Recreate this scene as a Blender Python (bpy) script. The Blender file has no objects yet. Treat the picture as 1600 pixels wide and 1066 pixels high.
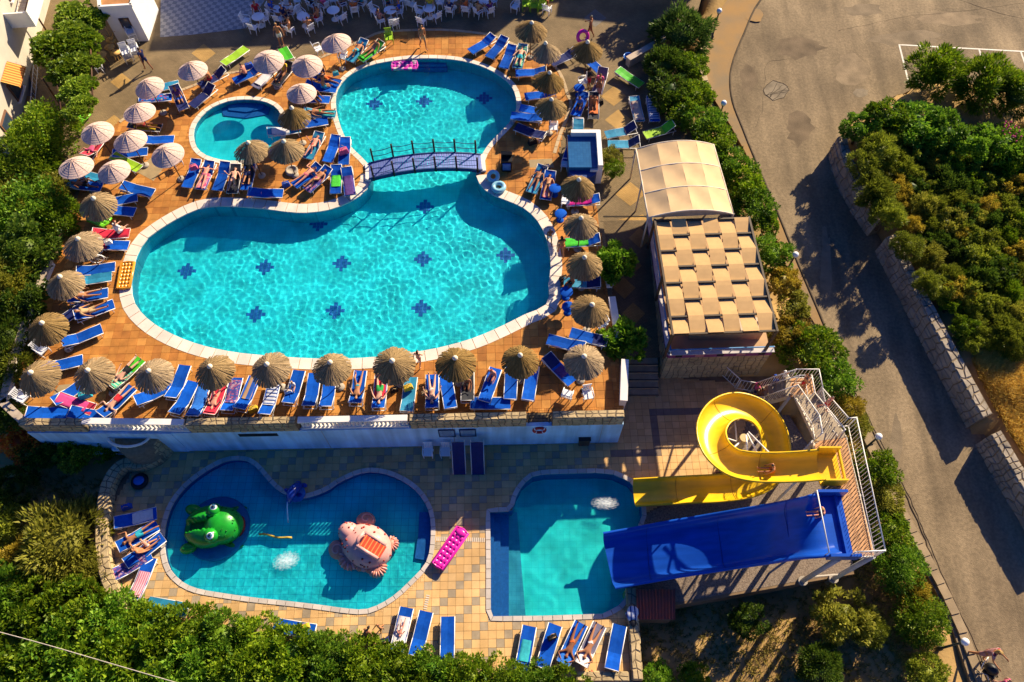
import bpy, bmesh, math, random
from mathutils import Vector, Matrix, Euler, noise, geometry
R = random.Random(7)
sc = bpy.context.scene
COL = sc.collection
rad = math.radians

# ------------------------------------------------------------------ camera, sky, sun, exposure
CAM_H, PITCH, FPX = 34.0, 61.3, 1200.0
cam = bpy.data.objects.new('camera', bpy.data.cameras.new('camera'))
COL.objects.link(cam)
cam.location = (0, 0, CAM_H)
cam.rotation_euler = (rad(90 - PITCH), 0, 0)
cam.data.sensor_width = 36
cam.data.lens = 36 * FPX / 1600
cam.data.clip_end = 2000
sc.camera = cam
SUN_EL, SUN_AZ = 30.0, 40.0          # azimuth measured from +Y towards +X
w = bpy.data.worlds.new('World'); sc.world = w; w.use_nodes = True
_sky = w.node_tree.nodes.new('ShaderNodeTexSky')
_sky.sky_type = 'NISHITA'; _sky.sun_disc = False
_sky.sun_elevation = rad(SUN_EL); _sky.sun_rotation = rad(SUN_AZ)
_hs = w.node_tree.nodes.new('ShaderNodeHueSaturation'); _hs.inputs['Saturation'].default_value = 1.8; _hs.inputs['Hue'].default_value = 0.528
w.node_tree.links.new(_sky.outputs[0], _hs.inputs['Color']); w.node_tree.links.new(_hs.outputs[0], w.node_tree.nodes['Background'].inputs[0])
w.node_tree.nodes['Background'].inputs[1].default_value = 0.066
_l = bpy.data.lights.new('sun', 'SUN'); _l.energy = 5.0; _l.angle = rad(.5); _l.color = (1, .84, .60)
_l.cycles.is_caustics_light = True
sun = bpy.data.objects.new('sun', _l); COL.objects.link(sun)
SUN = Vector((math.cos(rad(SUN_EL)) * math.sin(rad(SUN_AZ)), math.cos(rad(SUN_EL)) * math.cos(rad(SUN_AZ)), math.sin(rad(SUN_EL))))
sun.rotation_euler = SUN.to_track_quat('Z', 'Y').to_euler()
sun.location = SUN * 80
vs = sc.view_settings
vs.view_transform = 'Standard'; vs.look = 'None'; vs.exposure = 1.0; vs.gamma = 1; vs.use_curve_mapping = False
cy = sc.cycles
cy.use_denoising = True
cy.max_bounces = 8; cy.diffuse_bounces = 3; cy.glossy_bounces = 3; cy.transmission_bounces = 6; cy.transparent_max_bounces = 8
cy.sample_clamp_indirect = 6

# ------------------------------------------------------------------ helpers
_s, _c = math.sin(rad(PITCH)), math.cos(rad(PITCH))
def P(px, py, z=0.0):
    """the world point at height z that the surveyed photo position (1600 x 1066) stands for"""
    u, v = (px - 800) / FPX, (py - 533) / FPX
    dx, dy, dz = u, _c - v * _s, -_s - v * _c
    t = (z - CAM_H) / dz
    return Vector((t * dx, t * dy, z))
ZM = dict(A=(0, 0), B=(300, 0), C=(600, 0), D=(860, 0), E=(0, 220), F=(0, 440), G=(220, 180), H=(460, 180), I=(720, 180), J=(780, 400),
          K=(240, 480), L=(520, 480), M=(960, 200), N=(960, 400), O=(960, 560), Q=(1140, 540), R=(0, 620), S=(0, 820), T=(240, 680), U=(480, 700),
          X=(920, 740), Y=(1140, 720), V=(400, 860), W=(700, 860), Z=(760, 560))
def q(z, x, y):
    k = 5.0 if z in 'VWZ' else 1421 / 320
    return ZM[z][0] + x / k, ZM[z][1] + y / k
def PQ(zc, x, y, z=0.0):
    return P(*q(zc, x, y), z)
def PL(pts, z): return [P(a, b, z) for a, b in pts]

class MB:
    """collects faces and builds ONE mesh"""
    def __init__(s): s.v, s.f, s.m, s.sm = [], [], [], []
    def add(s, vs, fs, mi=0, smooth=False):
        b = len(s.v); s.v.extend([tuple(x) for x in vs])
        for f in fs: s.f.append([i + b for i in f]); s.m.append(mi); s.sm.append(smooth)
        return s
    def box(s, c, d, rz=0.0, mi=0, rot=None, taper=1.0):
        m = rot if rot is not None else Matrix.Rotation(rz, 3, 'Z')
        c = Vector(c); h = Vector(d) / 2; vs = []
        for z in (-1, 1):
            k = taper if z > 0 else 1
            for x, y in ((-1, -1), (1, -1), (1, 1), (-1, 1)): vs.append(c + m @ Vector((x * h.x * k, y * h.y * k, z * h.z)))
        return s.add(vs, [(3, 2, 1, 0), (4, 5, 6, 7), (0, 1, 5, 4), (1, 2, 6, 5), (2, 3, 7, 6), (3, 0, 4, 7)], mi)
    def tube(s, pts, r, n=6, mi=0, caps=True, closed=False, smooth=True):
        pts = [Vector(p) for p in pts]; N = len(pts); rs = r if isinstance(r, (list, tuple)) else [r] * N
        vs, fs = [], []; up0 = None
        for i, p in enumerate(pts):
            if closed: d = pts[(i + 1) % N] - pts[i - 1]
            else: d = pts[min(i + 1, N - 1)] - pts[max(i - 1, 0)]
            d = d.normalized() if d.length > 1e-9 else Vector((0, 0, 1))
            a = d.cross(Vector((0, 0, 1)))
            if a.length < 1e-3: a = d.cross(Vector((0, 1, 0)))
            if up0 is not None:
                a2 = up0 - d * up0.dot(d)
                if a2.length > 1e-3: a = a2
            a.normalize(); up0 = a; b = d.cross(a)
            for k in range(n):
                t = 2 * math.pi * k / n; vs.append(p + (a * math.cos(t) + b * math.sin(t)) * rs[i])
        M_ = N if closed else N - 1
        for i in range(M_):
            j = (i + 1) % N
            for k in range(n):
                l = (k + 1) % n; fs.append((i * n + k, i * n + l, j * n + l, j * n + k))
        s.add(vs, fs, mi, smooth)
        if caps and not closed:
            b = len(s.v) - N * n
            s.f.append([b + k for k in range(n)][::-1]); s.f.append([b + (N - 1) * n + k for k in range(n)])
            s.m += [mi, mi]; s.sm += [False, False]
        return s
    def lathe(s, prof, n=16, c=(0, 0, 0), mi=0, smooth=True, mat=None):
        vs, fs = [], []; c = Vector(c)
        for r, z in prof:
            for k in range(n):
                t = 2 * math.pi * k / n; p = Vector((r * math.cos(t), r * math.sin(t), z))
                vs.append(c + (mat @ p if mat else p))
        for i in range(len(prof) - 1):
            for k in range(n):
                l = (k + 1) % n; fs.append((i * n + k, i * n + l, i * n + n + l, i * n + n + k))
        return s.add(vs, fs, mi, smooth)
    def ball(s, c, r, n=12, m=8, mi=0, mat=None):
        r = Vector(r) if not isinstance(r, (int, float)) else Vector((r, r, r)); c = Vector(c)
        vs, fs = [], []
        for i in range(m + 1):
            a = math.pi * i / m
            for k in range(n):
                t = 2 * math.pi * k / n
                p = Vector((r.x * math.sin(a) * math.cos(t), r.y * math.sin(a) * math.sin(t), -r.z * math.cos(a)))
                vs.append(c + (mat @ p if mat else p))
        for i in range(m):
            for k in range(n):
                l = (k + 1) % n; fs.append((i * n + k, i * n + l, i * n + n + l, i * n + n + k))
        return s.add(vs, fs, mi, True)
    def poly(s, loops, z, mi=0):
        """flat polygon with holes, facing up"""
        ls = [[Vector((p[0], p[1], 0)) for p in l] for l in loops]
        flat = [p for l in ls for p in l]; tr = geometry.tessellate_polygon(ls); fs = []
        for a, b, c in tr:
            n = (flat[b] - flat[a]).cross(flat[c] - flat[a]).z
            if abs(n) > 1e-9: fs.append((a, b, c) if n > 0 else (c, b, a))
        return s.add([(p.x, p.y, z) for p in flat], fs, mi)
    def skirt(s, loop, z0, z1, mi=0, closed=True, flip=False):
        n = len(loop); vs = [(p[0], p[1], z0) for p in loop] + [(p[0], p[1], z1) for p in loop]
        fs = [(i, (i + 1) % n, n + (i + 1) % n, n + i) for i in range(n if closed else n - 1)]
        return s.add(vs, [f[::-1] for f in fs] if flip else fs, mi)
    def mesh(s, name, mats=()):
        me = bpy.data.meshes.new(name); me.from_pydata(s.v, [], s.f)
        me.polygons.foreach_set('material_index', s.m); me.polygons.foreach_set('use_smooth', s.sm); me.update()
        for m in (mats if isinstance(mats, (list, tuple)) else [mats]): me.materials.append(m)
        return me
    def build(s, name, mats, parent=None, **k): return ob(name, s.mesh(name, mats), parent, **k)

def ob(name, me, parent=None, loc=None, rot=None, mat=None, scale=None):
    o = bpy.data.objects.new(name, me); COL.objects.link(o)
    if parent is not None: o.parent = parent
    if loc is not None: o.location = loc
    if rot is not None: o.rotation_euler = rot
    if scale is not None: o.scale = (scale,) * 3 if isinstance(scale, (int, float)) else scale
    if mat is not None:
        ms = mat if isinstance(mat, (list, tuple)) else [mat]
        for i, m in enumerate(ms):
            if m is not None: o.material_slots[i].link = 'OBJECT'; o.material_slots[i].material = m
    return o
def tag(o, label, cat, group=None):
    o['label'] = label; o['category'] = cat
    if group: o['group'] = group
    return o
def thing(name, label, cat, loc=(0, 0, 0), rz=0.0, group=None, scale=None, rot=None):
    o = ob(name, None, None, loc, rot or (0, 0, rz), None, scale); o.empty_display_size = .3
    return tag(o, label, cat, group)
def struct(name, mb, mats, parent=None):
    o = mb.build(name, mats, parent)
    if parent is None: o['kind'] = 'structure'
    return o
def inside(p, poly):
    x, y = p[0], p[1]; c = False; n = len(poly); j = n - 1
    for i in range(n):
        xi, yi, xj, yj = poly[i][0], poly[i][1], poly[j][0], poly[j][1]
        if (yi > y) != (yj > y) and x < (xj - xi) * (y - yi) / (yj - yi) + xi: c = not c
        j = i
    return c
def seg_dist(p, a, b):
    ab = (b[0] - a[0], b[1] - a[1]); L = ab[0] ** 2 + ab[1] ** 2
    t = 0 if L == 0 else max(0, min(1, ((p[0] - a[0]) * ab[0] + (p[1] - a[1]) * ab[1]) / L))
    return math.hypot(p[0] - a[0] - t * ab[0], p[1] - a[1] - t * ab[1])
def line_dist(p, pts, closed=False):
    n = len(pts); return min(seg_dist(p, pts[i], pts[(i + 1) % n]) for i in range(n if closed else n - 1))
def smooth(pts, k=5, closed=True):
    """Catmull-Rom through the points"""
    n = len(pts); out = []
    for i in range(n if closed else n - 1):
        g = (lambda j: pts[j % n]) if closed else (lambda j: pts[max(0, min(n - 1, j))])
        p0, p1, p2, p3 = g(i - 1), g(i), g(i + 1), g(i + 2)
        for s in range(k):
            t = s / k
            out.append(.5 * ((2 * p1) + (p2 - p0) * t + (2 * p0 - 5 * p1 + 4 * p2 - p3) * t * t + (3 * p1 - p0 - 3 * p2 + p3) * t ** 3))
    if not closed: out.append(pts[-1].copy())
    return out
def resample(pts, step, closed=True):
    L = [0]; n = len(pts); m = n if closed else n - 1
    for i in range(m): L.append(L[-1] + (pts[(i + 1) % n] - pts[i]).length)
    k = max(2, round(L[-1] / step)); out = []; j = 0
    for a in range(k if closed else k + 1):
        d = L[-1] * a / k
        while j < m - 1 and L[j + 1] < d: j += 1
        t = (d - L[j]) / max(1e-9, L[j + 1] - L[j]); out.append(pts[j].lerp(pts[(j + 1) % n], t))
    return out
def ccw(pts):
    a = sum(pts[i][0] * pts[(i + 1) % len(pts)][1] - pts[(i + 1) % len(pts)][0] * pts[i][1] for i in range(len(pts)))
    return pts if a > 0 else pts[::-1]
def offset(pts, d, closed=True):
    """outward (right of travel) offset of a ccw loop"""
    n = len(pts); out = []
    for i in range(n):
        a = pts[i - 1] if (closed or i > 0) else pts[i]; b = pts[(i + 1) % n] if (closed or i < n - 1) else pts[i]
        t = (b - a); t.z = 0; t.normalize(); out.append(pts[i] + Vector((t.y, -t.x, 0)) * d)
    return out

# ------------------------------------------------------------------ materials
def srgb(r, g, b):
    f = lambda c: (c / 255 / 12.92 if c / 255 <= .04045 else ((c / 255 + .055) / 1.055) ** 2.4)
    return (f(r), f(g), f(b))
MATS = {}
def M(name, col, rough=.65, var=.12, scale=4.0, bump=0.0, bscale=40.0, metal=0.0, spec=.3, rnd=0.0, detail=4, col2=None, island=0.0):
    if name in MATS: return MATS[name]
    m = bpy.data.materials.new(name); m.use_nodes = True; nt = m.node_tree; N = nt.nodes; L = nt.links
    b = N['Principled BSDF']; b.inputs['Roughness'].default_value = rough; b.inputs['Metallic'].default_value = metal
    b.inputs['Specular IOR Level'].default_value = spec
    tc = N.new('ShaderNodeTexCoord'); nz = N.new('ShaderNodeTexNoise'); nz.inputs['Scale'].default_value = scale; nz.inputs['Detail'].default_value = detail
    L.new(tc.outputs['Object'], nz.inputs['Vector'])
    mx = N.new('ShaderNodeMix'); mx.data_type = 'RGBA'
    ramp = N.new('ShaderNodeMapRange'); ramp.inputs[1].default_value = .3; ramp.inputs[2].default_value = .7
    L.new(nz.outputs['Fac'], ramp.inputs[0]); L.new(ramp.outputs[0], mx.inputs['Factor'])
    a = col if col2 else tuple(c * (1 - var) for c in col); c2 = col2 or tuple(min(1, c * (1 + var)) for c in col)
    mx.inputs['A'].default_value = (*a, 1); mx.inputs['B'].default_value = (*c2, 1)
    out = mx.outputs['Result']
    if rnd or island:
        hs = N.new('ShaderNodeHueSaturation'); mr = N.new('ShaderNodeMapRange')
        if rnd: src = N.new('ShaderNodeObjectInfo').outputs['Random']; k = rnd
        else: src = N.new('ShaderNodeNewGeometry').outputs['Random Per Island']; k = island
        mr.inputs[3].default_value = 1 - k; mr.inputs[4].default_value = 1 + k
        L.new(src, mr.inputs[0]); L.new(mr.outputs[0], hs.inputs['Value']); L.new(out, hs.inputs['Color']); out = hs.outputs[0]
    L.new(out, b.inputs['Base Color'])
    if bump:
        n2 = N.new('ShaderNodeTexNoise'); n2.inputs['Scale'].default_value = bscale; n2.inputs['Detail'].default_value = 5
        L.new(tc.outputs['Object'], n2.inputs['Vector'])
        bp = N.new('ShaderNodeBump'); bp.inputs['Strength'].default_value = bump; bp.inputs['Distance'].default_value = .03
        L.new(n2.outputs['Fac'], bp.inputs['Height']); L.new(bp.outputs[0], b.inputs['Normal'])
    MATS[name] = m; return m
def leafmat(name, col, col2, trans=.38):
    m = bpy.data.materials.new(name); m.use_nodes = True; nt = m.node_tree; N = nt.nodes; L = nt.links
    b = N['Principled BSDF']; b.inputs['Roughness'].default_value = .5; b.inputs['Specular IOR Level'].default_value = .25
    g = N.new('ShaderNodeNewGeometry'); oi = N.new('ShaderNodeObjectInfo')
    mx = N.new('ShaderNodeMix'); mx.data_type = 'RGBA'; mx.inputs['A'].default_value = (*col, 1); mx.inputs['B'].default_value = (*col2, 1)
    L.new(g.outputs['Random Per Island'], mx.inputs['Factor'])
    hs = N.new('ShaderNodeHueSaturation'); mr = N.new('ShaderNodeMapRange'); mr.inputs[3].default_value = .75; mr.inputs[4].default_value = 1.25
    L.new(oi.outputs['Random'], mr.inputs[0]); L.new(mr.outputs[0], hs.inputs['Value']); L.new(mx.outputs['Result'], hs.inputs['Color'])
    L.new(hs.outputs[0], b.inputs['Base Color'])
    tr = N.new('ShaderNodeBsdfTranslucent'); L.new(hs.outputs[0], tr.inputs['Color'])
    ms = N.new('ShaderNodeMixShader'); ms.inputs[0].default_value = trans
    L.new(b.outputs[0], ms.inputs[1]); L.new(tr.outputs[0], ms.inputs[2]); L.new(ms.outputs[0], N['Material Output'].inputs['Surface'])
    return m
def watermat(name, tint):
    m = bpy.data.materials.new(name); m.use_nodes = True; nt = m.node_tree; nt.nodes.clear()
    o = nt.nodes.new('ShaderNodeOutputMaterial'); g = nt.nodes.new('ShaderNodeBsdfGlass')
    g.inputs['IOR'].default_value = 1.33; g.inputs['Roughness'].default_value = 0; g.inputs['Color'].default_value = (*tint, 1)
    nt.links.new(g.outputs[0], o.inputs[0]); return m
def brickmat(name, c1, c2, mortar, scale, bw=.5, rh=.25, ms=.02, rot=0.0, rough=.8, offs=.5, bump=.4):
    m = bpy.data.materials.new(name); m.use_nodes = True; nt = m.node_tree; N = nt.nodes; L = nt.links
    b = N['Principled BSDF']; b.inputs['Roughness'].default_value = rough; b.inputs['Specular IOR Level'].default_value = .2
    tc = N.new('ShaderNodeTexCoord'); mp = N.new('ShaderNodeMapping'); mp.inputs['Rotation'].default_value = (0, 0, rot)
    br = N.new('ShaderNodeTexBrick'); br.inputs['Scale'].default_value = scale; br.inputs['Mortar Size'].default_value = ms
    br.inputs['Brick Width'].default_value = bw; br.inputs['Row Height'].default_value = rh; br.offset = offs; br.inputs['Bias'].default_value = 0
    br.inputs['Color1'].default_value = (*c1, 1); br.inputs['Color2'].default_value = (*c2, 1); br.inputs['Mortar'].default_value = (*mortar, 1)
    L.new(tc.outputs['Object'], mp.inputs[0]); L.new(mp.outputs[0], br.inputs[0])
    nz = N.new('ShaderNodeTexNoise'); nz.inputs['Scale'].default_value = .7; nz.inputs['Detail'].default_value = 6; L.new(tc.outputs['Object'], nz.inputs[0])
    hs = N.new('ShaderNodeHueSaturation'); mr = N.new('ShaderNodeMapRange'); mr.inputs[1].default_value = .3; mr.inputs[2].default_value = .7
    mr.inputs[3].default_value = .72; mr.inputs[4].default_value = 1.2
    L.new(nz.outputs[0], mr.inputs[0]); L.new(mr.outputs[0], hs.inputs['Value']); L.new(br.outputs[0], hs.inputs['Color']); L.new(hs.outputs[0], b.inputs['Base Color'])
    if bump:
        bp = N.new('ShaderNodeBump'); bp.inputs['Strength'].default_value = bump; bp.inputs['Distance'].default_value = .01; bp.invert = True
        L.new(br.outputs['Fac'], bp.inputs['Height']); L.new(bp.outputs[0], b.inputs['Normal'])
    return m
def stripemat(name, cols, scale, rot=0.0, rough=.8, axis='X', noise_=0.0):
    """woven stripes printed on cloth; cols = list of (position, colour)"""
    if name in MATS: return MATS[name]
    m = bpy.data.materials.new(name); m.use_nodes = True; nt = m.node_tree; N = nt.nodes; L = nt.links
    b = N['Principled BSDF']; b.inputs['Roughness'].default_value = rough; b.inputs['Specular IOR Level'].default_value = .1
    tc = N.new('ShaderNodeTexCoord'); mp = N.new('ShaderNodeMapping'); mp.inputs['Rotation'].default_value = (0, 0, rot)
    L.new(tc.outputs['Object'], mp.inputs[0])
    if noise_:
        wv = N.new('ShaderNodeTexVoronoi'); wv.inputs['Scale'].default_value = scale; fac = wv.outputs['Color']
        sp = N.new('ShaderNodeSeparateColor'); L.new(mp.outputs[0], wv.inputs['Vector']); L.new(fac, sp.inputs[0]); fac = sp.outputs[0]
    else:
        wv = N.new('ShaderNodeTexWave'); wv.wave_profile = 'SAW'; wv.inputs['Scale'].default_value = scale; wv.bands_direction = axis
        L.new(mp.outputs[0], wv.inputs['Vector']); fac = wv.outputs['Fac']
    cr = N.new('ShaderNodeValToRGB'); cr.color_ramp.interpolation = 'CONSTANT'
    while len(cr.color_ramp.elements) < len(cols): cr.color_ramp.elements.new(.5)
    for e, (p, c) in zip(cr.color_ramp.elements, cols): e.position = p; e.color = (*c, 1)
    L.new(fac, cr.inputs[0]); L.new(cr.outputs[0], b.inputs['Base Color']); MATS[name] = m; return m

# ------------------------------------------------------------------ levels and surveyed outlines
Z_LOW = -2.4
def z_road(y): return -0.2 - (46 - y) * 0.07
def PR(px, py, dz=0.0):
    """a surveyed point on the road plane"""
    z = -1.5
    for _ in range(6): z = z_road(P(px, py, z).y) + dz
    return P(px, py, z)
# ================================================================== SETTING
white_paint = M('white_paint', (.78, .76, .72), .7, .05, 2)
wall_blue_shade = M('render_blue_shade', (.44, .68, .90), .8, .10, .8, bump=.15)  # the wall is white; the blue of its shade is put into this colour
m_black = M('black_plastic', (.012, .012, .014), .5)
m_steel = M('painted_steel', (.75, .72, .66), .45, .08)
m_wood = M('brown_wood', (.10, .045, .02), .6, .3, 6)
m_stone = M('wall_stone', (.48, .36, .19), .9, .3, 1.5, bump=.5, bscale=14, island=.28)
m_stone_core = M('stone_mortar', (.20, .15, .09), .95, .2, 6, bump=.3)
m_conc = M('concrete', (.36, .31, .25), .9, .15, 2, bump=.3)
m_white = M('white_plastic', (.80, .80, .80), .4, .03)
m_asph = M('asphalt', (.17, .122, .068), .9, .2, .28, bump=.7, bscale=22, detail=10, col2=(.30, .22, .125))
def roughen(m, stretch, lo, hi, sc_, rot=0.0):
    nt = m.node_tree; N = nt.nodes; L = nt.links; b = N['Principled BSDF']; src = b.inputs['Base Color'].links[0].from_socket
    tc = N.new('ShaderNodeTexCoord'); mp = N.new('ShaderNodeMapping'); mp.inputs['Scale'].default_value = stretch; mp.inputs['Rotation'].default_value = (0, 0, rot)
    nz = N.new('ShaderNodeTexNoise'); nz.inputs['Scale'].default_value = sc_; nz.inputs['Detail'].default_value = 8; mr = N.new('ShaderNodeMapRange')
    mr.inputs[1].default_value = .32; mr.inputs[2].default_value = .68; mr.inputs[3].default_value = lo; mr.inputs[4].default_value = hi; hs = N.new('ShaderNodeHueSaturation')
    L.new(tc.outputs['Object'], mp.inputs[0]); L.new(mp.outputs[0], nz.inputs[0]); L.new(nz.outputs[0], mr.inputs[0]); L.new(mr.outputs[0], hs.inputs['Value']); L.new(src, hs.inputs['Color']); L.new(hs.outputs[0], b.inputs['Base Color'])
roughen(m_asph, (1, .12, 1), .72, 1.22, 1.1, rad(-24)); roughen(m_asph, (1, 1, 1), .80, 1.18, 7)
roughen(wall_blue_shade, (1, 1, .08), .72, 1.12, 2.2); roughen(wall_blue_shade, (1, 1, 1), .85, 1.1, .6)
m_kerb = M('kerb_concrete', (.30, .22, .13), .9, .2, 1.2, bump=.4, bscale=30, detail=8)
m_soil = M('dry_soil', (.26, .16, .055), .95, .3, .5, bump=.8, bscale=6, detail=9, col2=(.50, .32, .12))

# ---- outlines in world metres
o_deck = PL([(8, 634), (44, 668), (280, 671), (500, 668), (740, 662), (974, 656), (972, 600), (968, 540), (958, 470), (950, 400), (942, 345), (1010, 345), (1160, 345), (1135, 290), (1105, 235), (1075, 190), (1050, 120), (1075, 60), (1095, 0), (1110, -60), (-60, -60), (30, 60), (60, 170), (95, 250), (100, 330), (85, 400), (55, 470), (25, 560)], 0)
o_main = [(205, 453), (206, 430), (211, 405), (225, 378), (242.5, 363), (276, 342), (314.6, 325), (355, 322), (411, 326), (460, 332), (494, 331), (527, 324), (558, 309), (574, 294), (580, 278),
          (578, 262), (566, 247), (545, 226), (531, 196), (524, 165), (527, 140), (545, 118), (575, 103), (605, 96), (650, 91), (700, 92), (740, 99), (775, 114), (800, 135), (808, 162), (803, 182), (790, 199), (772, 217), (758, 234), (750, 252),
          (744, 272), (749, 286), (765, 302), (792, 313), (817, 324), (838, 342), (852, 367), (859, 395), (861, 420), (857, 445), (859, 463), (850, 480), (826, 489), (790, 507), (745, 527), (705, 539), (664, 548), (588, 558), (520, 561), (456, 559), (375, 552), (319, 541), (274, 525), (240, 506), (219, 487), (209, 472)]
W_MAIN = ccw(smooth([P(a, b, 0) for a, b in o_main], 3))
o_small = [(302, 206), (309, 188), (328, 170), (356, 158), (385, 155), (412, 158), (432, 168), (442, 186), (443, 205), (434, 224), (415, 240), (390, 249), (364, 252), (340, 249), (318, 241), (305, 227)]
W_SMALL = ccw(smooth([P(a, b, 0) for a, b in o_small], 4))
o_kids = [(256, 838), (265, 797), (285, 766), (314, 741), (348, 722), (371, 718), (389, 721), (404, 733), (420, 752), (436, 767), (456, 776), (476, 778), (510, 767), (525, 756), (559, 740), (586, 737), (615, 744), (642, 759), (661, 779), (672, 804), (674, 840), (667, 878), (642, 907), (612, 934), (576, 952), (545, 952), (500, 946), (440, 939), (400, 935), (350, 928), (303, 919), (276, 903), (261, 880)]
W_KIDS = ccw(smooth([P(a, b, Z_LOW) for a, b in o_kids], 3))
o_deep = [(765, 800), (766, 880), (766, 964), (850, 963), (944, 960), (975, 942), (990, 880), (994, 832), (1004, 805), (1002, 775), (984, 752), (960, 741), (934, 738), (850, 740), (832, 744), (815, 758), (806, 776), (800, 798)]
W_DEEP = ccw([P(a, b, Z_LOW) for a, b in o_deep])
o_low = PL([(262, 692), (200, 735), (172, 785), (156, 842), (160, 887), (182, 948), (260, 1000), (420, 1040), (700, 1064), (900, 1064), (1000, 1072), (984, 925), (1060, 945), (1335, 897), (1312, 770), (1228, 640), (1210, 588), (1030, 588), (975, 588), (975, 640), (962, 684), (740, 690), (500, 694)], Z_LOW)
W_LOW = ccw([p.copy() for p in o_low]); W_DECK = ccw([p.copy() for p in o_deck])

road_l = [(1180, -60), (1108, 40), (1098, 100), (1112, 150), (1140, 195), (1165, 240), (1200, 340), (1228, 415), (1262, 490), (1300, 590), (1345, 690), (1400, 800), (1440, 880), (1480, 960), (1520, 1075), (1540, 1130)]
road_r = [(1800, 1130), (1720, 1000), (1605, 795), (1545, 690), (1525, 660), (1450, 520), (1375, 372), (1340, 325), (1308, 260), (1306, 222), (1330, 190), (1385, 160), (1424, 140), (1500, 138), (1700, 150), (1750, -60)]
RL = [PR(*p) for p in road_l]; RR = [PR(*p) for p in road_r]
W_ROAD = ccw(RL + RR)

# ---- the ground
gc = []
for a, b, z in [(40, 300, -.6), (20, 430, -1.4), (20, 560, -2.3), (30, 690, -2.9), (130, 740, -3), (120, 850, -3), (60, 920, -3.2), (0, 1040, -3.8), (400, 1080, -4), (800, 1080, -3.9), (1040, 1000, -3.7), (1100, 1060, -3.7), (1250, 980, -3.6), (1330, 950, -3.4),
                (1200, 930, -3.7), (60, 150, -.3), (150, 60, -.05), (20, 20, -.1), (1100, 230, -.2), (1240, 590, -1.9), (1230, 520, -1.3), (1330, 760, -2.7), (1400, 980, -3.2), (-200, 500, -2), (-200, 900, -3.5)]:
    gc.append(P(a, b, z))
for p in RL: gc.append(p + Vector((0, 0, -.12)))
for p in RR: gc.append(p + Vector((.6, 0, .8)))
for a, b in [(1500, 300), (1590, 450), (1590, 600), (1450, 220), (1590, 200), (1650, 700), (1750, 400)]: gc.append(PR(a, b, 1.0))
def g_raw(x, y):
    s = t = 0
    for p in gc:
        d = (p.x - x) ** 2 + (p.y - y) ** 2 + .3; k = 1 / (d * d); s += k; t += k * p.z
    return t / s
E_DECK = offset(W_DECK, .1); E_LOW = offset(W_LOW, -.4); E_ROAD = offset(W_ROAD, .9)
def g_z(x, y):
    z = g_raw(x, y) + .10 * noise.noise(Vector((x * .35, y * .35, 0))) + .04 * noise.noise(Vector((x * 1.3, y * 1.3, 4)))
    if inside((x, y), E_DECK): z = min(z, -3.4)
    if inside((x, y), E_LOW): z = min(z, -4.2)
    if inside((x, y), W_ROAD): z = min(z, z_road(y) - .5)
    return z
xs = [-400, -200, -100, -60] + [-46 + .75 * i for i in range(124)] + [60, 100, 200, 400]
ys = [-300, -120, -40, -12] + [-3 + .75 * i for i in range(84)] + [75, 110, 200, 400, 700]
mb = MB(); vs_ = []
for y in ys:
    for x in xs: vs_.append((x, y, g_z(x, y) if -50 < x < 55 and -15 < y < 65 else -3.0 if y < 20 else -.5))
nx = len(xs); mb.add(vs_, [(j * nx + i, j * nx + i + 1, (j + 1) * nx + i + 1, (j + 1) * nx + i) for j in range(len(ys) - 1) for i in range(nx - 1)], 0, True)
struct('ground', mb, m_soil)

# ---- road, gutter strip, parking lines
def drape(loop, dz, name, mat, thick=0.35):
    mb = MB(); mb.poly([loop], 0); k = len(mb.v)
    mb.v = [(x, y, z_road(y) + dz) for x, y, _ in mb.v]
    n = len(loop); base = [(p.x, p.y, z_road(p.y) + dz) for p in loop] + [(p.x, p.y, z_road(p.y) + dz - thick) for p in loop]
    mb.add(base, [(i, n + i, n + (i + 1) % n, (i + 1) % n) for i in range(n)])
    return struct(name, mb, mat)
drape(W_ROAD, 0, 'road', m_asph)
gut = [(1250, -60), (1187, 0), (1160, 55), (1144, 95), (1139, 125), (1143, 160), (1158, 200), (1176, 245), (1216, 340), (1246, 415), (1278, 490), (1304, 555)]
GU = [PR(*p) for p in gut]
strip = [p for p in RL if p.y > PR(1304, 555).y] ; strip = strip + GU[::-1]
m_walk = M('worn_strip_concrete', (.25, .18, .10), .9, .25, .6, bump=.4, bscale=20, detail=8, col2=(.38, .215, .07))
drape(ccw(strip), .004 + .05, 'roadside_strip', m_walk)
mb = MB(); gs = smooth(GU, 4, False)
mb.tube([(p.x + .06, p.y, z_road(p.y) + .01) for p in gs], .09, 5)
struct('gutter_joint', mb, M('gutter_dark', (.09, .065, .04), .95, .3, 2))
low_k = [(1304, 560), (1352, 665), (1412, 790), (1455, 870), (1500, 960), (1545, 1075)]
kk = smooth([PR(*p) for p in low_k], 4, False)
mb = MB()
for a, b in zip(kk, kk[1:]):
    d = (b - a); L_ = Vector((d.x, d.y, 0)).length
    mb.box(((a + b) / 2 + Vector((-.25, 0, .03))), (L_ * .992, .42, .14), math.atan2(d.y, d.x))
struct('kerb', mb, m_kerb)
mb = MB()
for k_, (wd, dx) in enumerate(((.05, 0), (.03, .12))): mb.tube([(p.x + dx + R.uniform(-.04, .04), p.y, z_road(p.y) - wd * .3) for p in smooth([PR(*p) for p in [(1304, 556), (1352, 650), (1412, 767), (1437, 823), (1466, 893), (1514, 996), (1548, 1070)]], 6, False)], wd, 5)
struct('gutter_joint', mb, MATS['gutter_dark'])
pl = [((1404, 70), (1700, 86)), ((1405, 70), (1421, 134)), ((1466, 74), (1478, 128)), ((1530, 78), (1548, 134)), ((1595, 81), (1616, 140)), ((1490, 133), (1540, 137))]
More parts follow.
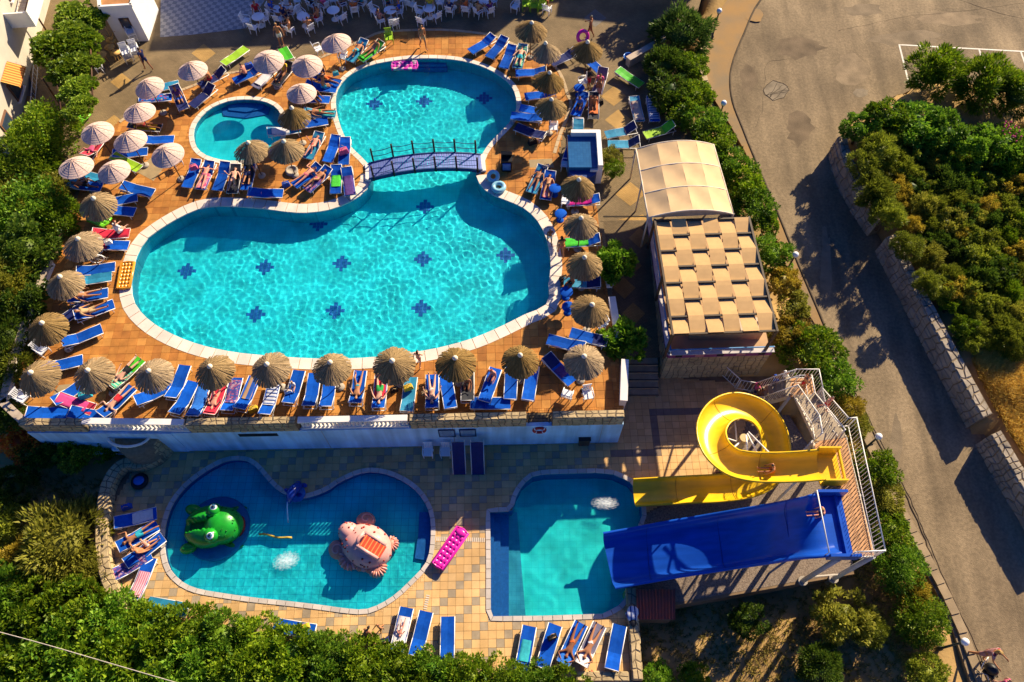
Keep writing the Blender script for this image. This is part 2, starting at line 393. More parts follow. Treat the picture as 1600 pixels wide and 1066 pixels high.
for a, b in pl:
    A, B = PR(*a), PR(*b); mb = MB(); d = B - A; n = Vector((-d.y, d.x, 0)).normalized() * .055
    mb.add([A - n, B - n, B + n, A + n], [(0, 1, 2, 3)]); mb.v = [(x, y, z + .004) for x, y, z in mb.v]
    struct('parking_line', mb, M('road_paint', (.72, .68, .58), .8, .12, 6))
m_patch = M('road_patch', (.24, .19, .125), .95, .25, 2, bump=.5)
def blob(cx, cy, rx, ry, n, seed, jit=.18):
    r_ = random.Random(seed); return [(cx + rx * math.cos(t) * (1 + jit * (r_.random() - .5) * 2), cy + ry * math.sin(t) * (1 + jit * (r_.random() - .5) * 2)) for t in [2 * math.pi * i / n for i in range(n)]]
for cx, cy, rx, ry, mt in [(1212, 141, 19, 15, m_patch), (1178, 25, 14, 11, m_walk), (1345, 145, 12, 7, m_patch)]:
    loop = ccw([PR(*p) for p in blob(cx, cy, rx, ry, 14, cx)]); mb = MB(); mb.poly([loop], 0); mb.v = [(x, y, z_road(y) + (.06 if cx == 1178 else .004)) for x, y, z in mb.v]
    struct('road_patch', mb, mt)
    if cx == 1212:
        mb = MB()
        for s in range(5):
            a = R.randrange(14); b = (a + 5 + R.randrange(4)) % 14
            pts = [loop[a].lerp(loop[b], t / 5) + Vector((R.uniform(-.1, .1), R.uniform(-.1, .1), 0)) for t in range(6)]
            mb.tube([(p.x, p.y, z_road(p.y) + .005) for p in pts], .014, 4)
        mb.tube([(p.x, p.y, z_road(p.y) + .005) for p in loop], .017, 4, closed=True)
        struct('road_crack', mb, M('crack_dark', (.05, .04, .03), 1))
mb = MB()
for pts in [[(1310, 48), (1360, 38), (1420, 26), (1500, 18), (1600, 5)], [(1240, 92), (1200, 98), (1195, 130), (1190, 175), (1180, 200)], [(1500, 0), (1560, 20), (1600, 30)]]:
    sp = smooth([PR(*p) for p in pts], 5, False)
    mb.tube([(p.x + R.uniform(-.05, .05), p.y + R.uniform(-.05, .05), z_road(p.y) - .002) for p in sp], .012, 4)
struct('road_crack', mb, M('crack_soft', (.10, .078, .05), 1))
for i, (cx, cy, rx, ry) in enumerate([(1250, 75, 40, 16), (1330, 110, 30, 22), (1420, 60, 55, 12), (1250, 200, 22, 26), (1290, 420, 9, 60), (1400, 700, 9, 55), (1170, 120, 12, 22), (1480, 30, 60, 10), (1350, 15, 30, 9)]):
    loop = ccw([PR(*p) for p in blob(cx, cy, rx, ry, 18, cx + 1, .3)]); mb = MB(); mb.poly([loop], 0); mb.v = [(x, y, z_road(y) + .002) for x, y, z in mb.v]
    struct('road_patch', mb, roughm := M('road_stain_%s' % 'abc'[i % 3], [(.17, .122, .072), (.265, .195, .115), (.22, .165, .10)][i % 3], .95, .3, 1.2, bump=.7, bscale=22, detail=10))

# ---- terrace slabs (with the pools cut out of them)
m_pave = brickmat('paver_brown', (.20, .145, .075), (.25, .175, .09), (.12, .085, .045), 3.2, rot=rad(8), ms=.025)
mb = MB(); mb.poly([W_DECK, W_MAIN, W_SMALL], -.022)
mb.skirt(W_DECK, -3.6, -.022)
struct('paved_yard', mb, [m_pave])
m_grout = M('grout', (.20, .13, .07), .95, .2, 3)
mb = MB(); mb.poly([W_LOW, W_KIDS, W_DEEP], Z_LOW - .022); mb.skirt(W_LOW, Z_LOW - 1.8, Z_LOW - .022)
struct('lower_terrace', mb, [m_grout])

# pool basins ------------------------------------------------------
def tilemat(name, c, c2, sc_, mortar):
    return brickmat(name, c, c2, mortar, sc_, bw=.5, rh=.5, ms=.012, offs=0, rough=.35, bump=0)
m_pool = tilemat('pool_tile_aqua', (.02, .68, .74), (.03, .74, .78), 2.0, (.01, .55, .68))
m_poolk = tilemat('pool_tile_kids', (.012, .58, .66), (.02, .64, .70), 1.4, (.01, .30, .45))
m_poold = tilemat('pool_tile_deep', (.02, .76, .74), (.03, .80, .77), 1.6, (.015, .66, .65))
m_poolw = tilemat('pool_wall_blue', (.03, .34, .50), (.04, .38, .54), 2.5, (.02, .25, .4))
m_navy = M('mosaic_navy', (.010, .12, .40), .4, .15, 8)
m_water = watermat('pool_water', (.93, 1, 1)); m_watd = watermat('pool_water_milky', (.90, 1, .99))
POOLS = {}
def pool(name, loop, zt, zw, zf, mf, mw, res, wave, wmat, fl, seed):
    mb = MB(); mb.poly([loop], zf)
    o = struct('pool_floor', mb, mf); o.cycles.is_caustics_receiver = True
    mb = MB(); mb.skirt(loop, zf, zt - .01, flip=True); o = struct('pool_wall', mb, mw); o.cycles.is_caustics_receiver = True
    x0, x1 = min(p.x for p in loop) - .2, max(p.x for p in loop) + .2; y0, y1 = min(p.y for p in loop) - .2, max(p.y for p in loop) + .2
    nx, ny = int((x1 - x0) / res) + 2, int((y1 - y0) / res) + 2; big = offset(loop, .08)
    ins = [[inside((x0 + i * res, y0 + j * res), big) for i in range(nx)] for j in range(ny)]
    idx = {}; vs, fs = [], []
    def vid(i, j):
        if (i, j) not in idx:
            x, y = x0 + i * res, y0 + j * res
            k = .75 + .55 * noise.noise(Vector((x * .22, y * .22, seed + 9)))
            z = zw + wave * k * (noise.noise(Vector((x * 1.15, y * .9, seed)) * fl) + .45 * noise.noise(Vector((y, x, seed + 3)) * fl * 2.2))
            idx[i, j] = len(vs); vs.append((x, y, z))
        return idx[i, j]
    for j in range(ny - 1):
        for i in range(nx - 1):
            if ins[j][i] or ins[j][i + 1] or ins[j + 1][i] or ins[j + 1][i + 1]:
                fs.append((vid(i, j), vid(i + 1, j), vid(i + 1, j + 1), vid(i, j + 1)))
    mb = MB(); mb.add(vs, fs, 0, True); o = struct(name, mb, wmat); o.cycles.is_caustics_caster = True
pool('pool_water', W_MAIN, 0, -.16, -1.35, m_pool, m_poolw, .072, .0125, m_water, 3.1, 1)
pool('pool_water', W_SMALL, 0, -.14, -.62, m_pool, m_poolw, .14, .006, m_water, 1.2, 2)
pool('pool_water', W_KIDS, Z_LOW, Z_LOW - .12, Z_LOW - .52, m_poolk, m_navy, .06, .0125, m_water, 3.2, 3)
pool('pool_water', W_DEEP, Z_LOW, Z_LOW - .12, Z_LOW - 1.25, m_poold, m_navy, .11, .012, m_watd, 1.3, 4)
# navy diamond mosaics on the floors
def mosaic(px, py, zf, s=.62):
    p = P(px, py, zf); mb = MB(); u = s / 3
    for i in range(-2, 3):
        for j in range(-2, 3):
            if abs(i) + abs(j) <= 2: mb.box((p.x + i * u * 1.0, p.y + j * u, zf + .006), (u * .94, u * .94, .012))
    o = struct('floor_mosaic', mb, m_navy); o.cycles.is_caustics_receiver = True
for a in [(296, 430), (417, 424), (536, 418), (662, 411), (790, 405), (403, 497), (526, 491), (659, 487), (665, 330), (664, 167), (757, 162), (587, 171), (500, 357)]: mosaic(*a, -1.35)
# steps inside the pools
def pool_step(loop_px, z, top, mat=m_navy):
    lp = ccw(PL(loop_px, z)); mb = MB(); mb.poly([lp], top); mb.skirt(lp, top - .5, top, flip=False)
    o = struct('pool_step', mb, mat); o.cycles.is_caustics_receiver = True
pool_step([(352, 158), (385, 153), (418, 158), (412, 172), (385, 177), (358, 174)], -.4, -.40)
pool_step([(344, 160), (385, 153), (426, 160), (420, 181), (385, 187), (350, 183)], -.5, -.52)
pool_step([(640, 92), (700, 90), (697, 104), (645, 104)], -.5, -.45); pool_step([(640, 92), (702, 90), (699, 112), (643, 112)], -.8, -.8)
for k, (x, t) in enumerate([(772, -.30), (782, -.55), (795, -.85), (808, -1.1)]):
    pool_step([(763, 798), (x, 798), (x + (14 if k == 3 else 0), 967), (763, 967)], Z_LOW - .5, Z_LOW + t, m_navy if k < 3 else m_poolw)
pool_step([(655, 800), (676, 800), (676, 850), (671, 876), (648, 872), (653, 836)], Z_LOW - .2, Z_LOW - .30)

# coping stones ----------------------------------------------------
def coping(loop, width, zt, step, mat, gap=.02, h=.07, skip=None, rows=1):
    pts = resample(loop, step); n = len(pts)
    base = ob('pool_coping', None); base['kind'] = 'structure'
    W = [offset(pts, -.03 + (width + .03) * r / rows) for r in range(rows + 1)]
    for r in range(rows):
        for i in range(n):
            j = (i + 1) % n; a, b, c, d = W[r][i], W[r][j], W[r + 1][j], W[r + 1][i]; m = (a + b + c + d) / 4
            if skip and skip(m): continue
            k = 1 - gap / step; qd = [m + (p - m) * k for p in (a, b, c, d)]; dz = R.uniform(-.004, .004); mb = MB()
            mb.add([(p.x, p.y, zt - h) for p in qd] + [(m.x + (p.x - m.x) * .985, m.y + (p.y - m.y) * .985, zt + dz) for p in qd], [(4, 7, 6, 5), (0, 4, 5, 1), (1, 5, 6, 2), (2, 6, 7, 3), (3, 7, 4, 0)])
            mb.f = [f[::-1] for f in mb.f]
            mb.build('coping_stone', mat, base)
m_cope = M('coping_white', (.72, .63, .52), .75, .12, 1.3, bump=.2, rnd=.08)
m_copeb = M('coping_cream', (.52, .46, .40), .75, .12, 1.3, bump=.2, rnd=.1)
brg = P(665, 250, 0)
up_pool = lambda m: m.y > P(0, 268, 0).y
coping(W_MAIN, .62, .012, .62, m_cope, skip=up_pool)
coping(W_MAIN, .28, .012, .55, m_cope, skip=lambda m: not up_pool(m))
coping(W_SMALL, .26, .012, .5, m_cope)
coping(W_KIDS, .20, Z_LOW + .03, .42, m_copeb, h=.1)
coping(W_DEEP, .20, Z_LOW + .03, .45, m_copeb, h=.1)

# ---- tiles -------------------------------------------------------
def tiles(name, size, rot, zt, ok, colour, mats, nsing, parent_name):
    """laid tiles: the nearest nsing are pieces of their own, the rest one mass"""
    base = ob(parent_name, None); base['kind'] = 'structure'
    ca, sa = math.cos(rot), math.sin(rot); lst = []
    xs_, ys_ = [p[0] for p in colour['box']], [p[1] for p in colour['box']]
    ext = max(max(xs_) - min(xs_), max(ys_) - min(ys_)); cx, cy_ = sum(xs_) / len(xs_), sum(ys_) / len(ys_); N_ = int(ext / size)
    def rec(u, v, s, depth, ij):
        cs = [(u - s / 2, v - s / 2), (u + s / 2, v - s / 2), (u + s / 2, v + s / 2), (u - s / 2, v + s / 2)]
        wc = [(cx + a * ca - b * sa, cy_ + a * sa + b * ca) for a, b in cs]; k = sum(ok(p) for p in wc)
        if k == 4: lst.append((wc, ij, depth)); return
        if k == 0 and depth: return
        if depth < 2:
            for du in (-s / 4, s / 4):
                for dv in (-s / 4, s / 4): rec(u + du, v + dv, s / 2, depth + 1, ij)
        elif k >= 2: lst.append((wc, ij, depth))
    for i in range(-N_, N_ + 1):
        for j in range(-N_, N_ + 1):
            u, v = i * size, j * size; x, y = cx + u * ca - v * sa, cy_ + u * sa + v * ca
            if min(xs_) - 1 < x < max(xs_) + 1 and min(ys_) - 1 < y < max(ys_) + 1: rec(u, v, size, 0, (i, j))
    whole = [t for t in lst if t[2] == 0]; whole.sort(key=lambda t: colour['near'](t[0])); single = set(id(t) for t in whole[:nsing]); rest = MB()
    for t in lst:
        wc, ij, dep = t; m = (sum(p[0] for p in wc) / 4, sum(p[1] for p in wc) / 4); g = .008; e = (abs(wc[0][0] - wc[2][0]) + abs(wc[0][1] - wc[2][1])) / 2
        k = 1 - g / max(e, .05); dz = R.uniform(-.002, .002); vs = []
        for z, kk_ in ((zt - .02, k), (zt + dz, k * .985)):
            vs += [(m[0] + (p[0] - m[0]) * kk_, m[1] + (p[1] - m[1]) * kk_, z + (R.uniform(-.0015, .0015) if z > zt - .01 else 0)) for p in wc]
        mi = colour['mat'](m, ij); fs = [(4, 5, 6, 7), (0, 1, 5, 4), (1, 2, 6, 5), (2, 3, 7, 6), (3, 0, 4, 7)]
        if id(t) in single: MB().add(vs, fs).build('tile', mats[mi], base)
        else: rest.add(vs, fs, mi)
    o = rest.build('tiles', mats, base); o['kind'] = 'stuff'
ring = [(8, 632), (44, 655), (972, 640), (968, 600), (962, 540), (950, 470), (943, 400), (934, 345), (930, 300), (880, 262), (872, 240), (877, 213), (895, 165), (890, 150), (866, 99), (780, 58), (760, 52), (690, 45), (600, 48), (577, 56), (540, 72), (480, 95), (410, 106), (345, 115), (300, 133), (230, 160), (185, 190), (150, 240), (128, 290), (112, 340), (88, 405), (58, 470), (28, 560)]
W_RING = ccw(PL(ring, 0)); EM = offset(W_MAIN, .15); ES = offset(W_SMALL, .15)
mt_t = [M('terracotta_a', (.47, .19, .036), .8, .18, 2.2, bump=.2, island=.1), M('terracotta_b', (.53, .235, .05), .8, .18, 2.2, bump=.2, island=.1), M('terracotta_c', (.41, .155, .03), .8, .18, 2.2, bump=.2, island=.12)]
for m_ in mt_t: roughen(m_, (1, 1, 1), .80, 1.12, .45)
bb = [(min(p.x for p in W_RING), min(p.y for p in W_RING)), (max(p.x for p in W_RING), max(p.y for p in W_RING))]
tiles('tile', .44, rad(1.5), .0, lambda p: inside(p, W_RING) and not inside(p, EM) and not inside(p, ES),
      dict(box=bb, near=lambda w: w[0][1] + abs(w[0][0] + 9) * .02, mat=lambda m, ij: R.choice((0, 0, 1, 2))), mt_t, 300, 'pool_deck')
EK, ED = offset(W_KIDS, .12), offset(W_DEEP, .12)
o_tl = ccw(PL([(262, 692), (205, 740), (180, 785), (166, 842), (172, 887), (192, 945), (260, 996), (420, 1036), (700, 1060), (900, 1060), (990, 1066), (980, 925), (994, 836), (1010, 800), (1090, 762), (1150, 715), (1165, 660), (1160, 600), (1030, 590), (975, 590), (975, 640), (962, 684), (740, 690), (500, 694)], Z_LOW))
band = [[P(a, b, Z_LOW) for a, b in l] for l in ([(1018, 641), (1105, 639)], [(1018, 641), (1032, 706)], [(960, 706), (1032, 706)])]
def lowmat(m, ij):
    p = (m[0], m[1])
    if min(line_dist(p, b) for b in band) < .2: return 3
    if m[0] < P(940, 700, Z_LOW).x and (ij[0] - ij[1]) % 4 == 0: return 2
    return R.choice((0, 0, 1))
mt_l = [M('tile_sand_a', (.62, .38, .15), .7, .1, 2, bump=.1, island=.07), M('tile_sand_b', (.66, .42, .18), .7, .1, 2, bump=.1, island=.07), M('tile_grey', (.36, .28, .18), .7, .14, 3, bump=.1, island=.12), M('tile_grey_band', (.20, .145, .11), .7, .12, 3, bump=.1)]
for m_ in mt_l: roughen(m_, (1, 1, 1), .80, 1.12, .55)
bb = [(min(p.x for p in o_tl), min(p.y for p in o_tl)), (max(p.x for p in o_tl), max(p.y for p in o_tl))]
tiles('tile', .365, rad(1.4), Z_LOW, lambda p: inside(p, o_tl) and not inside(p, EK) and not inside(p, ED),
      dict(box=bb, near=lambda w: w[0][1], mat=lowmat), mt_l, 300, 'terrace_paving')
# gravel and slab under the slides
gl = ccw(PL([(1012, 802), (1092, 764), (1152, 717), (1167, 660), (1205, 640), (1228, 642), (1312, 770), (1335, 893), (1060, 941), (986, 922), (998, 838)], Z_LOW))
mb = MB(); mb.poly([gl], Z_LOW - .012); struct('gravel_bed', mb, M('gravel', (.13, .095, .07), .95, .5, 14, bump=.9, bscale=25, detail=8, col2=(.30, .23, .17)))
# drain grates in the sunny terrace
for a, b, c in [((681, 842), (758, 844), .2), ((669, 929), (664, 953), .16)]:
    A, B = P(*a, Z_LOW), P(*b, Z_LOW); d = B - A; n = int(d.length / .09); g = ob('drain_grate', None); g['kind'] = 'structure'; mb = MB()
    for i in range(n): mb.box(A.lerp(B, (i + .5) / n) + Vector((0, 0, .008)), (.05, c, .012), math.atan2(d.y, d.x))
    mb.build('grate_bar', M('grate', (.62, .55, .45), .6), g)

# yellow paver diamonds and pale patches in the brown yard
m_yel = brickmat('paver_yellow', (.42, .25, .075), (.48, .29, .09), (.25, .16, .06), 3.2, rot=rad(8), ms=.025)
m_greyp = brickmat('paver_greyed', (.20, .18, .15), (.24, .21, .17), (.12, .1, .08), 3.2, rot=rad(8), ms=.025)
def sheet(name, pts, z, mat, dz=.004):
    mb = MB(); mb.poly([ccw(PL(pts, z))], z + dz); return struct(name, mb, mat)
for x, y, r, mt in [(959, 150, 20, m_yel), (966, 187, 21, m_yel), (930, 28, 18, m_greyp), (985, 303, 24, m_yel), (318, 83, 19, m_yel), (190, 128, 18, m_yel), (178, 190, 14, m_yel), (975, 190, 1, m_yel), (700, 7, 14, m_greyp)]:
    if r > 2: sheet('paver_diamond', [(x - r, y), (x, y + r * .78), (x + r, y), (x, y - r * .78)], 0, mt, -.018)
sheet('paver_diamond', [(965, 343), (1005, 335), (1012, 344), (975, 344)], 0, m_yel, -.018)
# shaded cafe floor: blue and white checks
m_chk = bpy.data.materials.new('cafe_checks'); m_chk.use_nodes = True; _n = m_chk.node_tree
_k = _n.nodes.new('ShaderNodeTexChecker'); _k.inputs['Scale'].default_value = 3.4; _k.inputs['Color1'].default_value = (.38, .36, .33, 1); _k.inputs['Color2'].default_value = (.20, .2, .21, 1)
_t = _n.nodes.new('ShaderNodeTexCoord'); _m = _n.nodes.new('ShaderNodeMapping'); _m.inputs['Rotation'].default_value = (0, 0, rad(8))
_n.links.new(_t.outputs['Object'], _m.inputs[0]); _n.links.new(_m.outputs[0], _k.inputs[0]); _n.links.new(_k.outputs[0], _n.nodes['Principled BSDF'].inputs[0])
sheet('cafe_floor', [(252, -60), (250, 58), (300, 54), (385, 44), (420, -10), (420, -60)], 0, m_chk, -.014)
# pale stone edging between the brown yard and the orange deck
ed = smooth([P(a, b, 0) for a, b in [(185, 190), (230, 160), (300, 133), (345, 115), (410, 106), (480, 95), (540, 72), (577, 56), (600, 48), (690, 45), (760, 52), (780, 58), (866, 99), (890, 150), (895, 165), (877, 213), (869, 240)]], 3, False)
eds = resample(ed, .5, False); base = ob('deck_edging', None); base['kind'] = 'structure'; eo = offset(eds, .2, False)
m_edge = M('edging_stone', (.46, .34, .2), .8, .15, 3, rnd=.1)
for i in range(len(eds) - 1):
    mb = MB(); qd = [eds[i], eds[i + 1], eo[i + 1], eo[i]]; m_ = sum(qd, Vector()) / 4; qd = [m_ + (p - m_) * .96 for p in qd]
    mb.add([(p.x, p.y, -.03) for p in qd] + [(p.x, p.y, .018) for p in qd], [(4, 5, 6, 7), (0, 1, 5, 4), (1, 2, 6, 5), (2, 3, 7, 6), (3, 0, 4, 7)]); mb.build('edging_stone', m_edge, base)
# pale stone inlays on the terrace
for pts in [[(212, 268), (240, 243), (256, 262), (240, 283)], [(78, 624), (92, 602), (112, 600), (102, 622)], [(362, 255), (383, 252), (380, 263), (362, 262)], [(826, 250), (862, 248), (866, 262), (828, 262)]]:
    sheet('stone_inlay', pts, 0, M('inlay', (.34, .25, .13), .85, .15, 2), .004)

# ---- sloping walkway beside the deck and the steps at its foot
yt, yb = P(1000, 345, 0).y, P(1000, 560, -1.55).y
def z_walk(y): return max(-1.55, min(0, -1.55 * (yt - y) / (yt - yb)))
xa, xb = P(955, 400, -.4).x - .9, P(1022, 470, -.6).x + .5
mb = MB()
for i in range(12):
    ya, yc = yt + (yb - yt) * i / 12, yt + (yb - yt) * (i + 1) / 12
    mb.add([(xa + .35, ya, z_walk(ya) - .004), (xb, ya, z_walk(ya) - .004), (xb, yc, z_walk(yc) - .004), (xa + .35, yc, z_walk(yc) - .004)], [(3, 2, 1, 0)])
struct('sloping_path', mb, m_pave)
for x, y in [(1000, 372), (985, 415), (975, 450), (990, 490), (1000, 530)]:
    z = -.2
    for _ in range(5): p = P(x, y, z); z = z_walk(p.y)
    mb = MB(); r = .62
    mb.add([(p.x + dx * r, p.y + dy * r, z_walk(p.y + dy * r) + .002) for dx, dy in ((-1, 0), (0, -1), (1, 0), (0, 1))], [(0, 1, 2, 3)]); struct('paver_diamond', mb, m_yel)
st = thing('outdoor_steps', 'short flight of stone steps between the white wall and the stone kiosk base', 'steps')
xl, xr = P(976, 590, -1.9).x, P(1028, 590, -1.9).x
for i in range(5):
    z = -1.55 - .17 * i; ya = yb + .04 - i * .36
    MB().box(((xl + xr) / 2, ya - .2, z - .45), (xr - xl, .44, .9)).build('step', M('step_stone', (.38, .28, .17), .85, .2, 2, bump=.2), st)
    MB().box(((xl + xr) / 2, ya - .40, z + .006), (xr - xl + .04, .06, .02)).build('nosing', M('nosing_dark', (.07, .05, .04), .8), st)
# green-house drain line and slots
for a, b in [((943, 338), (1012, 338))]:
    A, B = P(*a, 0), P(*b, 0); MB().box((A + B) / 2 + Vector((0, 0, -.015)), ((B - A).length, .08, .02)).build('drain_line', M('drain_dark', (.04, .03, .02), .9))['kind'] = 'structure'
# ================================================================== WALLS AND BUILDINGS
def stones_on(parent, pts_fn, nu, nv, mat, nsing, seed, proud=.03, gap=.07, rest_name='stones'):
    """rough stones covering a patch: pts_fn(u, v) -> (point, normal), u and v in 0..1"""
    r = random.Random(seed); J = {}
    def node(i, j):
        if (i, j) not in J:
            du = r.uniform(-.32, .32) if 0 < i < nu else 0; dv = r.uniform(-.3, .3) if 0 < j < nv else 0
            J[i, j] = ((i + du) / nu, (j + dv) / nv)
        return J[i, j]
    rest = MB(); cells = [(i, j) for i in range(nu) for j in range(nv)]; cnt = 0
    for i, j in cells:
        sh = .5 if j % 2 else 0
        c = [node(i, j), node(i + 1, j), node(i + 1, j + 1), node(i, j + 1)]; m = (sum(a for a, b in c) / 4, sum(b for a, b in c) / 4); k = 1 - gap
        lo, hi = [], []; h = proud * r.uniform(.5, 1.5)
        for a, b in c:
            u, v = m[0] + (a - m[0]) * k, m[1] + (b - m[1]) * k; p, n = pts_fn(u, v); lo.append(p - n * .02)
            u, v = m[0] + (a - m[0]) * k * .8, m[1] + (b - m[1]) * k * .8; p, n = pts_fn(u, v); hi.append(p + n * h * r.uniform(.8, 1.2))
        fs = [(4, 5, 6, 7), (0, 1, 5, 4), (1, 2, 6, 5), (2, 3, 7, 6), (3, 0, 4, 7)]
        n0 = pts_fn(*m)[1]; nn = (hi[1] - hi[0]).cross(hi[3] - hi[0])
        if nn.dot(n0) < 0: fs = [f[::-1] for f in fs]
        if cnt < nsing: MB().add(lo + hi, fs).build('stone', mat, parent)
        else: rest.add(lo + hi, fs)
        cnt += 1
    if rest.v: o = rest.build(rest_name, mat, parent); o['kind'] = 'stuff'
def bil(a, b, c, d):
    n = (b - a).cross(d - a).normalized()
    return lambda u, v: (a.lerp(b, u).lerp(d.lerp(c, u), v), n)

# ---- retaining wall with balustrade between the two terraces
A0, A1 = P(268, 671, 0), P(974, 657, 0)
dirw = (A1 - A0).normalized(); nrm = Vector((dirw.y, -dirw.x, 0)); up = Vector((0, 0, 1)); WL = (A1 - A0).length
wall = thing('retaining_wall', 'long white wall with painted blue shade between the upper pool deck and the lower terrace', 'wall')
rzw = math.atan2(dirw.y, dirw.x)
AL = P(44, 669, 0)
MB().box((A0 + A1) / 2 + up * -1.21 + nrm * .08, (WL, .22, 2.36), rzw).build('wall_face', wall_blue_shade, wall)
d2 = A0 - AL
MB().box((A0 + AL) / 2 + up * -1.5 + Vector((0, -.1, 0)), (d2.length, .25, 2.9), math.atan2(d2.y, d2.x)).build('wall_face', wall_blue_shade, wall)
for t in (.33, .62, .955): MB().box(A0 + dirw * WL * t + nrm * .195 + up * -1.2, (.03, .012, 2.3), rzw).build('wall_joint', M('joint_grey', (.35, .35, .36), .8), wall)
t0 = (P(372, 676, -.3) - A0).dot(dirw); t1 = (P(433, 676, -.3) - A0).dot(dirw)
MB().box(A0 + dirw * (t0 + t1) / 2 + nrm * .19 + up * -.45, (t1 - t0, .02, .34), rzw).build('vent_slot', m_black, wall)
def on_wall(px): return (P(px, 660, 0) - A0).dot(dirw)
# balustrades and stone parapet blocks
m_rail = M('rail_white', (.74, .70, .64), .7, .08, 2); m_bal = M('baluster_white', (.76, .70, .60), .6, .06)
bal_prof = [(.055, 0), (.055, .05), (.035, .08), (.062, .2), (.07, .28), (.045, .42), (.03, .5), (.045, .56), (.055, .58), (.055, .62)]
bal_me = MB().lathe(bal_prof, 8).mesh('baluster', m_bal)
def balustrade(pa, pb, label, n):
    t = thing('balustrade', label, 'balustrade', (0, 0, 0)); d = pb - pa; L_ = d.length; u = d.normalized(); rz = math.atan2(d.y, d.x); c = (pa + pb) / 2
    MB().box(c + up * .85, (L_, .30, .11), rz).build('handrail', m_rail, t)
    MB().box(c + up * .06, (L_, .24, .12), rz).build('base_rail', m_rail, t)
    for i in range(n):
        p = pa + u * (L_ * (i + .5) / n); ob('baluster', bal_me, t, p + up * .12, None, None, (1, 1, 1.08))
    return t
def parapet(pa, pb, label, seed, h=.9):
    t = thing('stone_parapet', label, 'parapet'); d = pb - pa; L_ = d.length; u = d.normalized(); rz = math.atan2(d.y, d.x); c = (pa + pb) / 2; n = Vector((u.y, -u.x, 0))
    MB().box(c + up * (h / 2), (L_, .36, h), rz).build('core', m_stone_core, t)
    a, b = pa + n * .18, pb + n * .18
    stones_on(t, bil(a + up * .02, b + up * .02, b + up * (h - .02), a + up * (h - .02)), max(2, int(L_ / .32)), 4, m_stone, 300, seed)
    a, b = pa + n * .18 + up * h, pb + n * .18 + up * h; c_, d_ = pb - n * .18 + up * h, pa - n * .18 + up * h
    stones_on(t, bil(a, b, c_, d_), max(2, int(L_ / .34)), 2, m_stone, 300, seed + 1, .02)
    return t
W0 = A0 + nrm * .02
def wp(px): return W0 + dirw * on_wall(px)
def capbox(t, c, d, rz, mat): return MB().box(c, d, rz).build('cap', mat, t)
balustrade(AL + Vector((3.0, 0, 0)) * (d2.length / d2.length), wp(300), 'white balustrade at the left end of the deck edge above the shrubs', 22)
parapet(AL + Vector((0, .02, 0)), AL + Vector((2.96, .0, 0)), 'low stone parapet at the left corner of the deck edge', 11, .75)
parapet(wp(303), wp(470), 'stone parapet of the deck edge above the long wall vent', 13)
balustrade(wp(473), wp(640), 'white balustrade in the middle of the deck edge', 26)
parapet(wp(643), wp(822), 'stone parapet of the deck edge above the two notice boards', 17)
parapet(wp(862), wp(972), 'stone parapet at the right corner of the deck edge beside the two white chairs', 19)
gt = thing('metal_gate', 'small dark metal gate in the gap of the stone parapet', 'gate')
ga, gb = wp(826), wp(858); gd = (gb - ga)
for k in (0, 1): MB().tube([ga + gd * k, ga + gd * k + up * .9], .03, 6).build('post', m_black, gt)
for h in (.1, .5, .85): MB().tube([ga + up * h, gb + up * h], .018, 5).build('rail', m_black, gt)
for k in range(1, 6): MB().tube([ga + gd * (k / 6) + up * .1, ga + gd * (k / 6) + up * .85], .012, 5).build('bar', m_black, gt)
# side walls of the deck
sw = thing('side_wall', 'low white wall with stone foot beside the steps at the right edge of the deck', 'wall')
for (a, b, z0, h) in [((972, 634), (974, 572), -.1, .62), ((966, 535), (955, 470), -.1, .30), ((952, 450), (944, 395), -.1, .25)]:
    pa, pb = P(*a, 0), P(*b, 0); d = pb - pa
    MB().box((pa + pb) / 2 + up * (h / 2 - .9), (d.length, .3, h + 1.8), math.atan2(d.y, d.x)).build('wall_face', white_paint, sw)
    capbox(sw, (pa + pb) / 2 + up * (h + .03), (d.length + .06, .36, .06), math.atan2(d.y, d.x), m_rail)
lw = thing('edge_wall', 'white boundary wall along the left edge of the deck beside the hedge', 'wall')
lp = [P(a, b, 0) for a, b in [(44, 664), (10, 632), (28, 560), (55, 478), (82, 415)]]
for a, b in zip(lp, lp[1:]):
    d = b - a; MB().box((a + b) / 2 + up * -.6, (d.length + .1, .3, 1.8), math.atan2(d.y, d.x)).build('wall_face', white_paint, lw)
    MB().box((a + b) / 2 + up * .33, (d.length + .16, .38, .06), math.atan2(d.y, d.x)).build('cap', M('cap_stone', (.45, .36, .27), .85, .2, 2), lw)
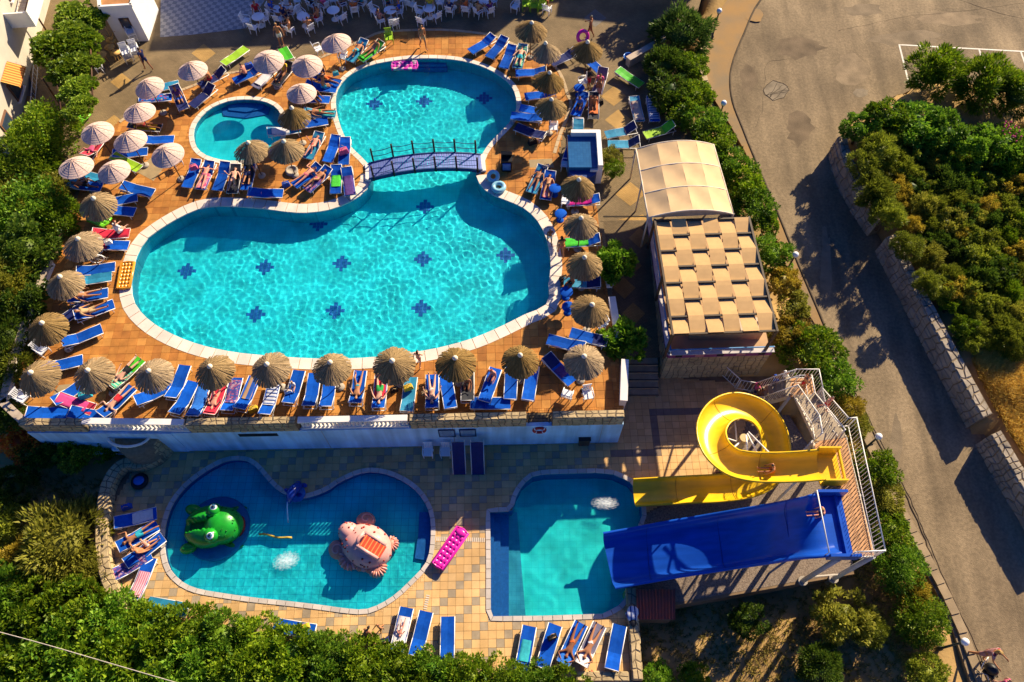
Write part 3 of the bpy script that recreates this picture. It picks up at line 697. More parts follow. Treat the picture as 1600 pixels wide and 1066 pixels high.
# things on the wall
t = thing('life_ring', 'red life ring hanging on the retaining wall under the small gate', 'life ring', wp(843) + nrm * .22 + up * -.45, 0)
rot = Matrix.Rotation(rzw, 3, 'Z') @ Matrix.Rotation(rad(90), 3, 'X')
m_red = M('red_plastic', (.45, .02, .02), .45)
ringp = [Vector((.27 * math.cos(a), .27 * math.sin(a), 0)) for a in [2 * math.pi * i / 20 for i in range(20)]]
MB().tube([rot @ p for p in ringp], .075, 8, closed=True).build('ring', m_red, t)
for k in range(4): MB().tube([rot @ p * 1.0 for p in [Vector((.27 * math.cos(a), .27 * math.sin(a), 0)) for a in (k * 1.571 + .7, k * 1.571 + .8, k * 1.571 + .9)]], .08, 8).build('band', m_white, t)
for px, nm in ((697, 'left of the two framed notice boards on the retaining wall'), (730, 'right of the two framed notice boards on the retaining wall')):
    t = thing('notice_board', nm, 'notice board', wp(px) + nrm * .2 + up * -.62, rzw)
    MB().box((0, -.012, 0), (.72, .024, .78)).build('board', M('board_blue', (.22, .33, .45), .6, .1), t)
    for sx in (-1, 1): MB().box((sx * .375, -.02, 0), (.05, .04, .86)).build('frame_bar', M('frame_navy', (.015, .03, .10), .5), t)
    for sz in (-1, 1): MB().box((0, -.02, sz * .405), (.70, .04, .05)).build('frame_bar', MATS['frame_navy'], t)
    for k in range(5): MB().box((0, -.026, .28 - k * .13), (.5 - .06 * (k % 2), .004, .03)).build('text_line', M('board_text', (.07, .12, .22), .6), t)
t = thing('litter_bin', 'dark litter bin standing against the foot of the retaining wall', 'bin', PQ('Z', 757, 655, Z_LOW), rzw)
MB().box((0, 0, .38), (.5, .42, .76), taper=1.12).build('body', M('bin_brown', (.07, .05, .035), .7), t)
MB().box((0, 0, .79), (.6, .5, .07)).build('lid', m_black, t); MB().box((0, -.2, .6), (.3, .06, .1)).build('flap', m_black, t)

# ---- curved stone wall round the lower terrace (left) and stone end walls
cw = thing('curved_stone_wall', 'low curved stone wall round the left end of the lower terrace', 'wall')
ci = smooth([P(a, b, Z_LOW) for a, b in [(258, 722), (226, 738), (200, 738), (182, 766), (178, 800), (176, 842), (181, 887), (192, 921), (206, 955)]], 5, False)
co = [p + (q_ - p) for p, q_ in zip(ci, offset(ci, .55, False))]
if (co[10] - Vector((0, P(0, 850, Z_LOW).y, 0))).x > ci[10].x: co = offset(ci, -.55, False)
def path_fn(pts, z0, z1, n_sign):
    N_ = len(pts) - 1
    def f(u, v):
        t = min(u * N_, N_ - 1e-6); i = int(t); p = pts[i].lerp(pts[i + 1], t - i); d = pts[i + 1] - pts[i]; n = Vector((d.y, -d.x, 0)).normalized() * n_sign
        return Vector((p.x, p.y, z0 + (z1 - z0) * v)), n
    return f
def top_fn(pi, po, z):
    N_ = len(pi) - 1
    def f(u, v):
        t = min(u * N_, N_ - 1e-6); i = int(t); a = pi[i].lerp(pi[i + 1], t - i); b = po[i].lerp(po[i + 1], t - i); p = a.lerp(b, v); return Vector((p.x, p.y, z)), up
    return f
hz = Z_LOW + .55
mb = MB(); N_ = len(ci)
mb.add([(p.x, p.y, Z_LOW - .1) for p in ci] + [(p.x, p.y, hz) for p in ci] + [(p.x, p.y, hz) for p in co] + [(p.x, p.y, Z_LOW - 1.6) for p in co],
       [f for i in range(N_ - 1) for f in ((i, i + 1, N_ + i + 1, N_ + i), (N_ + i, N_ + i + 1, 2 * N_ + i + 1, 2 * N_ + i), (2 * N_ + i, 2 * N_ + i + 1, 3 * N_ + i + 1, 3 * N_ + i))])
mb.build('core', m_stone_core, cw)
stones_on(cw, top_fn(ci, co, hz), 34, 2, m_stone, 300, 23, .025)
sgn = 1 if (path_fn(ci, 0, 1, 1)(.5, .5)[1].x > 0) else -1
stones_on(cw, path_fn(ci, Z_LOW, hz, sgn), 34, 2, m_stone, 300, 24, .025)
stones_on(cw, path_fn(co, Z_LOW - 1.2, hz, -sgn), 34, 5, m_stone, 60, 25, .03)
# round stone bastion with a small balcony of white balusters
bs = thing('stone_bastion', 'rounded stone bastion at the left end of the retaining wall', 'wall')
bc = P(236, 706, Z_LOW); prof = lambda u, v: (lambda a: (Vector((bc.x + (1.15 - .1 * v) * math.cos(a), bc.y + .2 + (1.0 - .1 * v) * math.sin(a), Z_LOW + 1.75 * v)), Vector((math.cos(a), math.sin(a), .1)).normalized()))(-math.pi * .95 + u * math.pi * 1.2)
MB().lathe([(1.13, -.2), (1.03, 1.75), (0.0, 1.76)], 20, (bc.x, bc.y + .2, Z_LOW)).build('core', m_stone_core, bs)
stones_on(bs, prof, 14, 8, m_stone, 300, 29, .03)
lb = thing('garden_balcony', 'small curved landing with white balusters at the left end of the retaining wall', 'balcony')
lc = P(210, 692, -1.2)
MB().box((lc.x, lc.y + .2, -1.35), (2.1, 1.1, .2)).build('floor_slab', wall_blue_shade, lb)
for i in range(5): MB().box((lc.x - .8 + i * .4, lc.y + .75, -1.12 + .001 * i), (.2, .8, .04), rad(30)).build('plank', M('orange_plank', (.45, .2, .06), .7), lb)
for i in range(9):
    a = math.pi * (1.05 + .9 * i / 8); ob('baluster', bal_me, lb, (lc.x + 1.0 * math.cos(a), lc.y + .1 + .55 * math.sin(a), -1.25))
MB().tube([(lc.x + 1.0 * math.cos(a), lc.y + .1 + .55 * math.sin(a), -.54) for a in [math.pi * (1.02 + .96 * i / 12) for i in range(13)]], .07, 6).build('handrail', m_rail, lb)

ew = thing('end_wall', 'low stone wall along the right end of the lower terrace beside the dirt yard', 'wall')
def lowwall(t, pa, pb, wd, z0, z1, seed, ns=200):
    d = pb - pa; L_ = d.length; u = d.normalized(); n = Vector((u.y, -u.x, 0)); rz = math.atan2(d.y, d.x)
    MB().box(((pa + pb) / 2).to_2d().to_3d() + up * ((z0 + z1) / 2), (L_, wd, z1 - z0), rz).build('core', m_stone_core, t)
    F = lambda p, s, z: Vector((p.x, p.y, z)) + n * s * wd / 2
    nu = max(2, int(L_ / .36))
    stones_on(t, bil(F(pa, 1, z1), F(pb, 1, z1), F(pb, -1, z1), F(pa, -1, z1)), nu, 2 if wd > .3 else 1, m_stone, ns, seed, .025)
    stones_on(t, bil(F(pa, 1, z0), F(pb, 1, z0), F(pb, 1, z1), F(pa, 1, z1)), nu, max(2, int((z1 - z0) / .3)), m_stone, ns // 3, seed + 1, .03)
    stones_on(t, bil(F(pb, -1, z0), F(pa, -1, z0), F(pa, -1, z1), F(pb, -1, z1)), nu, max(2, int((z1 - z0) / .3)), m_stone, ns // 3, seed + 2, .03)
lowwall(ew, P(985, 920, Z_LOW), P(995, 1064, Z_LOW), .42, Z_LOW - 1.5, Z_LOW + .32, 31)
ew2 = thing('end_wall', 'short low stone wall behind the last sunbeds at the bottom right of the terrace', 'wall')
lowwall(ew2, P(900, 1058, Z_LOW), P(982, 1058, Z_LOW), .36, Z_LOW - 1.2, Z_LOW + .25, 35, 100)

# ---- walls along the road
RW = M('road_wall_stone', (.36, .30, .22), .95, .3, 1.2, bump=.6, bscale=10, island=.3)
def roadwall(pxs, label, seed):
    t = thing('road_wall', label, 'wall'); top = [PR(a, b, 1.3) for a, b in pxs]
    top = smooth(top, 3, False); sd = [p + Vector((-.28, -.12, 0)) for p in top]; sdn = [p + Vector((.28, .12, 0)) for p in top]
    mb = MB(); n = len(top)
    mb.add([(p.x - .12, p.y, p.z - 1.9) for p in sd] + [tuple(p) for p in sd] + [tuple(p) for p in sdn] + [(p.x, p.y, p.z - 1.9) for p in sdn],
           [f for i in range(n - 1) for f in ((i, i + 1, n + i + 1, n + i), (n + i, n + i + 1, 2 * n + i + 1, 2 * n + i), (2 * n + i, 2 * n + i + 1, 3 * n + i + 1, 3 * n + i))] + [(0, n, 2 * n, 3 * n), (n - 1, 4 * n - 1, 3 * n - 1, 2 * n - 1)])
    mb.build('core', m_stone_core, t)
    L_ = sum((b - a).length for a, b in zip(top, top[1:])); nu = max(3, int(L_ / .42))
    N_ = n - 1
    def ft(u, v):
        k = min(u * N_, N_ - 1e-6); i = int(k); a = sd[i].lerp(sd[i + 1], k - i); b = sdn[i].lerp(sdn[i + 1], k - i); return a.lerp(b, v), up
    def ff(u, v):
        k = min(u * N_, N_ - 1e-6); i = int(k); a = sd[i].lerp(sd[i + 1], k - i); d = sd[i + 1] - sd[i]; nn = Vector((d.y, -d.x, 0)).normalized(); nn = nn if nn.x < 0 else -nn
        return Vector((a.x - .12 * (1 - v), a.y, a.z - 1.6 * (1 - v))), nn
    stones_on(t, ft, nu, 2, RW, 120, seed, .05); stones_on(t, ff, nu, 5, RW, 150, seed + 1, .04)
roadwall([(1316, 212), (1322, 240), (1338, 278), (1360, 315), (1380, 345)], 'stretch of stone wall at the far bend of the road nearest the car park', 41)
roadwall([(1392, 368), (1422, 425), (1452, 482), (1500, 572), (1543, 650)], 'longest stretch of stone wall between the road and the scrub field', 43)
roadwall([(1556, 676), (1580, 716), (1606, 760), (1660, 850)], 'last stretch of stone wall beyond the gap by the dry yellow grass', 47)
hs = thing('hedge_wall', 'low pale stone wall curving along the road edge beside the top hedge', 'wall')
hp = smooth([PR(a, b, .35) for a, b in [(1112, 46), (1099, 75), (1096, 100), (1102, 128), (1110, 146)]], 3, False)
for a, b in zip(hp, hp[1:]): d = b - a; MB().box((a + b) / 2 - up * .3, (d.length * .96, .34, .8), math.atan2(d.y, d.x)).build('stone', M('pale_wall_stone', (.44, .34, .2), .9, .2, 2, bump=.4, rnd=.15), hs)
pw = thing('planter_wall', 'low weathered planter wall running towards the dark conifer at the top of the yard', 'wall')
pa, pb = P(980, 103, 0), P(1038, 70, 0); d = pb - pa
MB().box((pa + pb) / 2 + up * .25, (d.length, .35, .6), math.atan2(d.y, d.x)).build('wall_face', m_conc, pw); MB().box((pa + pb) / 2 + up * .575, (d.length + .05, .42, .05), math.atan2(d.y, d.x)).build('cap', M('cap_stone', (.45, .36, .27), .85, .2, 2), pw)

# ---- hotel blocks: only their edges show, they throw the long shadows over the cafe yard
hb = thing('hotel_building', 'white hotel block at the top edge throwing its long shadow over the cafe yard', 'building')
sh = lambda p, h: p + Vector((SUN.x, SUN.y, 0)) * (h / SUN.z)
def block(h, pts_px, depth):
    """a block whose roof edge throws its shadow to the given line"""
    a, b = [sh(P(*p, 0), h) for p in pts_px]; d = (b - a); n = Vector((-d.y, d.x, 0)).normalized()
    lo = [a, b, b + n * depth, a + n * depth]; mb = MB()
    mb.add([(p.x, p.y, -.3) for p in lo] + [(p.x, p.y, h) for p in lo], [(4, 5, 6, 7), (0, 1, 5, 4), (1, 2, 6, 5), (2, 3, 7, 6), (3, 0, 4, 7)])
    mb.build('wall', white_paint, hb); rz = math.atan2(d.y, d.x)
    for k in range(int(d.length / 2.6)):
        for z in range(1, int(h / 3)):
            c = a + d.normalized() * (1.4 + 2.6 * k) - n * .02 + up * (z * 3 + 1.2)
            f = MB().box(c, (1.5, .08, 1.4), rz).build('window_frame', m_white, hb); MB().box(c - n * .05, (1.3, .02, 1.2), rz).build('pane', M('window_glass', (.03, .05, .08), .1, spec=.6), f)
block(11, [(232, 80), (772, 56)], 9)
block(11, [(868, 26), (1033, 43)], 9)
block(11, [(770, 10), (870, 5)], 8)

# ---- small white house at the top left and the apartment house at the left edge
sb = thing('corner_house', 'small white house corner with a reddish flat roof at the top left', 'house')
h = 2.6; rp = [P(a, b, h) for a, b in [(156, 12), (205, 9), (222, -40), (150, -40)]]; mb = MB()
mb.add([(p.x, p.y, -.2) for p in rp] + [tuple(p) for p in rp], [(0, 1, 5, 4), (1, 2, 6, 5), (2, 3, 7, 6), (3, 0, 4, 7)])
mb.build('wall', white_paint, sb); mb = MB(); mb.add([p * 1 - up * .06 for p in rp], [(0, 1, 2, 3)]); mb.build('roof', M('roof_tan', (.42, .19, .07), .9, .2, 2), sb)
for i in range(4):
    a, b = rp[i], rp[(i + 1) % 4]; d = b - a; MB().box((a + b) / 2 + up * .03, (d.length + .1, .16, .18), math.atan2(d.y, d.x)).build('roof_edge', white_paint, sb)
a, b = rp[0], rp[1]; d = (b - a); c = a.lerp(b, .55) - up * 1.2; n = Vector((d.y, -d.x, 0)).normalized()
wf = MB().box(c + n * .02, (.62, .06, .75), math.atan2(d.y, d.x)).build('window', m_wood, sb); MB().box(c + n * .055, (.5, .02, .63), math.atan2(d.y, d.x)).build('pane', M('window_glass', (.03, .05, .08), .1, spec=.6), wf)

ap = thing('apartment_house', 'white apartment house with a balcony and a striped awning at the left edge', 'building')
fa, fb = P(84, -20, 0), P(26, 245, -.8); d = fb - fa; n = Vector((-d.y, d.x, 0)).normalized()
if n.x < 0: n = -n
H_ = 5.5; back = -n * 9
mb = MB(); lo = [fa, fb, fb + back, fa + back]
mb.add([(p.x, p.y, -1.5) for p in lo] + [(p.x, p.y, H_) for p in lo], [(4, 5, 6, 7), (0, 1, 5, 4), (1, 2, 6, 5), (2, 3, 7, 6), (3, 0, 4, 7)]); mb.build('wall', M('house_white', (.50, .45, .37), .85, .08, 1, bump=.15), ap)
u = d.normalized(); rz = math.atan2(d.y, d.x)
bal = MB().box(fa + u * 4.9 + n * .7 + up * 2.7, (4.2, 1.4, .18), rz).build('balcony', white_paint, ap)
MB().box(fa + u * 4.9 + n * 1.36 + up * 3.25, (4.2, .1, .95), rz).build('parapet', white_paint, bal); MB().box(fa + u * 6.96 + n * .65 + up * 3.25, (.1, 1.3, .95), rz).build('parapet', white_paint, bal)
MB().tube([fa + u * 2.8 + n * 1.36 + up * 3.85, fa + u * 7.0 + n * 1.36 + up * 3.85], .04, 6).build('handrail', m_wood, bal)
for k in range(9): MB().box(fa + u * (3.1 + .4 * k) + n * .7 + up * 2.81, (.36, 1.2, .03), rz).build('tile', M('balcony_tile', (.5, .42, .33), .7), bal)
for s_, z in ((10.4, 1.5), (13.2, 1.3), (4.9, 4.0)):
    f = MB().box(fa + u * s_ + n * .03 + up * z, (1.3, .1, 1.2), rz).build('window', M('window_frame_brown', (.2, .1, .06), .6), ap); MB().box(fa + u * s_ + n * .085 + up * z, (1.1, .02, 1.0), rz).build('pane', M('window_glass', (.03, .05, .08), .1, spec=.6), f)
    MB().box(fa + u * s_ + n * .08 + up * (z - .66), (1.5, .22, .07), rz).build('sill', white_paint, f)
m_awn = stripemat('awning_stripes', [(0, (.55, .12, .03)), (.5, (.62, .34, .08))], 1.6, axis='X')
aw = MB(); ac = fa + u * 10.4 + up * 2.3
aw.add([(-.85, 0, .35), (.85, 0, .35), (.85, -.8, -.1), (-.85, -.8, -.1), (.85, -.8, -.22), (-.85, -.8, -.22)], [(0, 3, 2, 1), (3, 5, 4, 2)])
aw.build('awning', m_awn, ap, loc=ac + n * .05, rot=(0, 0, rz + (math.pi if n.dot(Vector((math.sin(rz), -math.cos(rz), 0))) < 0 else 0)))
# stairs and railing between the house and the vine pergola
sp = thing('garden_stairs', 'narrow tan garden stairs beside the white apartment house', 'stairs')
sa_, sb_ = P(100, -10, 0), P(64, 185, -.9); d = sb_ - sa_
for i in range(14):
    p = sa_.lerp(sb_, i / 13); MB().box(p - up * .2, (d.length / 13 + .02, 1.5, .42), math.atan2(d.y, d.x)).build('step', M('step_tan', (.27, .15, .075), .85, .2, 2, rnd=.08), sp)
rl = thing('stair_railing', 'dark metal railing beside the garden stairs of the white house', 'railing')
ra, rb = P(56, 60, .9), P(47, 165, .3); d = rb - ra
for h in (0, -.45, -.85): MB().tube([ra + up * h, rb + up * h], .025, 5).build('rail', m_steel, rl)
for k in range(15): p = ra.lerp(rb, k / 14); MB().tube([p, p - up * .95], .014, 5).build('bar', m_steel, rl)
# ================================================================== KIOSK, SHELTER, BRIDGE, SLIDES, FIGURES
# ---- stone kiosk base with the woven pergola
kb = thing('stone_kiosk', 'stone walled terrace base under the woven strip pergola', 'building')
k0, k1 = P(1043, 558, 0), P(1204, 553, 0); kt0, kt1 = P(1012, 345, 0), P(1160, 345, 0)
f0, f1 = Vector((k0.x, k0.y, 0)), Vector((k1.x, k1.y, 0))
mb = MB(); lo = ccw([k0, k1, kt1, kt0]); mb.poly([lo], -.01); mb.skirt(lo, -3.6, -.01); mb.build('core', m_stone_core, kb)
zz = lambda p, z: Vector((p.x, p.y, z))
stones_on(kb, bil(zz(k0, -2.42), zz(k1, -2.42), zz(k1, -.02), zz(k0, -.02)), 17, 8, m_stone, 300, 51, .03)
stones_on(kb, bil(zz(kt0, -1.9), zz(k0, -2.42), zz(k0, -.02), zz(kt0, -.02)), 22, 6, m_stone, 100, 52, .02)
kf = MB(); kf.poly([lo], .004); kf.build('floor_sheet', M('kiosk_floor', (.46, .29, .15), .8, .1, 1.5), kb)
par = thing('kiosk_parapet', 'low purple and white parapet with blue rail on the stone kiosk base', 'parapet')
m_pur = M('mural_purple', (.22, .05, .15), .8, .3, 3); m_bl = M('rail_blue', (.06, .20, .42), .6, .2, 2)
for a, b in ((k0, k1), (kt0, k0)):
    d = b - a; rz = math.atan2(d.y, d.x); n = Vector((d.y, -d.x, 0)).normalized()
    MB().box((a + b) / 2 + up * .2, (d.length, .16, .38), rz).build('panel', m_pur, par); MB().box((a + b) / 2 + up * .42, (d.length + .1, .26, .05), rz).build('cap', M('cap_pale', (.5, .46, .45), .7), par)
    MB().tube([a + up * .66 - n * .05, b + up * .66 - n * .05], .04, 6).build('rail', m_bl, par)
    k = int(d.length / .9)
    for i in range(k + 1): p = a.lerp(b, i / k); MB().tube([p + up * .42 - n * .05, p + up * .68 - n * .05], .025, 5).build('post', m_white, par)
    for i in range(k): 
        p = a.lerp(b, (i + .5) / k); MB().box(p + n * .085 + up * .2, (.34 + .1 * (i % 2), .012, .2), rz, 0).build('painted_patch', M('mural_pink', (.5, .2, .2), .8) if i % 2 else M('mural_black', (.02, .015, .02), .8), par)
pg = thing('woven_pergola', 'dark timber pergola roofed with woven tan fabric strips over the kiosk', 'pergola')
ZR = 2.35
c00, c10, c01, c11 = P(1051, 523, ZR), P(1214, 517, ZR), P(1023, 345, ZR), P(1170, 341, ZR)
m_dk = M('pergola_timber', (.075, .05, .03), .6, .2, 4); m_fab = M('tan_fabric', (.58, .36, .15), .85, .06, 3, bump=.06, bscale=80, rnd=.05)
gl_ = lambda u, v, z=0: c00.lerp(c10, u).lerp(c01.lerp(c11, u), v) + up * z
def beam(a, b, wd, hh, nm, par_, mat): d = b - a; return MB().box((a + b) / 2, (d.length, wd, hh), rot=d.to_track_quat('X', 'Z').to_matrix()).build(nm, mat, par_)
for u in (0, 1): beam(gl_(u, -.01, .02), gl_(u, 1.01, .02), .1, .12, 'side_beam', pg, m_dk)
NB = 7
for k in range(NB + 1): v = k / NB; beam(gl_(-.012, v), gl_(1.012, v), .09, .10, 'cross_beam', pg, m_dk)
for u in (.0, 1):
    for v in (0, .5, 1): p = gl_(u, v); beam(zz(p, 0) , p - up * .05, .12, .12, 'post', pg, m_dk)
beam(gl_(.02, .0, -.1), zz(gl_(.02, .22), 1.2), .07, .07, 'brace', pg, m_dk); beam(gl_(.98, .0, -.1), zz(gl_(.98, .22), 1.2), .07, .07, 'brace', pg, m_dk)
NC = 6; A_ = .085
for c in range(NC):
    u0, u1 = (c + .04) / NC, (c + .96) / NC
    for k in range(NB):
        za = A_ if (k + c) % 2 == 0 else -A_ * .8; zb = A_ if (k + 1 + c) % 2 == 0 else -A_ * .8
        mb = MB(); n_ = 5; vs = []
        for i in range(n_):
            t = i / (n_ - 1); s = .5 - .5 * math.cos(math.pi * t); s = s * .45 + t * .55; z = za + (zb - za) * s; v = (k + t) / NB
            vs += [gl_(u0, v, z), gl_(u1, v, z)]
        vs += [p - up * .012 for p in vs]; m_ = 2 * n_
        fs = [(2 * i, 2 * i + 1, 2 * i + 3, 2 * i + 2) for i in range(n_ - 1)] + [(m_ + 2 * i, m_ + 2 * i + 2, m_ + 2 * i + 3, m_ + 2 * i + 1) for i in range(n_ - 1)]
        mb.add(vs, fs); mb.build('fabric_panel', m_fab, pg)
bc_ = thing('kiosk_counter', 'pale counter standing under the near edge of the woven pergola', 'counter')
p = P(1100, 545, .5); MB().box((p.x + 1.2, p.y + 1.1, .5), (3.6, .6, 1.0)).build('body', M('counter_tan', (.5, .3, .14), .7), bc_); MB().box((p.x + 1.2, p.y + 1.1, 1.03), (3.8, .75, .05)).build('top', M('counter_top', (.55, .42, .3), .5), bc_)

# ---- arched tan shelter
sh_ = thing('arched_shelter', 'arched tan fabric sun shelter with white ribs behind the woven pergola', 'shelter')
zs = 2.4; s00, s10, s01, s11 = P(1013, 340, zs), P(1146, 334, zs), P(994, 233, zs), P(1115, 226, zs)
m_shade = M('shelter_fabric', (.66, .45, .23), .8, .05, 2, rnd=.04)
def sp_(u, v): return s00.lerp(s10, u).lerp(s01.lerp(s11, u), v) + up * (1.9 * u * (1 - u))
for i in range(4):
    for j in range(3):
        mb = MB(); n_ = 6; vs = []
        for a in range(n_ + 1):
            for b in range(n_ + 1):
                u, v = (i + a / n_) / 4, (j + b / n_) / 3; z = -.09 * math.sin(math.pi * b / n_) * math.sin(math.pi * a / n_) + .02 * noise.noise(Vector((u * 9, v * 9, i)))
                vs.append(sp_(u, v) + up * z)
        mb.add(vs, [(a * (n_ + 1) + b, (a + 1) * (n_ + 1) + b, (a + 1) * (n_ + 1) + b + 1, a * (n_ + 1) + b + 1) for a in range(n_) for b in range(n_)], 0, True); mb.build('fabric_panel', m_shade, sh_)
for j in range(4): MB().tube([sp_(u / 16, j / 3) - up * .03 for u in range(17)], .045, 6).build('rib', M('rib_pale', (.62, .52, .4), .6), sh_)
for i in (0, 4): MB().tube([sp_(i / 4, v / 6) - up * .02 for v in range(7)], .045, 6).build('purlin', MATS['rib_pale'], sh_)
for u in (0, 1):
    for v in (0, .5, 1): p = sp_(u, v); MB().tube([zz(p, -.1), p], .05, 6).build('post', MATS['rib_pale'], sh_)
mb = MB(); mb.add([sp_(u / 12, 0) - up * .05 for u in range(13)] + [zz(sp_(u / 12, 0), zs - .02) for u in range(13)], [(i, i + 1, 14 + i, 13 + i) for i in range(12)]); mb.build('end_panel', M('shelter_grey', (.3, .25, .2), .8), sh_)

# ---- blue and white water feature
wf = thing('fountain_block', 'white and blue walled fountain block beside the right hand parasols', 'fountain')
hf = 1.5; q0 = [P(a, b, hf) for a, b in [(898, 205), (940, 205), (941, 256), (932, 253), (931, 210), (900, 210)]]
cxy = [P(a, b, hf) for a, b in [(886, 252), (940, 256), (932, 203), (897, 206)]]
x0, x1 = P(888, 230, hf).x, P(939, 230, hf).x; ya, yb_ = P(915, 205, hf).y, P(915, 256, hf).y
m_fb = tilemat('fountain_blue', (.012, .09, .24), (.018, .11, .27), 3, (.008, .06, .16))
MB().box(((x0 + x1) / 2, (ya + yb_) / 2, .55), (x1 - x0 - .02, ya - yb_ - .02, 1.3)).build('basin', m_fb, wf)
MB().box((x1 - .08, (ya + yb_) / 2, .65), (.26, ya - yb_ + .2, 1.7)).build('white_wall', white_paint, wf); MB().box(((x0 + x1) / 2 + .1, ya, .651), (x1 - x0 - .2, .24, 1.7)).build('white_wall', white_paint, wf)
mb = MB(); cx_, cy2 = (x0 + x1) / 2 - .1, yb_
pr = [(.78 * math.cos(a), -.55 * math.sin(a)) for a in [math.pi * i / 10 for i in range(11)]]
lp_ = ccw([Vector((cx_ + a, cy2 + b, 0)) for a, b in pr]); mb.poly([lp_], .95); mb.skirt(lp_, -.05, .95); mb.build('round_front', M('fountain_navy', (.012, .05, .2), .5), wf)
MB().box((x1 - .28, yb_ - .03, .5), (.68, .16, 1.2)).build('white_wall', white_paint, wf)

# ---- arched bridge over the neck of the pool
br = thing('footbridge', 'white and blue arched footbridge with dark posts crossing the neck of the pool', 'footbridge')
ba, bb_ = P(577, 268, .12), P(752, 254, .12); bd = (bb_ - ba); bu = bd.normalized(); bn = Vector((-bu.y, bu.x, 0)); BW = .54
def bp(t, s=0, z=0): return ba + bd * t + bn * s + up * (.75 * 4 * t * (1 - t) * .6 + z)
m_plank = M('bridge_plank', (.17, .22, .50), .8, .15, 5, rnd=.1); m_navyw = M('bridge_navy', (.015, .05, .16), .6); m_post = M('dark_post', (.035, .018, .012), .6)
NP = 46
for i in range(NP):
    a, b = bp((i + .06) / NP), bp((i + .94) / NP); d = b - a; MB().box((a + b) / 2, (d.length, BW * 2, .05), rot=Matrix((d.normalized(), bn, d.normalized().cross(bn))).transposed()).build('plank', m_plank, br)
for s in (-1, 1):
    for i in range(10):
        a, b = bp(i / 10, s * (BW + .04), -.06), bp((i + 1) / 10, s * (BW + .04), -.06); d = b - a; MB().box((a + b) / 2, (d.length + .01, .07, .26), rot=Matrix((d.normalized(), bn, d.normalized().cross(bn))).transposed()).build('side_beam', m_navyw, br)
    for k in range(6):
        p = bp(.04 + .92 * k / 5, s * (BW + .1), -.15); MB().tube([p, p + up * 1.2], .055, 6).build('post', m_post, br)
    for h in (.45, .85):
        for k in range(5):
            t0, t1 = .04 + .92 * k / 5, .04 + .92 * (k + 1) / 5
            MB().tube([bp(t0 + (t1 - t0) * j / 5, s * (BW + .1), h - .10 * math.sin(math.pi * j / 5)) for j in range(6)], .02, 5).build('rope', m_navyw, br)
for s, t in ((-.0, -.012), (0, 1.012)): MB().box(bp(t, 0, -.12), (.3, BW * 2.3, .3), math.atan2(bu.y, bu.x)).build('abutment', m_rail, br)

# ---- troughs of the slides
def trough(pts, widths, depth, name, mat, parent, rim=.07, wall_pow=1.0, ns=14, flat=False):
    """U shaped channel swept along pts (bottom line); returns the object"""
    N_ = len(pts); mb = MB(); prof = []
    for k in range(ns + 1):
        t = -1 + 2 * k / ns
        if flat: prof.append((t, 0.0 if abs(t) < .70 else ((abs(t) - .70) / .30) ** 1.8))
        else: prof.append((math.sin(t * math.pi / 2), 1 - math.cos(t * math.pi / 2)))
    full = [(s, z, 0) for s, z in prof]
    rows = []
    for i, p in enumerate(pts):
        d = pts[min(i + 1, N_ - 1)] - pts[max(i - 1, 0)]; d.z = 0; d.normalize(); n = Vector((-d.y, d.x, 0)); W_ = widths[i] if isinstance(widths, list) else widths; D_ = depth[i] if isinstance(depth, list) else depth
        inn = [p + n * (s * W_ / 2) + up * (z * D_) for s, z in prof]
        e0 = [inn[0] - n * rim + up * .0, inn[0] - n * rim - up * .09]; e1 = [inn[-1] + n * rim, inn[-1] + n * rim - up * .09]
        out = [p + n * (s * (W_ / 2 + .03)) + up * (z * D_ - .06 - .03 * (1 - z)) for s, z in prof]
        rows.append(list(reversed(e0)) + inn + e1 + out[::-1])
    m_ = len(rows[0]); vs = [v for r in rows for v in r]
    fs = [(i * m_ + k, (i + 1) * m_ + k, (i + 1) * m_ + (k + 1) % m_, i * m_ + (k + 1) % m_) for i in range(N_ - 1) for k in range(m_)]
    mb.add(vs, [f[::-1] for f in fs], 0, True); mb.add(rows[0], [tuple(range(m_))]); mb.add(rows[-1], [tuple(range(m_))[::-1]])
    o = mb.build(name, mat, parent)
    return o
m_yelp = M('slide_yellow', (.84, .52, .014), .28, .08, 1.5, spec=.4)
ys_ = thing('yellow_slide', 'yellow spiral water slide winding down into the deep pool', 'water slide')
yp = [(1278, 732, 2.3), (1240, 735, 2.1), (1200, 736, 1.85), (1165, 734, 1.6), (1136, 725, 1.3), (1114, 703, 1.0), (1108, 674, .7), (1122, 650, .4), (1148, 640, .1), (1178, 648, -.18), (1198, 668, -.46), (1207, 695, -.74), (1206, 724, -1.0), (1188, 750, -1.25), (1158, 762, -1.48), (1120, 767, -1.68), (1075, 769, -1.85), (1030, 771, -2.0), (990, 773, -2.14)]
YP = smooth([P(*p) for p in yp], 5, False)
trough(YP, 1.25, [.52 - .16 * max(0, (i / len(YP) - .75) * 4) for i in range(len(YP))], 'trough', m_yelp, ys_)
roughen(m_yelp, (.15, 1.5, 1), .86, 1.06, 2.5)
for i in (12, 24, 36, 48, 60, 72, 82):
    p = YP[i]; d_ = YP[i + 1] - YP[i - 1]; d_.z = 0; d_.normalize(); n_ = Vector((-d_.y, d_.x, 0)); D_ = .52 - .16 * max(0, (i / len(YP) - .75) * 4)
    MB().tube([p + n_ * (math.sin(t) * .625) + up * ((1 - math.cos(t)) * D_ + .008) for t in [-1.5 + 3.0 * k / 14 for k in range(15)]], .012, 4).build('joint_seam', M('seam_yellow', (.42, .22, .01), .5), ys_)
tb = P(1284, 732, 2.3); d = (YP[0] - YP[3]).normalized()
mb = MB()
for sy in (-1, 1): MB().box((tb.x + .28, tb.y + sy * .72, 2.6), (.95, .07, .75)).build('side_board', m_yelp, ys_)
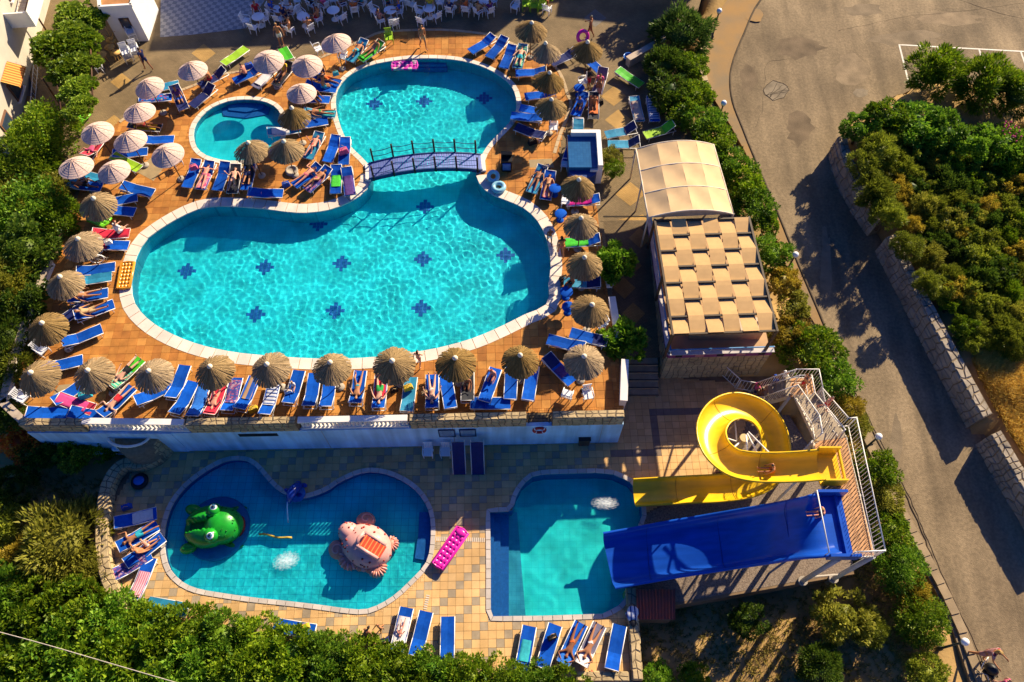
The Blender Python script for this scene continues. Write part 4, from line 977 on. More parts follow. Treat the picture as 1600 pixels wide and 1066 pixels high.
MB().box((tb.x + .28, tb.y, 2.24), (.95, 1.38, .1)).build('start_seat', m_yelp, ys_)
MB().box((tb.x + .76, tb.y, 2.6), (.07, 1.5, .16)).build('start_bar', m_yelp, ys_)
m_colm = M('column_tan', (.55, .40, .18), .5, .1, 3)
cc = P(1160, 690, 0); cpost = P(1163, 684, 1.0)
MB().tube([(cpost.x, cpost.y, Z_LOW), (cpost.x, cpost.y, 1.0)], .20, 14).build('column', m_colm, ys_)
for k in (6, 10, 14, 22, 30, 40, 50, 62): 
    if k < len(YP):
        p = YP[k]; MB().tube([Vector((cpost.x, cpost.y, p.z - .35)), p - up * .12], .04, 6).build('arm', m_steel, ys_)
for px, py, z in ((1262, 735, 2.2), (1095, 768, -1.75), (1020, 772, -2.0)):
    p = P(px, py, z); MB().tube([zz(p, Z_LOW), p - up * .05], .06, 8).build('support', m_steel, ys_)

m_blu = M('slide_blue', (.008, .072, .42), .28, .06, 1.5, spec=.4)
roughen(m_blu, (.15, 2, 1), .82, 1.15, 2.0)
bs_ = thing('blue_slide', 'wide blue water slide running down from the tower into the deep pool', 'water slide')
bpz = [(1292, 822, 2.25), (1268, 826, 2.2), (1240, 830, 1.65), (1200, 837, .65), (1150, 845, -.35), (1100, 853, -1.05), (1050, 861, -1.5), (1000, 870, -1.82), (950, 879, -1.96)]
BP = smooth([P(*p) for p in bpz], 4, False)
trough(BP, 2.4, .46, 'trough', m_blu, bs_, rim=.10, flat=True, ns=24)
for i in (9, 18, 27): MB().tube([BP[i] + Vector((0, 1.2 * math.sin(k), .012 + .46 * max(0, (abs(math.sin(k)) - .7) / .3) ** 1.8)) for k in [-1.5 + 3.0 * j / 16 for j in range(17)]], .014, 4).build('joint_seam', M('seam_blue', (.004, .04, .25), .4), bs_)
t0_ = BP[0]
for sy in (-1, 1): MB().box((t0_.x + .32, t0_.y + sy * 1.33, 2.52), (1.25, .12, .62)).build('side_board', m_blu, bs_)
MB().box((t0_.x + .35, t0_.y, 2.2), (1.0, 2.52, .1)).build('start_seat', m_blu, bs_); MB().box((t0_.x + .55, t0_.y, 2.32), (.1, 2.5, .22)).build('start_bar', m_blu, bs_)
gx = t0_.x - .45
MB().tube([(gx, t0_.y - 1.28, 2.3), (gx, t0_.y - 1.28, 3.05), (gx, t0_.y + 1.28, 3.05), (gx, t0_.y + 1.28, 2.3)], .03, 6).build('grab_bar', m_steel, bs_)
for px, py, z in ((1180, 840, .2), (1240, 830, 1.6), (1100, 853, -1.1)):
    p = P(px, py, z)
    for s in (-.9, .9): MB().tube([(p.x, p.y + s, Z_LOW), (p.x, p.y + s, p.z - .05)], .05, 6).build('support', M('support_blue', (.03, .10, .28), .5), bs_)

# ---- slide tower: planked platform, stairs, rails
tw = thing('slide_tower', 'planked start tower of the water slides with pale steel railings', 'tower')
ZP = 2.2
pf = [P(1272, 690, ZP), P(1322, 684, ZP), P(1366, 868, ZP), P(1312, 872, ZP)]
m_pl = M('platform_plank', (.50, .26, .115), .7, .15, 4, rnd=.12); m_fr = M('tower_steel', (.55, .48, .38), .5, .1)
def plank_floor(quad, n, z, along=(0.4, 1), parent=tw):
    a, b, c, d = quad; ang = rad(38)
    # boards run diagonally; each is cut to the floor outline
    ux, uy = math.cos(ang), math.sin(ang); poly = ccw(list(quad)); vals = [p.x * -uy + p.y * ux for p in poly]; lo_, hi_ = min(vals), max(vals); wd = .135
    k = int((hi_ - lo_) / wd)
    for i in range(k):
        v0, v1 = lo_ + i * wd + .012, lo_ + (i + 1) * wd - .012; pts = [p.copy() for p in poly]
        for lim, sgn_ in ((v0, 1), (v1, -1)):
            out = []
            for j in range(len(pts)):
                p, q_ = pts[j], pts[(j + 1) % len(pts)]; fp, fq = sgn_ * (p.x * -uy + p.y * ux - lim), sgn_ * (q_.x * -uy + q_.y * ux - lim)
                if fp >= 0: out.append(p)
                if fp * fq < 0: out.append(p.lerp(q_, fp / (fp - fq)))
            pts = out
            if len(pts) < 3: break
        if len(pts) < 3: continue
        mb = MB(); n_ = len(pts); mb.add([(p.x, p.y, z) for p in pts] + [(p.x, p.y, z - .04) for p in pts], [tuple(range(n_)), tuple(range(n_, 2 * n_))[::-1]] + [(j, n_ + j, n_ + (j + 1) % n_, (j + 1) % n_) for j in range(n_)])
        mb.build('plank', m_pl, parent)
plank_floor(pf, 0, ZP)
for a, b in zip(pf, pf[1:] + pf[:1]): beam(a - up * .12, b - up * .12, .1, .16, 'frame_beam', tw, m_fr)
for p in (pf[2], pf[3], pf[0], pf[1], (pf[1] + pf[2]) / 2, (pf[0] + pf[3]) / 2):
    MB().tube([zz(p, -3.2 if p.x > pf[2].x - .4 else Z_LOW), p - up * .1], .11, 10).build('leg', M('leg_pale', (.42, .42, .42), .5), tw)
    MB().tube([zz(p, Z_LOW - .05), zz(p, Z_LOW + .12)], .22, 10).build('footing', m_conc, tw)
beam(zz(pf[3], Z_LOW + 1.0), zz(pf[2], Z_LOW + 1.0), .06, .06, 'tie_bar', tw, m_fr)
def railing(pts, name='railing', h=1.05, step=.17, posts=True, bar_r=.014):
    g = ob(name, None, tw)
    for a, b in zip(pts, pts[1:]):
        d = b - a; n = max(2, int(d.length / step))
        MB().tube([a + up * h, b + up * h], .028, 6).build('top_rail', m_steel, g); MB().tube([a + up * .1, b + up * .1], .022, 5).build('low_rail', m_steel, g)
        for i in range(1, n): p = a.lerp(b, i / n); MB().tube([p + up * .1, p + up * h], bar_r, 4, caps=False).build('bar', m_steel, g)
        MB().tube([a, a + up * (h + .02)], .032, 6).build('post', m_steel, g)
    MB().tube([pts[-1], pts[-1] + up * (h + .02)], .032, 6).build('post', m_steel, g)
railing([P(1312, 668, ZP), P(1324, 667, ZP), P(1366, 868, ZP)]); railing([P(1366, 870, ZP), P(1322, 872, ZP)], step=.12)
# stairs: first flight to the landing, second flight to the platform
Z0, Z1 = Z_LOW, .1
s1o = [P(1150, 608, Z0), P(1172, 612, Z0 + .35), P(1234, 592, Z1), P(1268, 592, Z1)]
s1i = [P(1163, 632, Z0), P(1182, 634, Z0 + .35), P(1236, 616, Z1)]
lan = [P(1234, 620, Z1), P(1236, 590, Z1), P(1270, 590, Z1), P(1276, 618, Z1)]
plank_floor(lan, 0, Z1)
def flight(a0, b0, a1, b1, n, zt0, zt1):
    """treads from edge a0-b0 (low) to a1-b1 (high)"""
    for i in range(n):
        t = (i + .5) / n; a = a0.lerp(a1, t); b = b0.lerp(b1, t); z = zt0 + (zt1 - zt0) * (i + 1) / n; d = (b - a); m_ = (a + b) / 2
        MB().box((m_.x, m_.y, z - .03), (d.length, .30, .05), math.atan2(d.y, d.x)).build('tread', M('tread_grey', (.34, .27, .19), .8, .15, 4, rnd=.08), tw)
    for a, b in ((a0, a1), (b0, b1)): beam(zz(a, zt0), zz(b, zt1 - .05), .06, .2, 'stringer', tw, m_fr)
flight(P(1172, 612, Z0 + .2), P(1182, 632, Z0 + .2), lan[1], lan[0], 9, Z0, Z1)
flight(lan[3], P(1242, 620, Z1), P(1322, 684, ZP), P(1276, 690, ZP), 9, Z1, ZP)
railing(s1o); railing([P(1115, 576, Z0), P(1148, 606, Z0)]); railing(s1i + [P(1268, 664, ZP - .25), P(1272, 690, ZP)])
railing([P(1268, 592, Z1), P(1274, 622, Z1), P(1312, 668, ZP)])
railing([P(1198, 612, Z0 + .7), P(1240, 600, Z1), P(1258, 600, Z1), P(1262, 626, Z1), P(1308, 684, ZP)], 'hand_barrier', .95, .5)
MB().box(P(1283, 622, .7) , (.05, .9, .75)).build('sign_board', M('board_grey', (.35, .33, .34), .6), tw)
for p in (lan[0], lan[2]): MB().tube([zz(p, Z_LOW - .3), p - up * .08], .08, 8).build('leg', MATS['leg_pale'], tw)

# ---- rust red shed
rs = thing('corrugated_shed', 'small shed with a rust red corrugated roof under the end of the blue slide', 'shed')
r0, r1, r2, r3 = P(994, 921, -1.9), P(1055, 921, -1.9), P(1055, 968, -2.1), P(996, 968, -2.1)
m_rust = M('rust_sheet', (.50, .075, .03), .6, .3, 3, col2=(.34, .07, .045))
for k in range(6):
    mb = MB(); vs = []; n_ = 8
    for i in range(n_ + 1):
        u = (k + i / n_) / 6; z = .035 * math.cos(2 * math.pi * i / 4)
        vs += [r0.lerp(r1, u) + up * z, r3.lerp(r2, u) + up * z]
    vs += [p - up * .02 for p in vs]; m_ = 2 * n_ + 2
    mb.add(vs, [(2 * i + 1, 2 * i + 3, 2 * i + 2, 2 * i) for i in range(n_)] + [(m_ + 2 * i, m_ + 2 * i + 2, m_ + 2 * i + 3, m_ + 2 * i + 1) for i in range(n_)], 0, True); mb.build('roof_sheet', m_rust, rs)
mb = MB(); lo = ccw([zz(r0.lerp(r2, .05), 0), zz(r1.lerp(r3, .05), 0), zz(r2.lerp(r0, .05), 0), zz(r3.lerp(r1, .05), 0)]); mb.skirt(lo, -4.3, -2.12); mb.build('wall', M('shed_wall', (.25, .16, .09), .9), rs)
# ---- overhead cable
t = thing('overhead_cable', 'pale cable crossing over the hedge in the bottom left corner', 'cable')
MB().tube(smooth([P(-60, 972, 1.0), P(60, 1004, .95), P(160, 1033, .9), P(280, 1068, .95), P(340, 1085, 1)], 6, False), .018, 5).build('strand', M('cable_pale', (.5, .44, .36), .6), t)

# ---- street lamps
m_glb = M('lamp_globe', (.82, .82, .80), .25, .02); m_pol = M('lamp_post', (.05, .055, .05), .5)
def lamp(hx, hy, label, road=True, h=2.1, z=None):
    p = PR(hx, hy, h) if z is None else P(hx, hy, z + h); b = zz(p, (z_road(p.y) if z is None else z) - .3)
    t = thing('street_lamp', label, 'lamp', b, 0, 'street lamps along the road'); l = p - b
    MB().lathe([(.11, .2), (.11, .5), (.06, .55), (.045, l.z - .2)], 8).build('post', m_pol, t); MB().lathe([(.05, l.z - .25), (.12, l.z - .16), (.12, l.z - .12)], 10).build('collar', m_pol, t)
    MB().ball((0, 0, l.z), .17, 14, 10).build('globe', m_glb, t)
lamp(1124, 17, 'globe street lamp beside the dark conifer at the top of the road'); lamp(1131, 161, 'globe street lamp in the hedge opposite the cracked road patch')
lamp(1243, 398, 'globe street lamp beside the hedge next to the woven pergola'); lamp(1373, 682, 'globe street lamp beside the slide tower railing')
lamp(1508, 1003, 'globe street lamp beside the walking family at the bottom right', h=2.3)
for px, py, z, nm in ((65, 203, .2, 'small white globe lamp at the foot of the garden stairs'), (78, 178, .2, 'small white globe lamp on the end wall of the garden stairs')):
    p = P(px, py, z); t = thing('garden_lamp', nm, 'lamp', zz(p, -1)); MB().lathe([(.07, 0), (.05, 1.15)], 8).build('post', m_pol, t); MB().ball((0, 0, 1.27), .15, 12, 8).build('globe', m_glb, t)

# ================================================================== PLAY FIGURES IN THE KIDS POOL
ZW = Z_LOW - .12
def rot_xyz(x, y, z): return Euler((rad(x), rad(y), rad(z))).to_matrix()
m_frog = M('frog_green', (.012, .30, .018), .3, .25, 2.5, spec=.45); m_frogd = M('frog_dark', (.004, .12, .01), .35); m_eye = M('eye_white', (.8, .8, .78), .25); m_iris = M('eye_blue', (.03, .12, .22), .3)
fp = P(338, 826, Z_LOW - .3); fg = thing('frog_slide', 'big glossy green frog figure with round white eyes in the kids pool', 'play figure', zz(fp, Z_LOW - .5), rad(4))
def shell(c, r, cut=None, n=28, m=18, fn=None):
    """lumpy ellipsoid; fn(p) may move a point"""
    mb = MB(); mb.ball(c, r, n, m)
    if fn: mb.v = [tuple(fn(Vector(v))) for v in mb.v]
    return mb
def head_fn(p):
    t = max(0, p.x - .2); p.z -= .10 * t; p.y *= 1 - .08 * t
    return p
shell((.50, 0, .64), (.88, .92, .76), fn=head_fn).build('head', m_frog, fg)
def bodyfn(p):
    p.z += .10 * math.sin(p.x * 1.6) + .05 * abs(p.y)
    if p.x < .30 and abs(p.y) < .26 and p.z > .40: p.z = .40
    return p
shell((-.20, 0, .58), (1.22, 1.02, .80), n=56, m=36, fn=bodyfn).build('body', m_frog, fg)
for s in (-1, 1):
    MB().ball((-1.12, s * .92, .42), (.40, .27, .32), 16, 10, mat=rot_xyz(0, 0, s * -14)).build('hind_leg', m_frog, fg)
    MB().ball((.72, s * .82, .22), (.42, .16, .14), 14, 8, mat=rot_xyz(0, 0, s * 25)).build('front_leg', m_frog, fg)
    for k in range(3): MB().ball((1.02 + .1 * k, s * (.86 + .1 * (k - 1)), .12), (.2, .06, .07), 8, 6, mat=rot_xyz(0, 0, s * (20 - 20 * k))).build('toe', m_frog, fg)
    for k in range(3): MB().ball((-.52 + .06 * k, s * (1.0 + .10 * k), .14), (.2, .06, .07), 8, 6).build('toe', m_frog, fg)
    bmp = MB().ball((.16, s * .60, 1.16), .33, 16, 10).build('eye_bump', m_frog, fg)
    MB().ball((.18, s * .64, 1.32), (.21, .21, .19), 16, 10).build('eye', m_eye, bmp); MB().ball((.20, s * .67, 1.475), (.12, .12, .055), 14, 8).build('iris', m_iris, bmp); MB().ball((.205, s * .675, 1.515), (.06, .06, .035), 10, 6).build('pupil', m_black, bmp)
    MB().ball((1.18, s * .2, .92), .045, 8, 6).build('nostril', m_frogd, fg)
MB().box((-.45, 0, .43), (1.4, .40, .08)).build('slot_floor', m_frogd, fg)
for k in range(4): MB().box((-.95 + .25 * k, 0, .30 + .09 * k), (.24, .42, .5)).build('step', m_frogd, fg)
MB().ball((1.18, 0, .34), (.26, .5, .12), 14, 8).build('mouth', M('mouth_red', (.25, .02, .015), .5), fg)
r_ = random.Random(3)
for k in range(34):
    a, e = r_.uniform(-2.2, 2.2), r_.uniform(.25, 1.1); p = head_fn(Vector((.50 + .885 * math.cos(a) * math.cos(e), .925 * math.sin(a) * math.cos(e), .64 + .765 * math.sin(e)))); MB().ball(p, r_.uniform(.02, .042), 6, 4).build('spot', m_frogd, fg)
MB().lathe([(1.55, .0), (1.55, .24), (1.45, .30), (0, .30)], 32, (.05, 0, 0)).build('islet', M('islet_blue', (.02, .18, .42), .5), fg)

m_pink = M('shell_pink', (.70, .36, .31), .35, .12, 2.5); m_pinkd = M('shell_rose', (.62, .25, .17), .4, .15, 3); m_spot = M('spot_red', (.34, .035, .025), .5); m_org = M('tray_orange', (.60, .075, .03), .35)
pp = P(574, 856, Z_LOW - .3); pc = thing('sea_creature_slide', 'pink spotted sea creature figure with spiral ears and an orange tray in the kids pool', 'play figure', zz(pp, Z_LOW - .5), rad(-28))
def bod(p): p.z += .05 * math.sin(p.x * 3.1); return p
shell((.05, 0, .58), (1.25, 1.0, .84), fn=bod).build('body', m_pink, pc)
shell((-1.02, .12, .66), (.52, .50, .56)).build('head', m_pink, pc)
for c, t_ in (((-.68, 1.02, .55), 20), ((-1.1, -.78, .50), -20)):
    e_r = rot_xyz(25 * (1 if c[1] < 0 else -1), 0, 0)
    e = MB().lathe([(.0, -.14), (.40, -.12), (.46, 0), (.40, .12), (0, .14)], 18, c, mat=e_r).build('ear', m_pinkd, pc)
    MB().tube([Vector(c) + e_r @ Vector(((.36 - .024 * k) * math.cos(k * .55), (.36 - .024 * k) * math.sin(k * .55), .14)) for k in range(14)], .035, 5).build('spiral', m_pink, e)
def fan(c, rz, R_, n, span, name='fin'):
    f = MB(); f.ball((c[0], c[1], .42), (R_ * .86, R_ * .86, .30), 18, 8); o = f.build(name, m_pinkd, pc)
    for k in range(n):
        a = rz + span * (k / (n - 1) - .5); MB().ball((c[0] + R_ * .60 * math.cos(a), c[1] + R_ * .60 * math.sin(a), .44), (R_ * .38, R_ * .15, .27), 10, 6, mat=Matrix.Rotation(a, 3, 'Z')).build('ray', m_pink if k % 2 else m_pinkd, o)
fan((-.35, -.80), rad(-105), .62, 11, 2.9); fan((.98, -.60), rad(-40), .50, 9, 2.8); fan((.95, .62), rad(45), .42, 8, 2.6)
for k in range(4): MB().ball((.25 + .2 * k, -.95 + .07 * k, .42), (.2, .2, .2), 10, 8).build('frill', m_pink if k % 2 else m_pinkd, pc)
tro = MB().box((.46, .02, 1.20), (1.12, .58, .60), rot=rot_xyz(0, 16, 0)).build('tray', m_org, pc)
for k in range(6): MB().box((.06 + .18 * k, .02, 1.61 - .052 * k), (.05, .56, .05), rot=rot_xyz(0, 16, 0)).build('rib', M('tray_rib', (.66, .26, .08), .4), tro)
for s in (-1, 1): MB().tube([(-.12, .02 + s * .33, 1.58), (.4, .02 + s * .36, 1.48), (1.0, .02 + s * .34, 1.28)], .10, 8).build('tray_side', m_pink, tro)
MB().tube([(-.12, -.31, 1.58), (-.2, .02, 1.62), (-.12, .35, 1.58)], .10, 8).build('tray_end', m_pink, tro)
for k in range(46):
    a, e = r_.uniform(0, 6.28), r_.uniform(.1, 1.15); p = bod(Vector((.05 + 1.255 * math.cos(a) * math.cos(e), 1.005 * math.sin(a) * math.cos(e), .58 + .845 * math.sin(e))))
    if -.3 < p.x < 1.15 and abs(p.y) < .46: continue
    MB().ball(p, r_.uniform(.03, .065), 7, 4).build('spot', m_spot, pc)
for k in range(12):
    a, e = r_.uniform(1.2, 5), r_.uniform(.2, 1.3); MB().ball(Vector((-1.02, .12, .66)) + Vector((.522 * math.cos(a) * math.cos(e), .502 * math.sin(a) * math.cos(e), .562 * math.sin(e))), r_.uniform(.03, .055), 7, 4).build('spot', m_spot, pc)

dp = P(464, 772, Z_LOW); dl = thing('dolphin_fountain', 'small glossy blue dolphin fountain on the edge of the kids pool', 'fountain', dp, rad(-110))
m_dol = M('dolphin_blue', (.012, .04, .28), .2, .1, 3, spec=.5)
sp2 = smooth([Vector(p) for p in [(-.45, 0, .05), (-.3, 0, .35), (-.05, 0, .6), (.22, 0, .68), (.45, 0, .55), (.62, 0, .42)]], 4, False)
MB().tube(sp2, [.05 + .19 * math.sin(math.pi * min(1, (i + 2) / (len(sp2) + 1))) ** .8 for i in range(len(sp2))], 12).build('body', m_dol, dl)
mb = MB(); mb.add([(-.05, -.02, .8), (.2, -.02, .86), (-.12, -.02, 1.05), (-.05, .02, .8), (.2, .02, .86), (-.12, .02, 1.05)], [(0, 1, 2), (5, 4, 3), (0, 3, 4, 1), (1, 4, 5, 2), (2, 5, 3, 0)]); mb.build('fin', m_dol, dl)
for s in (-1, 1): MB().ball((.1, s * .3, .45), (.12, .22, .04), 8, 6, mat=rot_xyz(s * 30, 0, 0)).build('flipper', m_dol, dl); MB().ball((-.5, s * .14, .06), (.12, .18, .04), 8, 6).build('tail_fluke', m_dol, dl); MB().ball((.46, s * .12, .62), .03, 6, 5).build('eye', m_eye, dl)
MB().lathe([(.42, -.02), (.42, .06), (0, .07)], 16).build('base', m_navy, dl)
m_jet = watermat('jet_water', (.95, 1, 1))
t = thing('water_jet', 'thin arc of water spouting from the blue dolphin into the kids pool', 'water jet')
j0, j1 = PQ('T', 945, 372, Z_LOW + .45), PQ('T', 935, 605, ZW)
MB().tube([j0.lerp(j1, k / 10) + up * (.35 * 4 * (k / 10) * (1 - k / 10)) for k in range(11)], [.018 + .002 * k for k in range(11)], 6).build('stream', M('jet_white', (.55, .75, .8), .2), t)
t = thing('pool_noodle', 'thin yellow foam noodle floating in the middle of the kids pool', 'pool noodle')
a, b = PQ('T', 732, 688, ZW + .06), PQ('T', 958, 717, ZW + .06); MB().tube([a.lerp(b, k / 8) + Vector((0, .04 * math.sin(k), 0)) for k in range(9)], .05, 8).build('foam', M('noodle_yellow', (.55, .38, .05), .6), t)
# ================================================================== FURNITURE PROTOTYPES
m_frame = M('lounger_frame', (.74, .72, .68), .4, .05)
SL = dict(blue=M('sling_blue', (.004, .075, .42), .8, .15, 5, spec=.08, rnd=.25), teal=M('sling_teal', (.02, .22, .38), .7, .15, 5, rnd=.15), lime=M('sling_lime', (.30, .52, .02), .6, .1, 5), green=M('sling_green', (.06, .42, .015), .6, .1, 5),
          navy=M('sling_navy', (.006, .014, .10), .75, .15, 5), red=M('sling_red', (.45, .03, .06), .7, .12, 5), grey=M('sling_grey', (.14, .13, .20), .7, .12, 5), dark=M('sling_dark', (.02, .022, .03), .7))
def sag(L_, W_, n, dip, th=.02):
    mb = MB(); vs = []
    for i in range(n + 1):
        t = i / n
        for s in (-1, 0, 1): vs.append((t * L_, s * W_ / 2, -dip * (1 - s * s) - .01 * math.sin(t * 9)))
    m_ = len(vs); vs += [(x, y, z - th) for x, y, z in vs]
    fs = [(3 * i + k, 3 * i + k + 3, 3 * i + k + 4, 3 * i + k + 1) for i in range(n) for k in (0, 1)]; fs += [tuple(a + m_ for a in f[::-1]) for f in fs]
    b = [3 * i for i in range(n + 1)] + [3 * n + 1] + [3 * i + 2 for i in range(n, -1, -1)] + [1]
    fs += [(b[k], b[k] + m_, b[(k + 1) % len(b)] + m_, b[(k + 1) % len(b)])[::-1] for k in range(len(b))]
    return mb.add(vs, fs)
SEAT = sag(1.20, .58, 6, .03).mesh('seat_sling', SL['blue']); _b = sag(.72, .58, 4, .02); _b.v = [(-x, -y, z) for x, y, z in _b.v]; BACK = _b.mesh('backrest_sling', SL['blue'])
mb = MB()
for s in (-1, 1): mb.tube([(-.95, s * .31, .30), (.95, s * .31, .30)], .022, 6)
for x in (-.93, -.24, .93): mb.tube([(x, -.31, .265), (x, .31, .265)], .02, 6)
FRAME = mb.mesh('frame', m_frame)
mb = MB()
for s in (-1, 1): mb.tube([(0, s * .31, 0), (-.72, s * .31, 0)], .018, 5)
mb.tube([(-.72, -.31, 0), (-.72, .31, 0)], .018, 5); BFRAME = mb.mesh('backrest_frame', m_frame)
LEG = MB().tube([(0, 0, .30), (0, 0, .0)], [.022, .018], 6).mesh('leg', m_frame)
LNG = {}
def lounger(key, z, fx, fy, hx, hy, ang, col, label, zz0=0.0, cols=None, group='sun loungers around the pools'):
    f, h = q(z, fx, fy), q(z, hx, hy); a, b = P(*f, zz0 + .33), P(*h, zz0 + .33); m_ = (a + b) / 2; d = a - b; rz = math.atan2(d.y, d.x)
    t = thing('sun_lounger', label, 'sun lounger', (m_.x, m_.y, zz0), rz, group)
    sm = SL[col]; bm = SL[cols] if cols else sm
    ob('frame', FRAME, t); ob('seat_sling', SEAT, t, (-.25, 0, .335), None, sm)
    bk = ob('backrest_sling', BACK, t, (-.25, 0, .335), (0, rad(ang), 0), bm)
    ob('backrest_frame', BFRAME, bk, (0, 0, -.015))
    for x in (-.78, .78):
        for s in (-1, 1): ob('leg', LEG, t, (x, s * .31, 0))
    LNG[key] = (Vector((m_.x, m_.y, zz0)), rz, ang); return t
# towels -----------------------------------------------------------
TW = dict(red=M('towel_red', (.50, .02, .05), .95, .1, 8), pink=M('towel_pink', (.60, .06, .22), .95, .12, 8), magenta=M('towel_magenta', (.50, .008, .22), .9, .15, 8), white=M('towel_white', (.66, .62, .60), .95, .1, 8), blue=M('towel_blue', (.02, .14, .52), .95, .2, 9),
          teal=M('towel_teal', (.03, .36, .42), .95, .15, 8), green=M('towel_green', (.06, .5, .04), .95, .2, 8), yellow=M('towel_yellow', (.55, .38, .02), .95, .15, 8), purple=M('towel_purple', (.09, .04, .18), .95, .25, 8), orange=M('towel_orange', (.6, .16, .05), .95, .15, 8), dark=M('towel_dark', (.02, .03, .05), .95),
          bw=stripemat('towel_bw', [(0, (.6, .6, .62)), (.35, (.02, .05, .2)), (.7, (.4, .45, .6))], 1.7, axis='X'), stripe=stripemat('towel_stripe', [(0, (.62, .45, .45)), (.5, (.55, .12, .22))], 3.2, axis='Y'), brown=stripemat('towel_brown', [(0, (.40, .25, .14)), (.5, (.02, .08, .35))], .8, axis='Y'),
          pat=stripemat('towel_pattern', [(0, (.02, .12, .45)), (.45, (.45, .05, .07)), (.6, (.5, .42, .35)), (.75, (.02, .2, .4))], 9, noise_=1), pur=stripemat('towel_purplepat', [(0, (.06, .05, .22)), (.4, (.28, .08, .18)), (.7, (.35, .22, .3)), (.85, (.05, .08, .3))], 11, noise_=1),
          grn=stripemat('towel_greenstripe', [(0, (.03, .38, .25)), (.5, (.35, .5, .35))], 2.2, axis='X'), pinkpat=stripemat('towel_pinkpat', [(0, (.62, .22, .28)), (.4, (.55, .4, .38)), (.7, (.5, .08, .18))], 8, noise_=1), beige=stripemat('towel_beige', [(0, (.5, .38, .30)), (.55, (.42, .18, .18)), (.7, (.5, .42, .33))], 6, noise_=1))
def towel(key, col, label, x0=-.85, x1=.85, wd=.66, dx=0.0, name='towel', cat='towel'):
    o, rz, ang = LNG[key]; t = rad(ang); r_ = random.Random(hash(label) % 1000 if False else sum(map(ord, label))); mb = MB(); n, w_ = 14, 7; vs = []
    for i in range(n + 1):
        x = x0 + (x1 - x0) * i / n
        for k in range(w_ + 1):
            s = -1 + 2 * k / w_; y = s * wd / 2 + .03 * noise.noise(Vector((x * 2, s, sum(map(ord, label)) % 97)))
            z = .365 + .025 * abs(noise.noise(Vector((x * 5, s * 2.5, sum(map(ord, label)) % 31))))
            if abs(s) > .92: z -= .09
            px = x
            if x < -.25: px = -.25 + (x + .25) * math.cos(t); z += -(x + .25) * math.sin(t)
            vs.append((px, y, z))
    mb.add(vs, [(i * (w_ + 1) + k, (i + 1) * (w_ + 1) + k, (i + 1) * (w_ + 1) + k + 1, i * (w_ + 1) + k + 1) for i in range(n) for k in range(w_)], 0, True)
    m_ = len(vs); mb.add([(a, b, c - .014) for a, b, c in vs], [(i * (w_ + 1) + k, i * (w_ + 1) + k + 1, (i + 1) * (w_ + 1) + k + 1, (i + 1) * (w_ + 1) + k) for i in range(n) for k in range(w_)], 0, True)
    ob_ = mb.build(name, TW[col], None, loc=o, rot=(0, 0, rz)); return tag(ob_, label, cat, 'towels on the loungers')
# parasols ---------------------------------------------------------
def straw_mesh(seed):
    r = random.Random(seed); mb = MB(); n = 104
    for layer, (ra, rb, za, zb, lift) in enumerate(((.06, 1.02, .76, .0, 0), (.06, .80, .775, .18, .012))):
        for k in range(n):
            a0, a1 = 2 * math.pi * (k - .12 + r.uniform(-.2, .2)) / n, 2 * math.pi * (k + 1.12 + r.uniform(-.2, .2)) / n; re = rb * r.uniform(.95, 1.04); ze = zb + r.uniform(-.02, .02); rm = (ra + re) / 2; zm = (za + ze) / 2 + .01
            off = r.uniform(0, .014)
            pts = []
            for rr, z_ in ((ra, za), (rm, zm), (re, ze)): pts += [(rr * math.cos(a0), rr * math.sin(a0), z_ + off), (rr * math.cos(a1), rr * math.sin(a1), z_ + off + r.uniform(-.006, .006))]
            mb.add(pts, [(0, 2, 3, 1), (2, 4, 5, 3)], 0)
    for k in range(90):    # loose straws
        a = r.uniform(0, 6.283); r0, r1 = r.uniform(.1, .7), r.uniform(.75, 1.08); zf = lambda q_: .80 - .76 * q_ + .035
        d = .006; c_, s_ = math.cos(a), math.sin(a)
        mb.add([(r0 * c_ - d * s_, r0 * s_ + d * c_, zf(r0)), (r0 * c_ + d * s_, r0 * s_ - d * c_, zf(r0)), (r1 * c_ + d * s_, r1 * s_ - d * c_, zf(r1)), (r1 * c_ - d * s_, r1 * s_ + d * c_, zf(r1))], [(0, 1, 2, 3)], 0)
    return mb.mesh('canopy', strawmat)
